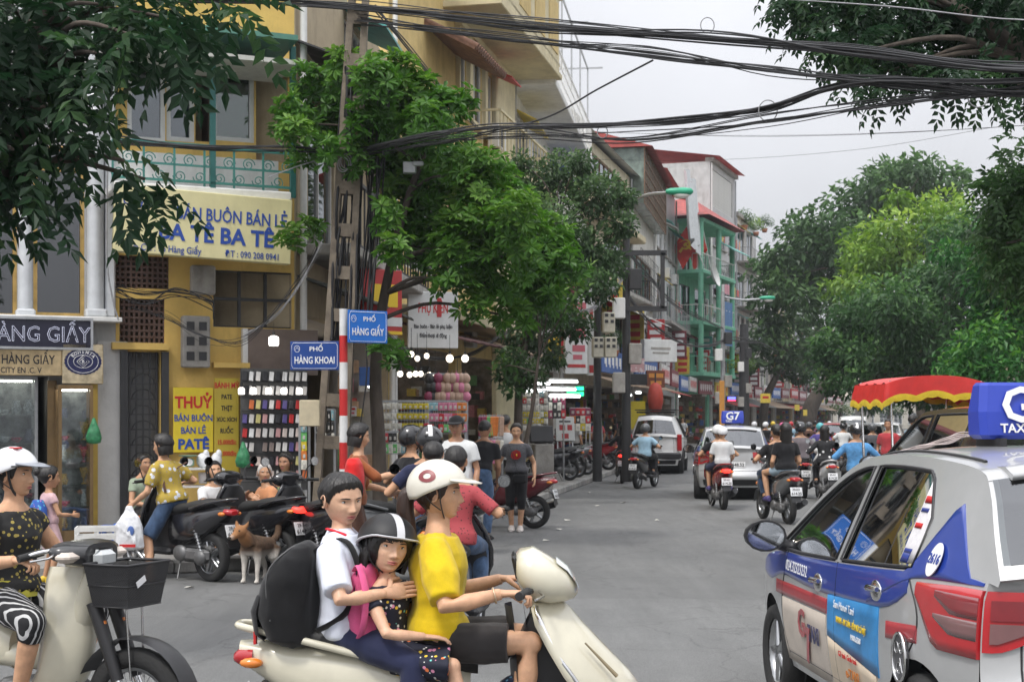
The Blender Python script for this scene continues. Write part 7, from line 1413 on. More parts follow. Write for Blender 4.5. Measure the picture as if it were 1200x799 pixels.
def rider(px, Y, rz, paint, label, blabel, top, bottom, helmet=None, hair='short', fem=False, lit=False, h=1.62, lod=2, pillion=None, lean=6, group='scooter riders in the traffic', feet=None, skin='b', head=(0, 0, 0), dz=0.0, shoes=None, bikegroup='scooters in the traffic', roll=0.0):
 O = G(px, Y, dz); b = bike(O, R(rz), paint, blabel, bikegroup, lit, roll); ft = feet or ((.12, .14, .32), (.12, -.14, .32))
 p = person(label, O, R(rz), h, pelvis=(-.1, 0, .8), lean=lean, hands=((.14, .28, 1.0), (.14, -.28, 1.0)), grip=('grip', 'grip'), palm=(DN, DN), elbow=((-.3, .7, -.6), (-.3, -.7, -.6)), feet=ft, skin=skin, hair=hair, top=top, bottom=bottom, helmet=helmet, lod=lod, fem=fem, group=group, head=head, shoes=shoes or (M_BLKP, 'shoe'))
 if pillion:
  pl, pt, pb, ph, phair, pfem, phh, kw = pillion
  person(pl, O, R(rz), phh, pelvis=(-.5, 0, .87), lean=2, hands=((-.3, .17, .85), (-.3, -.17, .85)), feet=((-.2, .2, .34), (-.2, -.2, .34)), knee=((1, .4, .3), (1, -.4, .3)), skin='a', hair=phair, top=pt, bottom=pb, helmet=ph, lod=lod, fem=pfem, group=group, shoes=(mat('shoe_violet', (.08, .06, .2), .6), 'shoe'), **kw)
 return b
def street_people():
 C_PATT = patmat('ochre_print', (.42, .3, .045), [((.62, .64, .68), 13, .3), ((.12, .16, .28), 40, .2)]); C_GRN = cloth('sage', (.3, .36, .26)); C_LIME = cloth('polo_green', (.36, .5, .2)); C_ORG = cloth('apricot', (.55, .25, .12)); C_RUST = cloth('rust_knit', (.27, .085, .03)); C_TEE = cloth('white_tee', (.66, .67, .67), var=.05); C_PINK = cloth('pale_pink', (.6, .4, .42)); C_DOT = patmat('dots', (.02, .02, .03), [((.6, .6, .6), 60, .22)]); C_BLUEJ = cloth('denim_jacket', (.09, .26, .5), var=.35, vscale=8); C_LTBL = cloth('sky_shirt', (.3, .46, .58)); C_RED = patmat('red_print', (.4, .06, .07), [((.12, .03, .03), 40, .25)]); C_GREY = cloth('heather', (.09, .09, .1), var=.3, vscale=50); C_MAUV = cloth('grey_mauve', (.15, .13, .14)); C_BROWN = cloth('brown', (.1, .05, .035))
 # parked scooter with the woman astride, second parked scooter beside it
 s1 = G(204, 15.45); bike(s1, R(140), 'black', 'black scooter under the woman in the ochre print top')
 person('woman in ochre and white print top astride the black scooter', s1, R(140), 1.58, pelvis=(-.06, .06, .80), lean=14, side=5, twist=12, head=(25, 10, 0), hands=((.2, .36, .78), (.16, -.27, .98)), feet=((-.14, .40, 0), (.12, -.14, .32)), knee=((1, .5, .2), (1, -.4, .3)), grip=('relax', 'grip'), palm=(None, DN), skin='a', hair='bob', top=(C_PATT, .75, -.02, .024, 'blouse'), bottom=(C_JEAND, .97, 'shorts'), shoes=(mat('flip_pink', (.5, .2, .2), .6), 'sandal'))
 bs = MB(); bs.tube(smoothpath([(-.08, -.1, 1.2), (-.06, .16, 1.05), (-.12, .2, .9)], 5), .012, 6, flat=(.4, 1.5)); sb = bs.build('bag_strap', cloth('brown'), None, s1, R(140)); tag(sb, 'brown bag strap across the ochre print top', 'strap')
 bg = thing('plastic_bag', 'white carrier bag hanging from the hand of the woman in ochre print', 'plastic bag', G(152, 15.05, .32), 0); mb = MB(); mb.loft([[(hw*math.cos(a), hw*.55*math.sin(a), z) for a in np.linspace(0, 2*math.pi, 19)[:-1]] for (z, hw) in ((0, .1), (.02, .14), (.1, .155), (.24, .145), (.34, .11), (.4, .06), (.46, .035))]); remesh(mb, 'bag', mat('bag_white'), bg, .01, 1, .016, 3); lg = MB(); lg.ball((.03, -.075, .2), (.035, .006, .05), 10, 8); lg.build('logo', ink('logo_blue', (.08, .15, .4)), bg); lg = MB(); lg.box((.0, -.087, .05), (.16, .004, .03)); lg.build('red_print', I_RED, bg)
 bike(G(286, 15.9), R(138), 'black', 'black scooter with lit tail lamp beside the dog', lit=True); bike(G(352, 15.6), R(128), 'black', 'black scooter tucked behind the schoolboy head')
 person('older woman in sage blouse sitting by the iron door', G(166, 17.9, .13), R(-40), 1.5, pelvis=(0, 0, .42), lean=5, hands=((.3, .15, .5), (.3, -.15, .5)), feet=((.35, .12, 0), (.35, -.12, 0)), skin='b', hair='bun', top=(C_GRN, .5, -.05), bottom=(C_CHAR, 1.7))
 person('laughing woman in white tee sitting behind the parked scooters', G(246, 17.3, .13), R(-50), 1.55, pelvis=(0, 0, .34), lean=12, head=(-10, -8, 6), hands=((.35, .2, .52), (.42, -.1, .62)), feet=((.4, .15, 0), (.38, -.15, 0)), skin='a', hair='bob', top=(C_TEE, .6, -.05), bottom=(C_DOT, 1.5))
 person('old lady with white hair and apricot shirt on a blue stool', G(322, 16.9, .13), R(215), 1.48, pelvis=(0, 0, .37), lean=16, head=(70, 2, 0), hands=((.25, .12, .6), (.28, -.1, .62)), feet=((.35, .12, 0), (.35, -.12, 0)), skin='b', hair='bun', hairm=M_HAIRW, top=(C_ORG, .9, -.1, .025), bottom=(C_NAVY, 1.8))
 person('woman in pale green polo sitting behind the old lady', G(340, 17.7, .13), R(200), 1.55, pelvis=(0, 0, .42), lean=6, head=(50, 2, 0), hands=((.28, .2, .5), (.3, -.15, .5)), feet=((.38, .12, 0), (.38, -.12, 0)), skin='c', hair='long', top=(C_LIME, .6, -.05), bottom=(C_JEAND, 1.8), collar=C_LIME)
 g = person('little girl in pale pink dress with a blue school bag by the glass cabinet', G(57, 14.95), R(38), 1.12, head=(-10, 8, 0), hands=(None, (.2, -.12, .68)), skin='b', hair='bun', top=(C_PINK, .35, -.02, .02, 'dress_top'), bottom=(C_PINK, .95, 'skirt'), shoes=(mat('shoe_yellow', (.72, .5, .03), .5), 'shoe'), hs=1.08)
 bpk = thing('backpack', 'blue patterned school bag on the little girl by the shop', 'backpack', G(47, 14.85, .56), R(38)); mb = MB(); mb.loft([[(-.02+dp*math.cos(a), hw*math.copysign(abs(math.sin(a))**.7, math.sin(a)), z) for a in np.linspace(0, 2*math.pi, 19)[:-1]] for (z, hw, dp) in ((0, .09, .05), (.04, .12, .08), (.2, .12, .075), (.28, .08, .04))]); mb.build('bag_body', patmat('bag_blue', (.03, .1, .4), [((.1, .4, .6), 20, .25), ((.5, .2, .4), 26, .18)]), bpk)
 # cluster at the corner
 person('woman in rust knit with a red bag reaching out her arm', G(414, 14.3), R(2), 1.62, lean=6, head=(10, 12, 0), hands=((.33, .2, .95), (.47, -.16, 1.14)), grip=('relax', 'flat'), palm=(None, DN), skin='a', hair='bob', top=(C_RUST, 1.15, -.05, .014, 'sweater'), bottom=(C_BROWN, 1.9), shoes=(M_BLKP, 'shoe'))
 rb = thing('shoulder_bag', 'bright red bag on the back of the woman in rust knit', 'bag', G(417, 14.0, .9), R(0)); mb = MB(); mb.loft([[(-.02+dp*math.cos(a), hw*math.sin(a), z) for a in np.linspace(0, 2*math.pi, 19)[:-1]] for (z, hw, dp) in ((0, .12, .06), (.05, .17, .1), (.22, .18, .1), (.33, .15, .08), (.38, .1, .05))]); remesh(mb, 'bag_body', cloth('bag_red', (.62, .02, .02)), rb, .014, 2, .006, 8)
 rider(503, 13.2, 97, 'black', 'man in navy shirt and black helmet with a white stripe, back turned', 'black scooter under the man with the striped helmet', (C_NAVY, .6, -.05), (C_JEAN, 1.9), ('stripe', H_BLACK, I_WHITE), lod=1, h=1.72, group='people bunched at the corner', pillion=('dark haired child in navy sitting behind the striped helmet', (C_NAVY, .6, -.05), (C_JEAN, 1.8), None, 'short', False, 1.2, {}), bikegroup='scooters at the corner')
 rider(486, 15.3, 40, 'grey', 'man in black with a plain black helmet seen in profile', 'grey scooter under the man with the plain black helmet', (C_BLK, .6, -.05), (C_JEAND, 1.9), ('full', H_BLACK, None), lod=1, h=1.72, group='people bunched at the corner', bikegroup='scooters at the corner')
 rider(536, 10.6, 80, 'black', 'person in dark red print shirt half hidden behind the mother', 'black scooter half hidden behind the mother', (C_RED, .8, -.05), (C_JEAN, 1.9), None, 'short', True, lod=1, h=1.46, group='people bunched at the corner', bikegroup='scooters at the corner')
 wm_ = person('smiling man in white tee and black cap standing at the corner', G(535, 17.9), R(-100), 1.7, fem=False, hands=((.12, .25, .82), (.18, -.2, .95)), skin='c', hair='crop', top=(C_TEE, .62, -.1, .03), bottom=(C_JEAND, 1.95), shoes=(M_BLKP, 'shoe'), cap=C_BLK, fat=1.08, head=(-5, 6, 0))
 lg = MB(); N, fw, d, lat = wm_['N'], wm_['fw'], wm_['d'], wm_['lat']; lg.tube([N+fw*.142-d*.14+lat*(-.09+.035*math.cos(q))+d*.04*math.sin(q) for q in np.linspace(0, 2*math.pi, 15)[:-1]], .005, 5, closed=True); lg.build('shirt_print', M_BLKP, wm_['o'])
 person('man in black tee bending with his back turned by the goods rack', G(562, 20.2, .0), R(70), 1.68, fem=False, lean=22, head=(0, 20, 0), hands=((.3, .15, .8), (.3, -.15, .8)), skin='c', hair='crop', top=(C_BLK, .6, .03), bottom=(C_JEAN, 1.95), shoes=(M_BLKP, 'shoe'))
 bike(G(581, 22.6), R(160), 'maroon', 'maroon scooter parked behind the walking woman', 'parked scooters')
 w = person('young woman in grey printed tee and black leggings walking towards the viewer', G(605, 21.8), R(-92), 1.6, head=(0, 8, 0), hands=((.02, .27, .80), (.03, -.27, .80)), feet=((.05, .06, 0), (-.03, -.07, 0)), skin='a', hair='tail', top=(C_GREY, .5, .0, .018), bottom=(C_BLK, 1.35), shoes=(mat('sandal_white', (.65, .6, .56), .6), 'shoe'), lod=1)
 N, fw, d, lat = w['N'], w['fw'], w['d'], w['lat']; pr = MB(); pr.add([N+fw*.128-d*(.17+.075*v)+lat*(.075*u) for u, v in ((-1, .6), (-.5, 1.1), (.4, 1.0), (1, .5), (.8, -.5), (0, -.8), (-.9, -.4))], [(0, 1, 2, 3, 4, 5, 6), (6, 5, 4, 3, 2, 1, 0)]); pr.build('shirt_print', I_RED, w['o']); pr = MB(); pr.ball(N+fw*.13-d*.185+lat*.01, (.025, .01, .02), 8, 6); pr.build('shirt_print', I_YEL, w['o'])
 hb = thing('handbag', 'small black handbag across the walking woman', 'bag', G(609, 21.6, .78), R(0)); mb = MB(); mb.box((0, 0, 0), (.2, .06, .13), None, .02); mb.build('bag_body', C_BLK, hb); mb = MB(); mb.tube([(-.02, -.02, .06), (-.1, -.06, .35), (-.16, -.03, .5)], .01, 6, flat=(.4, 1.6)); mb.build('bag_strap', C_BLK, hb)
 person('person in white shirt behind the walking woman', G(592, 25.5, .13), R(80), 1.6, skin='b', hair='short', top=(C_TEE, .7, -.05), bottom=(C_CHAR, 1.9), lod=2)
 # traffic from behind
 rider(730, 38.6, 84, 'red', 'long haired woman in black on a red scooter by the kerb', 'red scooter ridden by the woman in black', (C_BLK, 1.8, -.05), (C_BROWN, 1.9), None, 'long', True, True)
 rider(757, 35.6, 66, 'black', 'man in sky blue shirt and grey helmet on a black bike', 'black scooter ridden by the man in sky blue', (C_LTBL, .7, -.05), (C_BLK, 1.9), ('full', H_GREY, None), lit=False)
 rider(841, 27.6, 92, 'red', 'driver in black with white helmet in front of the boy in white', 'red tailed scooter behind the silver taxi ahead', (C_BLK, .6, -.05), (C_BLK, .9, 'shorts'), ('peak', H_WHITE, None), lit=True, lod=1, pillion=('boy in white shirt and white helmet riding pillion', (C_TEE, .8, -.05), (C_NAVY, 1.0, 'shorts'), ('peak', H_WHITE, None), 'short', False, 1.4, {}))
 rider(909, 23.9, 99, 'grey', 'bareheaded man in dark tee driving the couple scooter', 'grey scooter carrying a couple in black', (C_BLK, .6, -.05), (C_JEAND, 1.9), None, 'short', lod=1, h=1.7, pillion=('woman in black tee and pale denim shorts riding pillion', (C_BLK, .6, -.02), (cloth('denim_pale', (.35, .46, .55)), .5, 'shorts'), None, 'long', True, 1.6, {}), head=(8, 0, 0))
 rider(966, 30.0, 88, 'white', 'long haired woman in black and white jacket on a white scooter', 'white scooter ridden by the long haired woman', (patmat('letter_jacket', (.012, .012, .014), [((.7, .7, .7), 9, .22)]), 1.9, -.05), (C_BLK, 1.9), None, 'long', True, lod=1, head=(-25, 0, 0), feet=((.12, .14, .32), (.05, -.32, .05)))
 rider(1003, 25.6, 86, 'black', 'man in denim jacket with a striped black helmet in traffic', 'black scooter under the man in the denim jacket', (C_BLUEJ, 1.95, -.05), (C_BLK, 1.9), ('stripe', H_BLACK, I_WHITE), lod=1, h=1.7)
 rider(938, 31.5, 86, 'black', 'broad man in grey mauve shirt and black helmet', 'black scooter under the broad man in grey mauve', (C_MAUV, .7, -.05), (C_CHAR, 1.9), ('full', H_BLACK, None), h=1.72)
 rest = [(917, 44, 'red', C_PINK, H_PINK, 'rider in pink with a pink helmet'), (961, 42, 'blue', cloth('violet', (.09, .07, .25)), H_TEAL, 'rider in violet with a teal helmet'), (988, 47, 'black', C_TEE, H_BLACK, 'rider in white with a black helmet'), (897, 58, 'black', C_BLK, H_WHITE, 'rider in black with a white helmet far up the left lane'), (948, 56, 'grey', C_BROWN, H_GREY, 'rider in brown with a grey helmet'), (927, 66, 'white', C_LTBL, H_RED, 'rider in blue with a red helmet'), (906, 72, 'black', C_TEE, mat('helmet_yellow', (.7, .5, .05), .3), 'rider in white with a yellow helmet'), (972, 76, 'red', C_GREY, H_WHITE, 'far rider in heather with a white helmet'), (884, 62, 'black', C_CHAR, H_WHITE, 'rider with a white helmet by the roof sign of the taxi ahead'), (955, 88, 'grey', C_BLK, H_BLACK, 'far rider in black under the leaning tree'), (935, 92, 'black', C_RED, H_BLACK, 'far rider in red under the leaning tree'), (1022, 40, 'black', C_GREY, H_GREY, 'rider in heather with a grey helmet by the white hatchback')]
 for i, (px, Y, pt, tp, hl, lab) in enumerate(rest): rider(px, Y, 84-(Y > 60)*8, pt, lab, 'scooter under the '+lab, (tp, .7, -.05), (C_JEAND, 1.9), ('full', hl, None), lod=2)
 person('man in red shirt standing on the road by the dark car', G(1041, 33), R(-120), 1.66, fem=False, skin='c', hair='crop', top=(cloth('crimson', (.42, .05, .06)), .7, -.05), bottom=(C_CHAR, 1.9), lod=2)
 for i, (px, Y, rz, pt, lab) in enumerate(((641, 36.5, 205, 'black', 'black scooter parked nose in behind the price board'), (652, 38.5, 205, 'grey', 'grey scooter parked between black and maroon ones'), (663, 40.2, 200, 'maroon', 'maroon scooter parked in the kerbside row by the ladder'), (690, 44.5, 160, 'red', 'bright red scooter parked on the pavement past the ladder'), (712, 52, 100, 'black', 'black scooter parked near the white four wheel drive'))): bike(G(px, Y, .13), R(rz), pt, lab, 'parked scooters', lean=R(-6))
 for i, (px, Y, top_, lab) in enumerate(((675, 42, C_TEE, 'shopper in white on the pavement by the lit shop'), (700, 48, C_RED, 'shopper in red on the pavement beyond the ladder'), (720, 60, C_BLK, 'shopper in black near the far shops'), (800, 78, C_TEE, 'person in white on the far pavement'), (782, 66, C_BLK, 'person in black standing past the white four wheel drive'), (1070, 30, C_LTBL, 'passer by in blue on the park side'))): person(lab, G(px, Y, .13), R(40+70*i), 1.62, fem=i % 2 == 0, skin='b', hair=['long', 'short'][i % 2], top=(top_, .7, -.05), bottom=(C_CHAR, 1.9), lod=2)
street_people()
def del_tree(o):
 for c in kids(o): del_tree(c)
 bpy.data.objects.remove(o)
del_tree(PROTO)
# ---------------------------------------------------------------- trees and plants
def leafmat(name, c0, c1, c2, tr=.35):
 if name in MATS: return MATS[name]
 m = bpy.data.materials.new(name); m.use_nodes = True; MATS[name] = m; nt = m.node_tree; N = nt.nodes; L = nt.links; b = N['Principled BSDF']; o = N['Material Output']
 at = N.new('ShaderNodeAttribute'); at.attribute_name = 'leaf_tone'; rp = N.new('ShaderNodeValToRGB'); L.new(at.outputs['Fac'], rp.inputs[0]); e = rp.color_ramp.elements
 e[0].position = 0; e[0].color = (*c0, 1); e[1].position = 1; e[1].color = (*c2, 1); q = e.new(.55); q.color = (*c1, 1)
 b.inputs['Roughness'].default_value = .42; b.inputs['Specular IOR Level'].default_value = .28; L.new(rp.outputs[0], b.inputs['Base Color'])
 t = N.new('ShaderNodeBsdfTranslucent'); hs_ = N.new('ShaderNodeHueSaturation'); hs_.inputs['Value'].default_value = 1.3; hs_.inputs['Saturation'].default_value = 1.15; L.new(rp.outputs[0], hs_.inputs['Color']); L.new(hs_.outputs[0], t.inputs[0])
 mi = N.new('ShaderNodeMixShader'); mi.inputs[0].default_value = tr; L.new(b.outputs[0], mi.inputs[1]); L.new(t.outputs[0], mi.inputs[2]); L.new(mi.outputs[0], o.inputs[0]); return m
LEAFM = dict(mid=leafmat('leaf_mid', (.025, .06, .018), (.055, .125, .03), (.15, .25, .05)), dark=leafmat('leaf_dark', (0.026, 0.057, 0.023), (0.065, 0.13, 0.046), (0.163, 0.292, 0.098)), deep=leafmat('leaf_deep', (.01, .028, .014), (.022, .056, .024), (.07, .14, .045)),
    lime=leafmat('leaf_lime', (0.054, 0.108, 0.022), (0.149, 0.27, 0.047), (0.405, 0.54, 0.118)), olive=leafmat('leaf_olive', (0.028, 0.055, 0.023), (0.069, 0.127, 0.052), (0.187, 0.288, 0.115)), park=leafmat('leaf_park', (0.021, 0.052, 0.021), (0.058, 0.13, 0.046), (0.179, 0.325, 0.098)), fresh=leafmat('leaf_fresh', (.035, .1, .02), (.085, .2, .035), (.2, .34, .07)), bright=leafmat('leaf_bright', (0.018, 0.069, 0.023), (0.052, 0.172, 0.04), (0.187, 0.374, 0.072)))
M_BARK = mat('bark', (.075, .06, .048), .9, var=.35, vscale=7, bump=.6, bscale=18, stretch=(1, 1, .3))
def unit(v): return v/(np.linalg.norm(v, axis=-1, keepdims=True)+1e-9)
def leaf_quads(base, d, n, ln, wd, fold=.18, wide=.5):
 'folded leaves: base, right, tip, left -> two triangles each'
 s = unit(np.cross(d, n)); n = unit(np.cross(s, d)); mid = base+d*(ln*wide)[:, None]
 tip = base+d*ln[:, None]-n*(ln*.12)[:, None]; r = mid+s*(wd/2)[:, None]+n*(wd*fold)[:, None]; l = mid-s*(wd/2)[:, None]+n*(wd*fold)[:, None]
 V = np.stack([base, r, tip, l], 1).reshape(-1, 3); i = np.arange(len(base))*4; F = np.concatenate([np.stack([i, i+1, i+2], 1), np.stack([i, i+2, i+3], 1)]); return V, F
def crown(parent, clumps, kind, size, dens, m, rg, name='crown'):
 'clumps: (x,y,z,r) world, relative to parent location'
 B, D, Nn, Ln, Wd, A = [], [], [], [], [], []
 for (x, y, z, r) in clumps:
  c = np.array([x, y, z]); tone = rg.uniform(0, .35)
  if kind == 'single':
   n = max(8, int(dens*(r/size)**2)); v = unit(rg.normal(size=(n, 3))); rad = r*rg.random(n)**.42*rg.uniform(.75, 1.12, n); p = c+v*rad[:, None]*np.array([1, 1, .8])
   d = unit(v*.7+rg.normal(size=(n, 3))*.7+np.array([0, 0, -.45])); nn = unit(rg.normal(size=(n, 3))*.55+np.array([0, 0, 1])+v*.3)
   B.append(p); D.append(d); Nn.append(nn); Ln.append(size*rg.uniform(.6, 1.3, n)); Wd.append(size*rg.uniform(.36, .6, n)); A.append(np.clip(tone+rg.random(n)*.5+.35*v[:, 2]*(rad/r), 0, 1))  # tone part random, part lighter towards the top of each clump
  elif kind == 'rosette':
   n = max(3, int(dens*(r/size)**2)); v = unit(rg.normal(size=(n, 3))+np.array([0, 0, .25])); p = c+v*(r*rg.random(n)**.4)[:, None]; ax = unit(v*.6+np.array([0, 0, .8])+rg.normal(size=(n, 3))*.35); k = 9
   for j in range(k):
    a = 2*np.pi*(j+rg.random(n)*.5)/k; u = unit(np.cross(ax, np.array([.3, .8, .1]))); w = np.cross(ax, u); d = unit(u*np.cos(a)[:, None]+w*np.sin(a)[:, None]+ax*rg.uniform(-.1, .5, n)[:, None])
    B.append(p+d*size*.08); D.append(d); Nn.append(ax+rg.normal(size=(n, 3))*.15); Ln.append(size*rg.uniform(.7, 1.15, n)); Wd.append(size*rg.uniform(.3, .42, n)); A.append(np.clip(tone+rg.random(n)*.3+.3*rg.random()+.18*v[:, 2], 0, 1))  # rosette tone also rises a little with height in its clump
  else:                                   # pinnate fronds
   fl_ = size*2.9; n = max(3, int(dens*(r/fl_)**2*5)); v = unit(rg.normal(size=(n, 3))); p = c+v*(r*rg.random(n)**.45)[:, None]; d = unit(v*.8+rg.normal(size=(n, 3))*.5+np.array([0, 0, -.35])); up = unit(np.array([0, 0, 1])+rg.normal(size=(n, 3))*.25); s = unit(np.cross(d, up)); up = np.cross(s, d); k = 6; tn = rg.random(n)*.4
   for j in range(k):
    f = (j+.6)/k; q = p+d*(fl_*f)+np.array([0, 0, -1])*(fl_*.28*f*f)
    for sg in (-1, 1):
     dd = unit(s*sg*.85+d*.45+np.array([0, 0, -.3])+rg.normal(size=(n, 3))*.12); B.append(q); D.append(dd); Nn.append(up+rg.normal(size=(n, 3))*.2); Ln.append(size*rg.uniform(.75, 1.15, n)); Wd.append(size*rg.uniform(.4, .54, n)); A.append(np.clip(tone+tn+rg.random(n)*.25, 0, 1))
   B.append(p+d*fl_*.98+np.array([0, 0, -fl_*.27])); D.append(unit(d+np.array([0, 0, -.4]))); Nn.append(up); Ln.append(size*rg.uniform(.8, 1.2, n)); Wd.append(size*rg.uniform(.35, .45, n)); A.append(np.clip(tone+tn, 0, 1))
 B, D, Nn = np.concatenate(B), np.concatenate(D), np.concatenate(Nn); Ln, Wd, A = np.concatenate(Ln), np.concatenate(Wd), np.concatenate(A)
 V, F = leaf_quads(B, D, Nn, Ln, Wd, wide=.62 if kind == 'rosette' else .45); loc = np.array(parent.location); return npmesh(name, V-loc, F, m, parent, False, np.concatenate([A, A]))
NLEAF = 0
def tree(name, label, base, clumps_px, Y, dY, kind, size, dens, m, r0, trunk=None, seed=1, cat='tree', group=None, limbs=9, z0=.13):
 'clumps in photo pixels are turned into real places around depth Y'
 rg = np.random.default_rng(seed); S = FPX/Y; cl = []
 for c in clumps_px:
  y = Y+rg.uniform(-dY, dY) if len(c) < 4 else c[3]; p = P(c[0], c[1], y); cl.append((p.x, y, p.z, c[2]/FPX*y))
  if dY > 1.2 and len(c) < 4: cl.append((p.x+rg.uniform(-.5, .5)*c[2]/S, Y+rg.uniform(0, dY*1.3), p.z+rg.uniform(-.3, .3)*c[2]/S, c[2]/S))
 b = Vector((base[0], base[1], z0)); o = thing(name, label, cat, b, 0, group)
 cen = Vector(np.mean([[c[0], c[1], c[2]] for c in cl], axis=0)); tp = [Vector(p) for p in trunk] if trunk else [b, b.lerp(cen, .35)+Vector((.1, 0, .2)), b.lerp(cen, .75)]
 if trunk: tp = [b]+tp
 path = smoothpath(tp, 6); n = len(path); t = MB(); rr = [r0*(1.25 if i == 0 else 1)*(1-.62*i/(n-1)) for i in range(n)]; t.tube([p-b for p in path], rr, 10); tk = t.build('trunk', M_BARK, o)
 pick = [cl[i] for i in rg.permutation(len(cl))[:limbs]]
 for c in pick:
  e = Vector(c[:3]); best = min(range(n//3, n), key=lambda i: (path[i]-e).length+max(0, path[i].z-e.z)*1.5); s = path[best]; mid = s.lerp(e, .5)+Vector((rg.uniform(-.15, .15), rg.uniform(-.15, .15), .12*(e-s).length)); l = MB(); q = smoothpath([s-b, mid-b, e-b], 5); l.tube(q, [rr[best]*.4*(1-.8*i/(len(q)-1))+.006 for i in range(len(q))], 7); l.build('limb', M_BARK, o)
 cr_ = crown(o, cl, kind, size, dens, m, rg); global NLEAF; NLEAF += len(cr_.data.polygons); return o
def trees():
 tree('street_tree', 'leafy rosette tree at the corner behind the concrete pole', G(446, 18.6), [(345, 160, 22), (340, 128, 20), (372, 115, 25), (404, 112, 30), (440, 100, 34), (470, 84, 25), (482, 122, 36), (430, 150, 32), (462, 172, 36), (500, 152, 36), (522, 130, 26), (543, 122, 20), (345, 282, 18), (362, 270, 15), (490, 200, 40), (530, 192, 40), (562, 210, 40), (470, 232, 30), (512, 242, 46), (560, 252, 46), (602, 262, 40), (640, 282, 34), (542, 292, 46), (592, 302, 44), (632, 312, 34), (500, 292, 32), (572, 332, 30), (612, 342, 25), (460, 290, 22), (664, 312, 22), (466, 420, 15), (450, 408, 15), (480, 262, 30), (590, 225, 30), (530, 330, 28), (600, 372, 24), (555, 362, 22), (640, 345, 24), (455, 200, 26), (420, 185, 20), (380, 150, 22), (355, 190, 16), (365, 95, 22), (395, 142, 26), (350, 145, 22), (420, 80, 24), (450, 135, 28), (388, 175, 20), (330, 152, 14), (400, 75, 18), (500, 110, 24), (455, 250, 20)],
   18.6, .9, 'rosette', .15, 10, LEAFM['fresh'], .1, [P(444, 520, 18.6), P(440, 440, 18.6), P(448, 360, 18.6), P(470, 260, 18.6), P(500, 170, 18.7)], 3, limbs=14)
 tree('street_tree', 'dark small leaved tree in front of the pale balconies', G(608, 30), [(620, 222, 35), (660, 206, 40), (700, 230, 40), (728, 262, 22), (640, 262, 45), (690, 292, 45), (650, 312, 40), (702, 335, 28), (640, 352, 38), (668, 380, 30), (620, 392, 34), (600, 420, 20), (618, 440, 25), (648, 418, 20), (592, 440, 15), (718, 312, 20), (600, 250, 25), (735, 232, 14), (610, 190, 18), (680, 190, 18)],
   30, 1.1, 'single', .14, 40, LEAFM['olive'], .1, [P(607, 490, 30), P(612, 420, 30), P(632, 340, 30), P(655, 270, 30)], 5, limbs=12)
 tree('street_tree', 'fresh green bough of a slim tree between the two street crowns', G(600, 27.5), [(655, 365, 25), (675, 340, 20), (640, 330, 25), (690, 318, 14), (660, 300, 20), (590, 430, 16), (600, 455, 14), (625, 350, 26)], 27.5, .5, 'single', .17, 20, LEAFM['mid'], .06, None, 6, limbs=5)
 A = [(10, 5, 50), (60, 5, 45), (115, 5, 40), (170, 0, 36), (225, 2, 32), (270, 8, 26), (10, 60, 46), (65, 62, 38), (112, 62, 28), (0, 115, 44), (52, 125, 34), (90, 138, 24), (15, 175, 32), (-5, 215, 26), (45, 205, 18), (120, 165, 16), (145, 188, 16), (170, 210, 15), (195, 230, 13), (30, 95, 40), (-40, 40, 60), (-50, 130, 60), (-40, 210, 40), (45, 250, 8), (150, 40, 20), (200, 40, 14), (235, 42, 10), (190, 20, 24)]
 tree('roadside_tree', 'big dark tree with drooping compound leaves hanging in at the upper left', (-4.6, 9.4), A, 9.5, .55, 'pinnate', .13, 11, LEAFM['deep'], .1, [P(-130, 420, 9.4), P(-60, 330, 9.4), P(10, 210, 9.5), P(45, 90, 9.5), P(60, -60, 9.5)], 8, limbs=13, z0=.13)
 Bq = [(950, -5, 36), (985, 25, 36), (1030, 20, 42), (1075, 32, 42), (1122, 28, 42), (1170, 34, 42), (1212, 36, 46), (962, 40, 24), (1005, 62, 24), (1035, 85, 20), (1075, 75, 20), (1112, 82, 22), (1150, 88, 22), (1195, 85, 26), (1032, 105, 9), (1150, 108, 8), (1192, 105, 10), (930, -20, 30), (1020, -20, 50), (1110, -20, 50), (1200, -20, 50), (1260, 50, 60)]
 tree('roadside_tree', 'dark tree canopy hanging in at the upper right over the cables', (5.9, 13.6), Bq, 13.6, .8, 'pinnate', .095, 10, LEAFM['deep'], .16, [P(1340, 380, 13.6), P(1300, 220, 13.6), P(1230, 90, 13.6), P(1120, 10, 13.6)], 9, limbs=12)
 tree('park_tree', 'feathery dark branch tree at the right edge above the taxi', (5.6, 15.2), [(1190, 200, 26), (1165, 232, 16), (1192, 258, 28), (1205, 300, 30), (1215, 230, 40), (1180, 285, 16), (1198, 185, 26), (1178, 212, 18), (1186, 245, 22), (1200, 275, 30), (1168, 268, 14), (1210, 320, 30), (1160, 205, 8)], 15, .5, 'pinnate', .1, 10, LEAFM['dark'], .14, [P(1290, 420, 15.2), P(1240, 300, 15.2), P(1205, 220, 15)], 10, limbs=5)
 tree('park_tree', 'tall dark tree rising behind the other park trees', (27, 85), [(932, 292, 38), (962, 262, 38), (1002, 242, 42), (1052, 224, 40), (1102, 218, 36), (1034, 204, 22), (1082, 198, 26), (1122, 208, 18), (920, 330, 25), (962, 312, 44), (992, 292, 40), (926, 268, 18), (908, 300, 16), (940, 345, 25), (1010, 280, 40), (985, 345, 30), (1060, 196, 16), (915, 372, 18)], 82, 4, 'single', .5, 26, LEAFM['dark'], .5, None, 11, limbs=12)
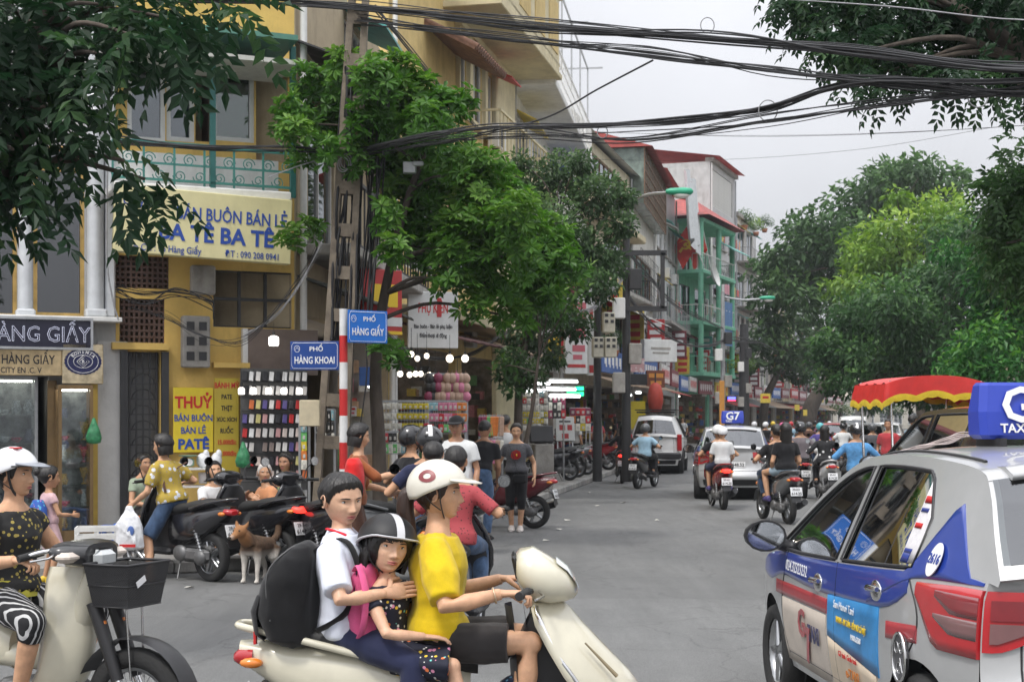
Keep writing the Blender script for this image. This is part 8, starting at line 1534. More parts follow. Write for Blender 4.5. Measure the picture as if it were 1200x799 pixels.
 tree('park_tree', 'yellow green feathery tree in the middle of the park trees', (16.8, 60), [(1010, 302, 28), (1042, 268, 33), (1080, 258, 38), (1112, 266, 33), (1132, 282, 24), (1032, 312, 38), (1002, 332, 24), (1072, 302, 38), (1050, 240, 18), (1020, 345, 26)], 60, 2.5, 'single', .33, 26, LEAFM['lime'], .3, None, 12, limbs=9)
 tree('park_tree', 'broad dark glossy tree in front of the yellow green one', (15.2, 48), [(1002, 372, 38), (1042, 352, 48), (1092, 342, 52), (1142, 322, 48), (1022, 422, 42), (1082, 402, 52), (1132, 402, 52), (990, 420, 28), (972, 400, 22), (1052, 442, 40), (1102, 448, 44), (1152, 268, 36), (1142, 292, 36), (1000, 448, 26), (1060, 375, 44), (1115, 370, 44), (1120, 300, 30)], 48, 2.4, 'single', .25, 26, LEAFM['park'], .3, None, 13, limbs=10)
 tree('park_tree', 'bright green glossy tree closest to the taxi on the park side', (12.6, 34), [(1182, 332, 46), (1202, 382, 55), (1162, 402, 42), (1132, 430, 34), (1192, 440, 46), (1150, 448, 34), (1202, 302, 46), (1180, 282, 26), (1170, 360, 36), (1215, 340, 50), (1120, 455, 20), (1195, 265, 34), (1165, 300, 28)], 34, 1.8, 'single', .2, 26, LEAFM['bright'], .22, None, 14, limbs=9)
 tree('pavement_tree', 'leaning tree over the far left pavement', G(893, 98), [(900, 382, 22), (920, 402, 28), (940, 372, 22), (912, 424, 22), (892, 402, 14), (950, 412, 22), (932, 438, 16), (882, 425, 12), (960, 388, 16)], 98, 3, 'single', .5, 26, LEAFM['olive'], .35, [P(897, 470, 98), P(910, 440, 98), P(925, 400, 98)], 15, limbs=7)
 tree('pavement_tree', 'thick trunk leaning right before the steel bridge', G(945, 118), [(985, 420, 18), (1000, 400, 22), (1015, 425, 18), (965, 430, 12), (1030, 440, 22), (1020, 470, 18)], 118, 3, 'single', .55, 26, LEAFM['mid'], .75, [P(950, 478, 118), P(968, 450, 118), P(990, 425, 118), P(1003, 400, 118)], 16, limbs=5)
 for i, (px, py, r, Y, nm, lab) in enumerate(((872, 252, 11, 106, 'mid', 'bushy green plant on the roof garden edge'), (886, 262, 9, 107, 'lime', 'pale plant beside the roof garden screen'), (896, 258, 9, 108, 'olive', 'olive plant at the end of the roof garden'), (985, 478, 12, 150, 'mid', 'far tree mass under the bridge'), (1042, 475, 16, 140, 'dark', 'far dark tree under the bridge on the park side'), (870, 425, 12, 92, 'lime', 'hanging plant on a far balcony'), (720, 395, 14, 47, 'olive', 'potted plant on the cream house balcony'))):
  p = P(px, py, Y); rr = r/FPX*Y; o = thing('potted_plant' if i not in (3, 4) else 'far_tree', lab, 'plant' if i not in (3, 4) else 'tree', p-Vector((0, 0, rr*1.6)) if i not in (3, 4) else Vector((p.x, p.y, 0)), 0); crown(o, [(p.x, p.y, p.z, rr), (p.x+rr*.7, p.y, p.z-rr*.3, rr*.7), (p.x-rr*.7, p.y, p.z-rr*.2, rr*.7)], 'single', rr*.22, 14, LEAFM[nm], np.random.default_rng(30+i), 'foliage')
  t = MB(); b = o.location; h_ = p.z-b.z
  if i in (3, 4): t.cyl((0, 0, 0), (0, 0, h_), .3, .15); t.build('trunk', M_BARK, o)
  else: t.lathe([(0, 0), (rr*.3, 0), (rr*.42, rr*.5), (rr*.36, rr*.5)], n=12); t.build('pot', mat('terracotta', (.3, .12, .06), .8), o)
trees()
# ---------------------------------------------------------------- poles, cables, signs, lamps and goods
M_CABLE = mat('cable_black', (.014, .014, .016), .6, var=.2); M_CABLEG = mat('cable_grey', (.3, .3, .31), .6, var=.2)
def pole_hand():
 o = thing('concrete_utility_pole', 'leaning perforated concrete utility pole wrapped in cables', 'utility pole', G(384, 18.3, .13)); b = o.location; tip = P(424, -60, 18.3)-b; H_ = tip.z; ax = tip.normalized(); sx = Vector((1, 0, 0)); sx = (sx-ax*sx.dot(ax)).normalized()
 w = lambda t: .21-.1*t; th = .2; n = 14
 for s in (-1, 1):
  l = MB(); rr = []
  for i in range(9):
   t = i/8; c = ax*(H_*t)+sx*(s*(w(t)-.035)); rr.append([c+sx*dx+Vector((0, dy, 0)) for dx, dy in ((-.04, -th/2*(1-.3*t)), (.04, -th/2*(1-.3*t)), (.04, th/2*(1-.3*t)), (-.04, th/2*(1-.3*t)))])
  l.loft(rr, True, False); l.build('pole_leg', mat('pole_brown', (.2, .165, .125), .9, var=.3, vscale=4, bump=.4, bscale=40, grime=.6), o)
 for i in range(n):
  t = (i+.2)/n; r = MB(); c = ax*(H_*t); hw = w(t)-.07; r.add([c+sx*x+ax*z+Vector((0, y, 0)) for z in (0, .16) for x, y in ((-hw, -th*.42), (hw, -th*.42), (hw, th*.42), (-hw, th*.42))], [(0, 3, 2, 1), (4, 5, 6, 7), (0, 1, 5, 4), (1, 2, 6, 5), (2, 3, 7, 6), (3, 0, 4, 7)]); r.build('pole_rung', mat('pole_brown'), o)
 cb = MB()
 for i in range(22):
  x0 = random.uniform(-.1, .4); pts = [ax*(H_*t)+sx*(x0+.05*math.sin(t*9+i))+Vector((0, random.uniform(-.15, .1), 0)) for t in np.linspace(.34, .8, 9)]; cb.tube(smoothpath(pts, 3), random.choice([.012, .018, .009]), 5)
 cb.build('cable_run', M_CABLE, o); cl = MB();
 for k in range(3): c = P(402+k*2, 193, 18.05)-b; cl.tube([c+Vector((.07*math.cos(q), 0, .09*math.sin(q)+.02*k)) for q in np.linspace(0, 2*math.pi, 17)[:-1]], .006, 5, closed=True)
 cl.build('cable_coil', M_CABLEG, o); bx = MB(); c = P(480, 197, 18.2)-b; bx.box(c, (.16, .12, .14), None, .01); bx.box(P(490, 192, 18.15)-b, (.13, .05, .06), None, .01); bx.build('junction_box', M_STEEL, o);
 pn = MB(); pn.box(P(363, 484, 18.0)-b, (.25, .06, .32), None, .01); pn.build('notice_panel', mat('panel_beige', (.55, .48, .33), .6), o)
def strands(name, lab, pts, n, spread, r, m=M_CABLE, seed=0, sg=.0, group='overhead cable bundles'):
 'a bundle: pts are (px,py,Y); each strand wanders a little'
 rd = random.Random(seed); o = thing(name, lab, 'cable', P(*pts[0]), 0, group)
 for i in range(n):
  ph = rd.uniform(0, 6); a = rd.uniform(-1, 1); b_ = rd.uniform(-1, 1); q = []
  for j, (x, y, Y) in enumerate(pts): s_ = spread*(a if j % 2 == 0 else b_)*(.55+.45*math.sin(j*1.7+ph)); q.append(P(x, y+s_, Y+rd.uniform(-.1, .1))-o.location)
  if pts[-1][0] > 1200: q += [q[-1]+(q[-1]-q[-2])*1.3+Vector((0, 0, .3)), q[-1]+(q[-1]-q[-2])*3+Vector((0, 0, .9))]
  if pts[0][0] < 0: q = [q[0]+(q[0]-q[1])*2.5]+q
  mb = MB(); mb.tube(smoothpath(q, 7), r*rd.uniform(.35, .8), 5); mb.build('cable_strand', m, o)
 return o
def cables():
 strands('overhead_cable', 'thick cable bundle along the top of the picture', [(-30, -6, 16), (200, -4, 17), (415, 8, 18.2), (620, 30, 15.5), (830, 44, 13), (1000, 60, 11), (1240, 82, 9)], 18, 10, .012, seed=1)
 strands('overhead_cable', 'second cable bundle just under the topmost one', [(415, 22, 18.3), (600, 48, 16), (760, 62, 14), (900, 84, 12), (1060, 98, 10.5), (1240, 112, 9)], 13, 10, .01, seed=2)
 strands('overhead_cable', 'heavy black bundle crossing the balcony to the pole', [(140, 166, 17.6), (250, 172, 17.8), (340, 172, 18), (415, 180, 18.2)], 12, 7, .013, seed=3)
 strands('overhead_cable', 'heavy black bundle running from the pole out over the street', [(415, 180, 18.2), (490, 162, 17), (570, 150, 16), (680, 149, 14.5), (800, 142, 13), (900, 127, 12), (1005, 98, 11), (1240, 92, 9)], 11, 6, .014, seed=4)
 strands('overhead_cable', 'loose thinner cables below the heavy street bundle', [(415, 183, 18.2), (520, 165, 17), (620, 158, 15.5), (740, 163, 14), (900, 142, 12), (1060, 118, 10.5), (1240, 96, 9)], 9, 10, .009, seed=5)
 strands('overhead_cable', 'single cable arching up across the pale sky', [(560, 157, 16.2), (640, 138, 15.5), (700, 105, 15), (765, 71, 14)], 1, 0, .014, seed=6)
 strands('overhead_cable', 'three steep cables from pole top to the yellow house', [(440, 12, 18.3), (480, 60, 22), (530, 118, 28), (560, 150, 31)], 4, 8, .02, seed=7)
 strands('overhead_cable', 'thin wire high across the upper right corner', [(880, -4, 12), (1040, 8, 11), (1240, 24, 10)], 2, 1, .006, M_CABLEG, seed=8)
 strands('overhead_cable', 'fine wire across the open sky between roofs and trees', [(640, 186, 34), (820, 188, 30), (1000, 176, 26), (1160, 150, 22)], 1, 0, .008, seed=9)
 strands('overhead_cable', 'fine wires over the mint house towards the park', [(700, 155, 40), (900, 160, 30), (1240, 145, 20)], 2, 4, .008, seed=10)
 strands('overhead_cable', 'grey fan of service wires falling to the boxed meters', [(735, 318, 36), (715, 345, 35.5), (690, 362, 35), (655, 366, 34)], 14, 8, .014, M_CABLEG, seed=11)
 strands('overhead_cable', 'dark looping bundle from the frame pole to the mint house', [(735, 345, 36), (765, 380, 42), (800, 402, 50), (830, 405, 58), (850, 398, 62)], 7, 4, .025, seed=12)
 strands('overhead_cable', 'two dark drop cables along the cream house', [(728, 285, 36), (760, 325, 44), (795, 360, 52), (848, 385, 62)], 4, 5, .022, seed=13)
 strands('overhead_cable', 'long cables following the houses to the far trees', [(848, 395, 62), (870, 400, 72), (900, 405, 90), (940, 430, 120)], 6, 5, .03, seed=14)
 strands('overhead_cable', 'tangled wires under the pale yellow board', [(135, 340, 18.3), (170, 350, 18.5), (205, 345, 18.6), (245, 352, 18.7), (250, 365, 18.7)], 9, 12, .009, seed=15, group='wires on the shop fronts')
 strands('overhead_cable', 'loose wires drooping between meters and stall', [(150, 360, 18.4), (195, 372, 18.6), (240, 395, 18.6), (290, 398, 18.4), (350, 330, 18.3), (372, 290, 18.2)], 8, 9, .006, seed=16, group='wires on the shop fronts')
 strands('overhead_cable', 'pale wires sweeping up from the stall to the pole', [(285, 392, 18.6), (320, 372, 18.4), (350, 335, 18.3), (378, 285, 18.2)], 6, 5, .006, M_CABLEG, seed=17, group='wires on the shop fronts')
 strands('overhead_cable', 'bunch of pale pipes and wires down the silver column', [(126, 200, 18.2), (125, 300, 18.2), (132, 350, 18.2), (139, 375, 18.2)], 6, 0, .014, M_CABLEG, seed=18, group='wires on the shop fronts')
 strands('overhead_cable', 'thin stay wire from pole to the balcony corner', [(315, 208, 17.9), (350, 195, 18), (392, 182, 18.2)], 2, 2, .008, M_CABLEG, seed=19, group='wires on the shop fronts')
 strands('overhead_cable', 'dark wires hanging beside the corner tree trunk', [(428, 185, 18.3), (432, 260, 18.3), (425, 340, 18.3), (430, 430, 18.3), (422, 500, 18.3)], 12, 0, .013, seed=20, group='wires on the shop fronts')
 strands('overhead_cable', 'drooping wires under the shop awnings by the white sign', [(445, 385, 20), (480, 410, 24), (520, 420, 27), (560, 410, 30), (600, 385, 33)], 7, 6, .012, seed=21, group='wires on the shop fronts')
 for i, (px, py, Y, lab) in enumerate(((900, 130, 12, 'wire ring hanging on the heavy street bundle'), (706, 155, 14.2, 'small wire ring on the bundle near the roofs'), (1146, 112, 10, 'wire ring on the bundle under the upper right canopy'), (829, 30, 13.1, 'wire loop over the topmost bundle'))):
  r_ = [.075, .05, .07, .06][i]; mb = MB(); mb.tube([(r_*math.cos(q), 0, 1.15*r_*math.sin(q)) for q in np.linspace(0, 2*math.pi, 21)[:-1]], .005, 5, closed=True); tag(mb.build('cable_ring', M_CABLEG, None, P(px, py, Y)), lab, 'cable', 'cable rings')
def street_sign():
 o = thing('street_sign_post', 'red and white banded post with two blue street name plates', 'street sign', G(402.5, 17.3, .13)); b = o.location; top_ = P(402, 362, 17.3).z-.13; n = 9; red = mat('post_red', (.52, .02, .02), .45, var=.1); wh = mat('post_white', (.7, .7, .69), .45, var=.1)
 for i in range(n): c = MB(); c.cyl((0, 0, top_*i/n), (0, 0, top_*(i+1)/n), .048, n=16); c.build('post_band', wh if i % 2 == 0 else red, o)
 blue = mat('plate_blue', (.012, .055, .25), .35, var=.06); blue2 = mat('plate_blue_bright', (.015, .15, .55), .35, var=.06)
 def plate(px0, px1, py0, py1, yaw, l1, l2, m, nm):
  p0 = P((px0+px1)/2, (py0+py1)/2, 17.3); w = (px1-px0)/FPX*17.3/math.cos(yaw); h = (py1-py0)/FPX*17.3; ax = Vector((math.cos(yaw), math.sin(yaw), 0)); nrm = ax.cross(Vector((0, 0, 1))); c = p0-b; q = MB(); q.box(c, (w, .016, h), yaw, .004); pl = q.build('name_plate', m, o); pl['label'] = nm
  fr = MB(); e = .018
  fr.tube([c+ax*(u*(w/2-e))+Vector((0, 0, v*(h/2-e)))+nrm*.009 for u, v in ((-1, -.8), (-.93, -1), (.93, -1), (1, -.8), (1, .8), (.93, 1), (-.93, 1), (-1, .8))], .003, 4, closed=True); cc = c-ax*(w*.36)+Vector((0, 0, h*.24))+nrm*.009; fr.tube([cc+ax*(.032*math.cos(t))+Vector((0, 0, .038*math.sin(t))) for t in np.linspace(0, 2*math.pi, 17)[:-1]], .003, 4, closed=True); fr.tube([cc+ax*.02-Vector((0, 0, .01)), cc+Vector((0, 0, .022)), cc-ax*.02-Vector((0, 0, .01))], .003, 4); fr.build('plate_border', I_WHITE, pl)
  letters(l1, .075, I_WHITE, pl, c+ax*.02+Vector((0, 0, h*.23))+nrm*.01, ax, bold=.012, xs=1.1); letters(l2, .115, I_WHITE, pl, c-Vector((0, 0, h*.17))+nrm*.01, ax, bold=.014, xs=.66)
 plate(340, 397.5, 400, 433.5, R(-3), 'PHỐ', 'HÀNG KHOAI', blue, 'darker blue plate reading Hàng Khoai'); plate(409, 452.5, 364, 402, R(33), 'PHỐ', 'HÀNG GIẤY', blue2, 'brighter blue plate reading Hàng Giấy')
def board(name, lab, px0, px1, py0, py1, Y, yaw, m, th=.1, lines=(), blocks=(), emit=None, legs=False):
 'free sign board facing the street; lines: (text, size, material, v, xs)'
 p = P((px0+px1)/2, (py0+py1)/2, Y); w = (px1-px0)/FPX*Y/math.cos(yaw); h = (py1-py0)/FPX*Y; o = thing(name, lab, 'sign', p, yaw); mb = MB(); mb.box((0, 0, 0), (w, th, h), None, .01); mb.build('board', m, o)
 for (t, sz, mm_, v, xs) in lines: letters(t, sz*h, mm_, o, (0, -th/2-.004, v*h), LX, bold=.02, xs=xs)
 for (u, v, bw, bh, mm_) in blocks: q = MB(); q.box((u*w, -th/2-.004, v*h), (bw*w, .01, bh*h)); q.build('print_block', mm_, o)
 if legs: q = MB(); q.box((-w*.4, .05, -h*.7), (.03, .03, h*.5)); q.box((w*.4, .05, -h*.7), (.03, .03, h*.5)); q.build('sign_leg', M_STEEL, o)
 return o
def signs():
 red = mat('sign_red', (.45, .03, .03), .5, var=.1); wh = mat('sign_white', (.66, .67, .66), .5, var=.06, grime=.3); pk = ink('faded_red', (.5, .12, .15)); blk = mat('sign_black', (.02, .02, .022), .5)
 board('red_shop_sign', 'red and white shop sign behind the corner tree', 425, 468, 316, 392, 22, R(38), red, lines=(), blocks=((.25, .1, .25, .35, I_YEL), (-.15, .12, .2, .3, I_YEL), (0, -.3, .98, .14, wh), (0, -.47, .98, .05, I_YEL)))
 board('white_shop_sign', 'white shop sign with red accessory lettering below the tree', 478, 536, 342, 408, 26.5, R(14), wh, lines=(('PHỤ KIỆN', .24, I_RED, .2, .5), ('Bán buôn - Bán lẻ phụ kiện', .1, I_BLACK, -.12, .62), ('Điện thoại di động', .1, I_BLACK, -.28, .62)), blocks=((.12, .22, .09, .34, red),))
 board('vertical_shop_sign', 'tall white shop sign with faded red printing by the meter boxes', 661, 688, 345, 438, 35, R(20), wh, blocks=((-.1, .3, .25, .22, red), (.25, .28, .35, .24, pk), (.05, .02, .7, .14, pk), (.1, -.18, .55, .08, pk), (.05, -.29, .4, .06, pk), (0, -.4, .8, .04, red)))
 board('second_vertical_sign', 'narrow white sign with red letter behind the tall one', 688, 696, 330, 440, 37, R(20), wh, blocks=((0, .15, .5, .12, red), (0, -.43, .6, .08, red)))
 board('dark_yellow_sign', 'black sign with yellow figures under the dark tree', 640, 657, 390, 424, 33.5, R(15), blk, blocks=((-.3, .1, .2, .6, I_YEL), (.1, .1, .45, .12, I_YEL), (.15, .3, .4, .1, I_YEL), (.2, -.36, .4, .2, I_YEL)))
 gl = ink('led_green', (.02, .75, .25), 2.5); board('green_led_sign', 'green lit sign over the market stall', 661, 686, 451, 466, 40, R(10), blk, blocks=((0, .22, .8, .3, gl), (0, -.2, .8, .3, gl)))
 board('orange_shop_sign', 'dark orange lettered sign below the white box sign', 757, 779, 434, 454, 57, R(25), mat('sign_dark_orange', (.2, .06, .03), .5), blocks=((0, .2, .8, .25, ink('amber', (.7, .3, .06))), (0, -.22, .6, .22, ink('amber'))))
 board('white_box_sign', 'white box sign hanging over the far shops', 752, 792, 398, 424, 55, R(25), wh, .3, blocks=((0, .1, .6, .1, M_CONC), (0, -.1, .5, .08, M_CONC)))
 board('dark_strip_sign', 'dark framed strip sign left of the red lantern', 728, 758, 438, 451, 50, R(25), blk, .15); board('pink_strip_sign', 'pink printed panel above the dark strip sign', 738, 755, 420, 436, 52, R(25), patmat('pink_tiles', (.5, .3, .3), [((.6, .5, .5), 4, .3)]), .1)
 board('blue_led_sign', 'small blue and red lit sign on the far left pavement', 851, 863, 464, 470, 72, R(15), blk, blocks=((0, .1, .8, .5, ink('led_blue', (.1, .12, .9), 2.5)), (0, -.36, .8, .2, ink('led_red', (.9, .05, .1), 2.5))))
 for i, (x0, x1, y0, y1, Y, lab) in enumerate(((891, 903, 461, 472, 84, 'yellow square sign by the far maroon house'), (931, 937, 474, 481, 110, 'small yellow sign under the leaning trunk'), (941, 946, 480, 487, 112, 'lower small yellow sign near the leaning trunk'), (843, 849, 446, 498, 60, 'tall narrow orange pennant by the far pole'))): board('yellow_sign', lab, x0, x1, y0, y1, Y, R(12), mat('sign_yellow', (.72, .55, .08), .6) if i < 3 else mat('pennant_orange', (.6, .28, .06), .7), .05, blocks=((0, .1, .6, .25, I_RED),) if i == 0 else ())
 pb = board('price_board', 'leaning white price board with red figures on the pavement', 651, 673, 488, 517, 37, R(8), wh, .05, blocks=((0, .3, .6, .06, I_BLACK), (-.15, .05, .3, .22, red), (.25, .05, .25, .22, red), (0, -.3, .35, .2, red)), legs=True); pb.rotation_euler.x = R(-12)
 board('sale_placard', 'small white and red placard beside the banded post', 402, 418, 476, 488, 18.6, R(-6), wh, .02, blocks=((0, .25, .8, .2, I_RED), (0, -.15, .7, .2, pk))); board('blue_tarp_sign', 'bright blue patch of printed sheet behind the tree', 421, 434, 430, 452, 21, R(10), mat('sheet_blue', (.05, .35, .6), .5), .03)
def meters():
 for i, (x0, x1, y0, y1, lab) in enumerate(((706, 720, 366, 390, 'upper electric meter box on the frame pole'), (694, 707, 395, 419, 'lower electric meter box nearer the tall white sign'), (708, 722, 395, 419, 'lower electric meter box nearer the frame pole'))):
  Y = 35.6; p = P((x0+x1)/2, y1, Y); o = thing('meter_box', lab, 'meter box', p, R(10), 'meter boxes on the frame pole'); w, h = (x1-x0)/FPX*Y, (y1-y0)/FPX*Y; mb = MB(); mb.box((0, 0, h/2), (w, .2, h), None, .02); mb.build('box', mat('meter_cream', (.5, .47, .38), .6, grime=.4), o)
  for a in (-.24, .24):
   for b in (.55, .85): q = MB(); q.box((a*w, -.105, b*h), (w*.28, .01, h*.15)); q.build('meter_window', M_IRON, o)
 for i, (px, Y, yt, lab, col) in enumerate(((734, 36, 228, 'dark steel pole with a square frame and street lamp', M_IRON), (847, 62, 342, 'slim grey pole with the second street lamp', M_STEEL), (872, 76, 380, 'thick dark pole hung with cable boxes', M_IRON), (700, 36.2, 360, 'short pole carrying the meter boxes', M_IRON))):
  b = G(px, Y, .13); zt = P(px, yt, Y).z; o = thing('lamp_post' if i < 2 else 'utility_pole', lab, 'lamp post' if i < 2 else 'utility pole', b); mb = MB(); mb.cyl((0, 0, 0), (0, 0, zt-.13), .12 if i != 2 else .3, .08 if i != 2 else .22, n=12); mb.build('pole', col, o)
  if i < 2:
   e = P(785 if i == 0 else 893, 226 if i == 0 else 350, Y-1 if i == 0 else Y)-b; a = MB(); a.tube(smoothpath([(0, 0, zt-.33), (e.x*.5, e.y*.5, e.z-.08*i+.03), e], 6), .04, 8); a.build('lamp_arm', M_STEEL, o); hd = MB(); hd.loft([[e+Vector((x, hw*math.cos(q), .03+hh*math.sin(q))) for q in np.linspace(0, 2*math.pi, 17)[:-1]] for (x, hw, hh) in ((-.1, .05, .04), (0, .1, .08), (.3, .12, .1), (.5, .1, .08), (.55, .04, .03))]); ho = hd.build('lamp_head', mat('lamp_green', (.03, .35, .2), .4), o); gl = MB(); gl.ball(e+Vector((.27, 0, -.05)), (.2, .09, .09), 14, 8); gl.build('lamp_glass', mat('lamp_diffuser', (.7, .7, .66), .3), ho)
  if i == 0:
   f = MB(); z1, z2 = P(0, 297, Y).z-.13, P(0, 362, Y).z-.13; x1 = (776-734)/FPX*Y
   for z in (z1, z2): f.box((x1/2-.1, -.1, z), (x1+.4, .1, .12))
   f.box((x1, -.1, (z1+z2)/2), (.1, .1, z2-z1 if z2 > z1 else z1-z2)); f.build('cross_frame', M_IRON, o)
  if i in (1, 2, 0):
   for k in range(4): q = MB(); z = [3.1, 4.2, 4.9, 2.4][k]; q.box(((-1)**k*.2, -.2, z), (.3, .25, .5), None, .02); q.build('cable_box', [M_CONC, M_WHITE, M_IRON][k % 3], o)
def goods():
 bulb = mat('bulb_warm', (1, .9, .74), emit=2.2, var=0); names = ORD
 for i, (px, py, Y) in enumerate(((469, 438, 21.5), (480, 439, 22.5), (487, 438, 22.5), (493, 438, 23), (503, 439, 23.5), (510, 440, 23.5), (489, 420, 23), (500, 417, 23.5), (527, 420, 26), (545, 420, 27), (536, 447, 26), (482, 415, 22))):
  o = thing('hanging_bulb', 'round lit bulb, %s along the string over the accessory stall' % names[i], 'light bulb', P(px, py, Y), 0, 'bulbs over the accessory stall'); r_ = .042 if i not in (8, 9) else .065; mb = MB(); mb.ball((0, 0, 0), (r_, r_, r_*1.1), 12, 8); mb.build('bulb_glass', bulb, o); mb = MB(); mb.cyl((0, 0, r_), (0, 0, r_+.06), .02, n=8); mb.cyl((0, 0, r_+.06), (0, 0, r_+.35), .004, n=4); mb.build('socket', M_IRON, o)
 tubes = mat('tube_light', (.95, 1, 1), emit=3.5, var=0)
 for i, (px, py, w, Y) in enumerate(((634, 449, 20, 34), (660, 447, 34, 36), (655, 456, 40, 35), (662, 464, 36, 36), (628, 458, 20, 33), (736, 463, 12, 47), (748, 460, 9, 50), (438, 452, 14, 21.5))):
  o = thing('tube_lamp', ['white lit tube at the left end of the bright shop', 'highest lit tube of the bright shop', 'middle lit tube of the bright shop', 'lowest lit tube of the bright shop', 'lit tube over the shelves of the bright shop', 'lit tube over the stall by the white four wheel drive', 'short lit tube beyond the white four wheel drive', 'lit tube beside the corner tree trunk'][i], 'lamp', P(px, py, Y), R(40 if i < 5 else 60), 'tube lamps in the shops'); l = w/FPX*Y/math.cos(R(40)); mb = MB(); mb.cyl((-l/2, 0, 0), (l/2, 0, 0), .035, n=8); mb.build('tube', tubes, o); mb = MB(); mb.box((0, .02, .06), (l, .07, .04)); mb.build('fitting', M_WHITE, o)
 cols = {'y': (.62, .5, .03), 'w': (.7, .68, .6), 'r': (.5, .03, .04), 'k': (.03, .03, .03), 'p': (.6, .2, .3), 'g': (.15, .5, .15), 'o': (.65, .2, .04), 'c': (.25, .45, .5), 't': (.45, .3, .22), 'm': (.25, .04, .09)}
 cm = {k: mat('goods_'+k, v, .45, var=.15, vscale=30) for k, v in cols.items()}
 def rack(lab, x0, x1, y0, y1, Y, yaw, rows, size, mesh=True, piece='packet', z0=.13):
  p = P((x0+x1)/2, y1, Y); w = (x1-x0)/FPX*Y/math.cos(yaw); h = (y1-y0)/FPX*Y; o = thing('goods_rack', lab, 'display rack', p, yaw); f = MB(); n = 16
  if mesh:
   for i in range(n+1): f.box((-w/2+w*i/n, .03, h/2), (.008, .008, h))
   for i in range(9): f.box((0, .032, h*i/8), (w, .008, .008))
  for x in (-w/2, w/2): f.box((x, .05, (h-(p.z-z0))/2), (.03, .03, h+p.z-z0))
  f.box((0, .05, h), (w, .03, .03)); f.build('rack_frame', M_STEEL, o); b = MB(); sx, sz = size
  if piece == 'packet': b.box((0, 0, 0), (sx, .02, sz), None, .006); b.box((0, -.012, -.01), (sx*.45, .012, sz*.4), None, .004, 1)
  elif piece == 'tassel': b.box((0, 0, 0), (sx, .03, sz), None, .01); b.tube([(0, 0, sz/2), (0, 0, sz/2+.05)], .004, 4)
  else: b.ball((0, 0, 0), (sx/2, .05, sz/2), 10, 8); b.tube([(0, 0, sz*.4), (0, 0, sz*.75)], .006, 4)
  me = None; pale = mat('goods_label', (.5, .48, .44), .5)
  for j, row in enumerate(rows):
   for i, ch in enumerate(row):
    if ch == ' ': continue
    if me is None: ob = b.build(piece, [cm[ch], pale], o); me = ob.data
    else: ob = bpy.data.objects.new(piece, me); COL.objects.link(ob); ob.parent = o
    ob.location = (-w/2+w*(i+.5)/len(row), -.01-.02*rng.random(), h-(h/len(rows))*(j+.5)); ob.rotation_euler = (0, rng.uniform(-.08, .08), rng.uniform(-.3, .3)); sl = ob.material_slots[0]; sl.link = 'OBJECT'; sl.material = cm[ch]
 rack('mesh rack of yellow and white earphone packets under the hanging bulbs', 446, 502, 470, 505, 21.5, R(10), ['wwwwyyyyy', 'wwwyyyyyy', 'wwwwyyyyr'], (.075, .085)); rack('rack of red and black phone pouches below the yellow packets', 445, 490, 506, 532, 21.3, R(10), ['rrkkwwwkr', 'wgwgwckwk'], (.07, .13))
 rack('rack of pink and orange packets beside the yellow ones', 503, 546, 470, 508, 22.5, R(15), ['ccppppoo', 'pprpproo', 'rkrgcwpp'], (.09, .12)); rack('rack of pouches and soft caps hanging at the top of the stall', 500, 548, 438, 470, 23, R(15), ['k m ttptt', 'kkmttmtpt', 'mkttptttp'], (.16, .17), False, 'pouch')
 rack('stand of bright tassel straps behind the walking woman', 562, 589, 487, 512, 22.8, R(5), ['mmrgoo t'], (.085, .3), False, 'tassel'); rack('stand of long pastel straps under the bright tassels', 562, 589, 514, 545, 22.7, R(5), ['mytpppttw'], (.06, .36), False, 'tassel')
 rack('shelf wall of white and yellow boxes in the bright shop', 612, 642, 458, 505, 33, R(12), ['wwwwcw', 'rwrwrw', 'wwwwww', 'yyyywy', 'ygyyyw', 'wwwkwk'], (.085, .11)); rack('side shelf of dark goods in the bright shop', 642, 662, 462, 490, 36, R(30), ['kmkm', 'wkwm', 'mkkr'], (.13, .2)); rack('strip of bright phone covers hanging beside the case board', 351, 362, 495, 550, 18.2, R(5), ['c', 'g', 'y', 'o', 'w'], (.07, .12), False); rack('stall of packets and red goods behind the parked scooters', 668, 692, 478, 505, 41, R(15), ['mrrm', 'okwr', 'wwyw'], (.16, .2)); rack('small rack beside the concrete pole with cables and chargers', 370, 392, 480, 520, 19, R(5), ['kkwkc', 'kwkkk', 'kkwkw'], (.04, .13), False)
 o = thing('display_stand', 'grey cabinet with black sunglasses stand on the pavement edge', 'display stand', G(636, 31, .13), R(10)); mb = MB(); mb.box((0, 0, .5), (.4, .4, 1.0), None, .02); mb.build('cabinet', M_CONC, o); mb = MB(); mb.box((-.05, -.1, 1.2), (.5, .12, .36), Matrix.Rotation(R(-15), 3, 'X'), .02); mb.build('glasses_tray', M_BLKP, o)
 o = thing('step_ladder', 'aluminium step ladder standing on the pavement', 'ladder', G(695, 45, .13), R(15))
 for s in (-1, 1): mb = MB(); mb.tube([(s*.3, -.2, 0), (s*.22, 0, 1.9)], .025, 4); mb.tube([(s*.3, .5, 0), (s*.22, .05, 1.9)], .02, 4); mb.build('ladder_rail', M_ALLOY, o)
 for i in range(6): mb = MB(); t = (i+.7)/6.3; mb.box((0, -.2+.2*t, 1.9*t), (.56-.12*t, .09, .03)); mb.build('rung', M_ALLOY, o)
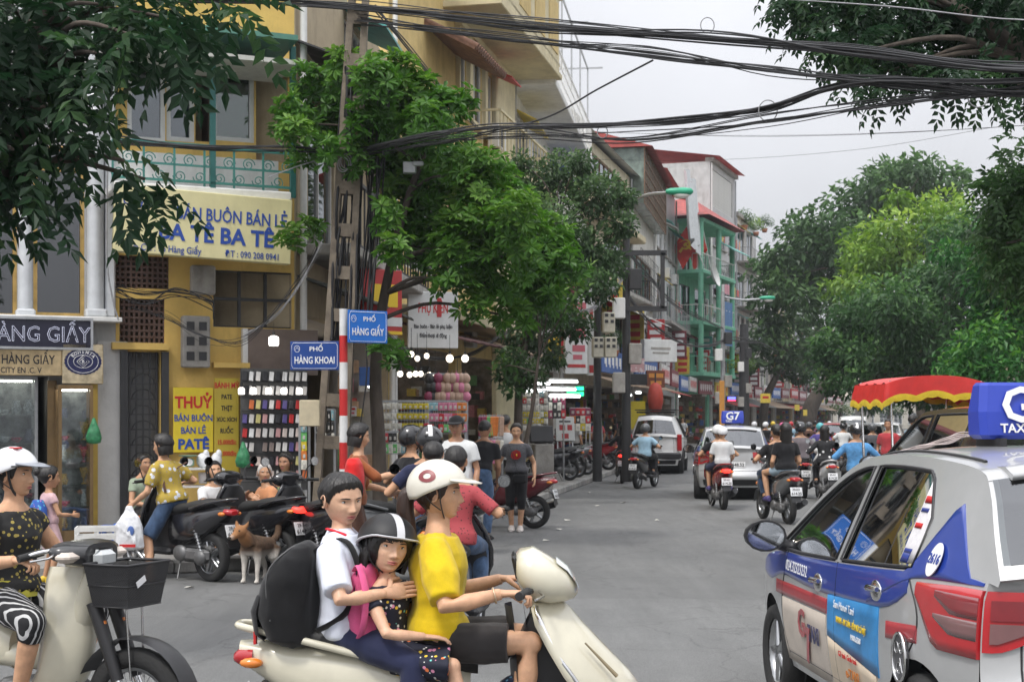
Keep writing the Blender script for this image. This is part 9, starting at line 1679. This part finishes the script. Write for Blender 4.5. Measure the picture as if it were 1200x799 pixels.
 o = thing('red_lantern', 'big red cloth lantern hanging under the orange sign', 'lantern', P(768, 468, 53)); mb = MB(); mb.lathe([(.06, -.5), (.2, -.42), (.28, -.1), (.28, .2), (.2, .5), (.08, .6)], n=16); mb.build('lantern_body', mat('lantern_red', (.42, .05, .03), .6), o); mb = MB(); mb.cyl((0, 0, .6), (0, 0, .95), .03, n=6); mb.build('hanger', M_IRON, o)
 for i, (px, Y, c, lab) in enumerate(((742, 54, 'r', 'red'), (747, 53, 'y', 'yellow'))):
  p = P(px, 470, Y); mb = MB(); mb.loft([[(.28*u, .05*math.sin(3*u+j), -.25*j) for u in (-1, -.5, 0, .5, 1)] for j in range(5)], False, True, None, False); tag(mb.build('hanging_pennant', cm[c], None, p), 'small %s cloth pennant hanging by the far stall lamps' % lab, 'pennant')
 for i in range(16):
  px, Y = [(640, 20), (655, 22), (612, 26), (700, 28), (560, 18.5), (572, 18.3), (690, 33), (730, 29), (620, 33), (648, 30), (665, 24), (160, 15.2), (222, 14.4), (610, 16), (770, 24), (545, 19.6)][i]; mb = MB(); s = [.05, .06, .04][i % 3]*(2.2 if i in (4, 5) else 1); mb.add([(-s, -s*.6, .012), (s*.8, -s*.7, .02), (s, s*.5, .012), (-s*.7, s*.7, .03)], [(0, 1, 2, 3), (3, 2, 1, 0)])
  tag(mb.build('litter_scrap', mat('litter_pale', (.6, .58, .52), .8) if i not in (4, 5, 11) else mat('litter_leaf', (.45, .33, .16), .8), None, G(px, Y, .0), i*1.3), 'scrap of %s lying on the road, %s from the corner outwards' % ('dry leaf' if i in (4, 5, 11) else 'pale paper', (ORD+['thirteenth', 'fourteenth', 'fifteenth', 'sixteenth'])[i]), 'litter', 'litter on the road')
def dog():
 o = thing('dog', 'brown black and white dog standing by the scooter with the lit tail lamp', 'dog', G(303, 15.0), R(-110)); mb = MB(); V = Vector
 mb.tube([(-.24, 0, .36), (-.1, 0, .36), (.06, 0, .37), (.2, 0, .38)], [.085, .095, .115, .1], 14); mb.tube([(.18, 0, .42), (.27, -.02, .5)], [.085, .07], 12); mb.ball((.31, -.03, .53), (.085, .07, .07), 14, 10); mb.tube([(.34, -.035, .515), (.46, -.05, .475)], [.05, .024], 10)
 for s in (-1, 1):
  mb.tube([(.16, s*.07, .34), (.15, s*.075, .2), (.16, s*.075, .1), (.16, s*.075, .02)], [.055, .032, .024, .022], 10); mb.ball((.175, s*.075, .02), (.04, .028, .02), 10, 6); mb.tube([(-.22, s*.065, .34), (-.16, s*.075, .24), (-.27, s*.075, .13), (-.26, s*.075, .02)], [.075, .055, .026, .022], 10); mb.ball((-.245, s*.075, .02), (.04, .028, .02), 10, 6); mb.tube([(.28, s*.05-.03, .58), (.265, s*.075-.03, .645)], [.03, .006], 6)
 mb.tube(smoothpath([(-.3, 0, .4), (-.4, 0, .46), (-.42, 0, .58)], 4), [.04]*8+[.02], 8)
 m = mat('dog_fur', (.1, .06, .035), .9, var=.3, vscale=25, bump=.4, bscale=90); nt = m.node_tree; N_ = nt.nodes; L_ = nt.links; b = N_['Principled BSDF']; t = N_.new('ShaderNodeTexCoord'); sx = N_.new('ShaderNodeSeparateXYZ'); L_.new(t.outputs['Object'], sx.inputs[0]); src = b.inputs['Base Color'].links[0].from_socket
 for ax, lo, hi, c in (('Z', .26, .34, (.62, .58, .52, 1)), ('X', .22, .3, (.32, .15, .06, 1)), ('X', .43, .5, (.6, .55, .5, 1))):
  r = N_.new('ShaderNodeMapRange'); r.inputs['From Min'].default_value = lo; r.inputs['From Max'].default_value = hi
  if ax == 'Z': r.inputs['To Min'].default_value = 1; r.inputs['To Max'].default_value = 0
  L_.new(sx.outputs[ax], r.inputs['Value']); x = N_.new('ShaderNodeMix'); x.data_type = 'RGBA'; x.inputs['B'].default_value = c; L_.new(r.outputs[0], x.inputs['Factor']); L_.new(src, x.inputs['A']); src = x.outputs['Result']
 L_.new(src, b.inputs['Base Color']); remesh(mb, 'body', m, o, .011, 4, .003, 3)
 for s in (-1, 1): e = MB(); e.ball((.375, -.035+s*.032, .545), .011, 8, 6); e.build('eye', M_EYED, o)
 e = MB(); e.ball((.482, -.053, .478), (.016, .02, .016), 10, 6); e.build('nose', M_EYED, o)
def cyclo():
 o = thing('cyclo', 'cycle rickshaw with a red canopy fringed in yellow beyond the dark car', 'cyclo', G(1085, 17.6), R(96)); red = mat('canopy_red', (.6, .03, .025), .5, var=.1, bump=.15, bscale=5); zt = 2.16
 W_, L0, L1 = .62, -.35, .75; rows = []
 for i in range(15):
  x = L0+(L1-L0)*i/14; rows.append([(x, W_*v, zt-.1*abs(v)**2.5+.02*math.sin(i*1.7)*(abs(v) > .9)) for v in np.linspace(-1, 1, 13)])
 c = MB(); c.loft(rows, False, True, None, False); c.build('canopy_top', red, o)
 per = [(L0, -W_+2*W_*t) for t in np.linspace(0, 1, 21)]+[(L0+(L1-L0)*t, W_) for t in np.linspace(0, 1, 21)][1:]+[(L1, W_-2*W_*t) for t in np.linspace(0, 1, 21)][1:]+[(L1-(L1-L0)*t, -W_) for t in np.linspace(0, 1, 21)][1:]
 v1 = MB(); fr = MB(); r1 = []; r2 = []
 for i, (x, y) in enumerate(per):
  sc_ = .05*abs(math.sin(i*math.pi/7)); k = 1.03; wob = .012*math.sin(i*2.3); z = zt-.1*abs(y/W_)**2.5; zb_ = z-.24+sc_; r1.append([(x, y, z), (x*k+wob, y*k+wob, (z+zb_)/2), (x*1.05, y*1.05, zb_)]); r2.append([(x*1.052, y*1.052, zb_+.015), (x*1.06, y*1.06, zb_-.02), (x*1.06, y*1.06, zb_-.055-.015*(i % 2))])
 v1.loft(r1, False, True, None, False); v1.build('valance', red, o); fr.loft(r2, False, False, None, False); fr.build('fringe', mat('fringe_yellow', (.72, .52, .03), .8, bump=.6, bscale=120), o)
 for x in (L0+.05, L1-.05):
  for y in (-.5, .5): p = MB(); p.cyl((x, y, .75), (x*1.0, y*1.1, zt-.06), .015, n=6); p.build('canopy_post', M_CHROME, o)
 s = MB(); s.box((.3, 0, .6), (.6, .9, .16), None, .05); s.box((-.02, 0, .9), (.14, .9, .5), None, .05); s.build('seat', red, o); s = MB(); s.box((.35, 0, .47), (.9, 1.0, .06)); s.tube([(-.1, 0, .5), (-.9, 0, .6), (-1.15, 0, .35)], .03, 8); s.tube([(-.75, 0, .55), (-.75, 0, .95)], .025, 8); s.build('chassis', M_IRON, o); s = MB(); s.box((-.75, 0, .97), (.26, .16, .06), None, .03); s.build('saddle', M_SEAT, o)
 wheel_parts(o, (.5, .55, .33), .33, .05, thin=True); wheel_parts(o, (.5, -.55, .33), .33, .05, thin=True); wheel_parts(o, (-1.15, 0, .35), .35, .05, thin=True)
pole_hand(); cables(); street_sign(); signs(); meters(); goods(); dog(); cyclo()
bpy.data.scenes.remove(TXTSC)
def haze():
 m = bpy.data.materials.new('haze_air'); m.use_nodes = True; nt = m.node_tree
 for n in list(nt.nodes): nt.nodes.remove(n)
 o = nt.nodes.new('ShaderNodeOutputMaterial'); v = nt.nodes.new('ShaderNodeVolumePrincipled'); v.inputs['Color'].default_value = (.86, .9, .96, 1); v.inputs['Density'].default_value = .0005; v.inputs['Anisotropy'].default_value = .2; nt.links.new(v.outputs[0], o.inputs['Volume'])
 mb = MB(); mb.box((0, 120, 14), (520, 420, 30)); tag(mb.build('haze', m), kind='stuff')
haze()
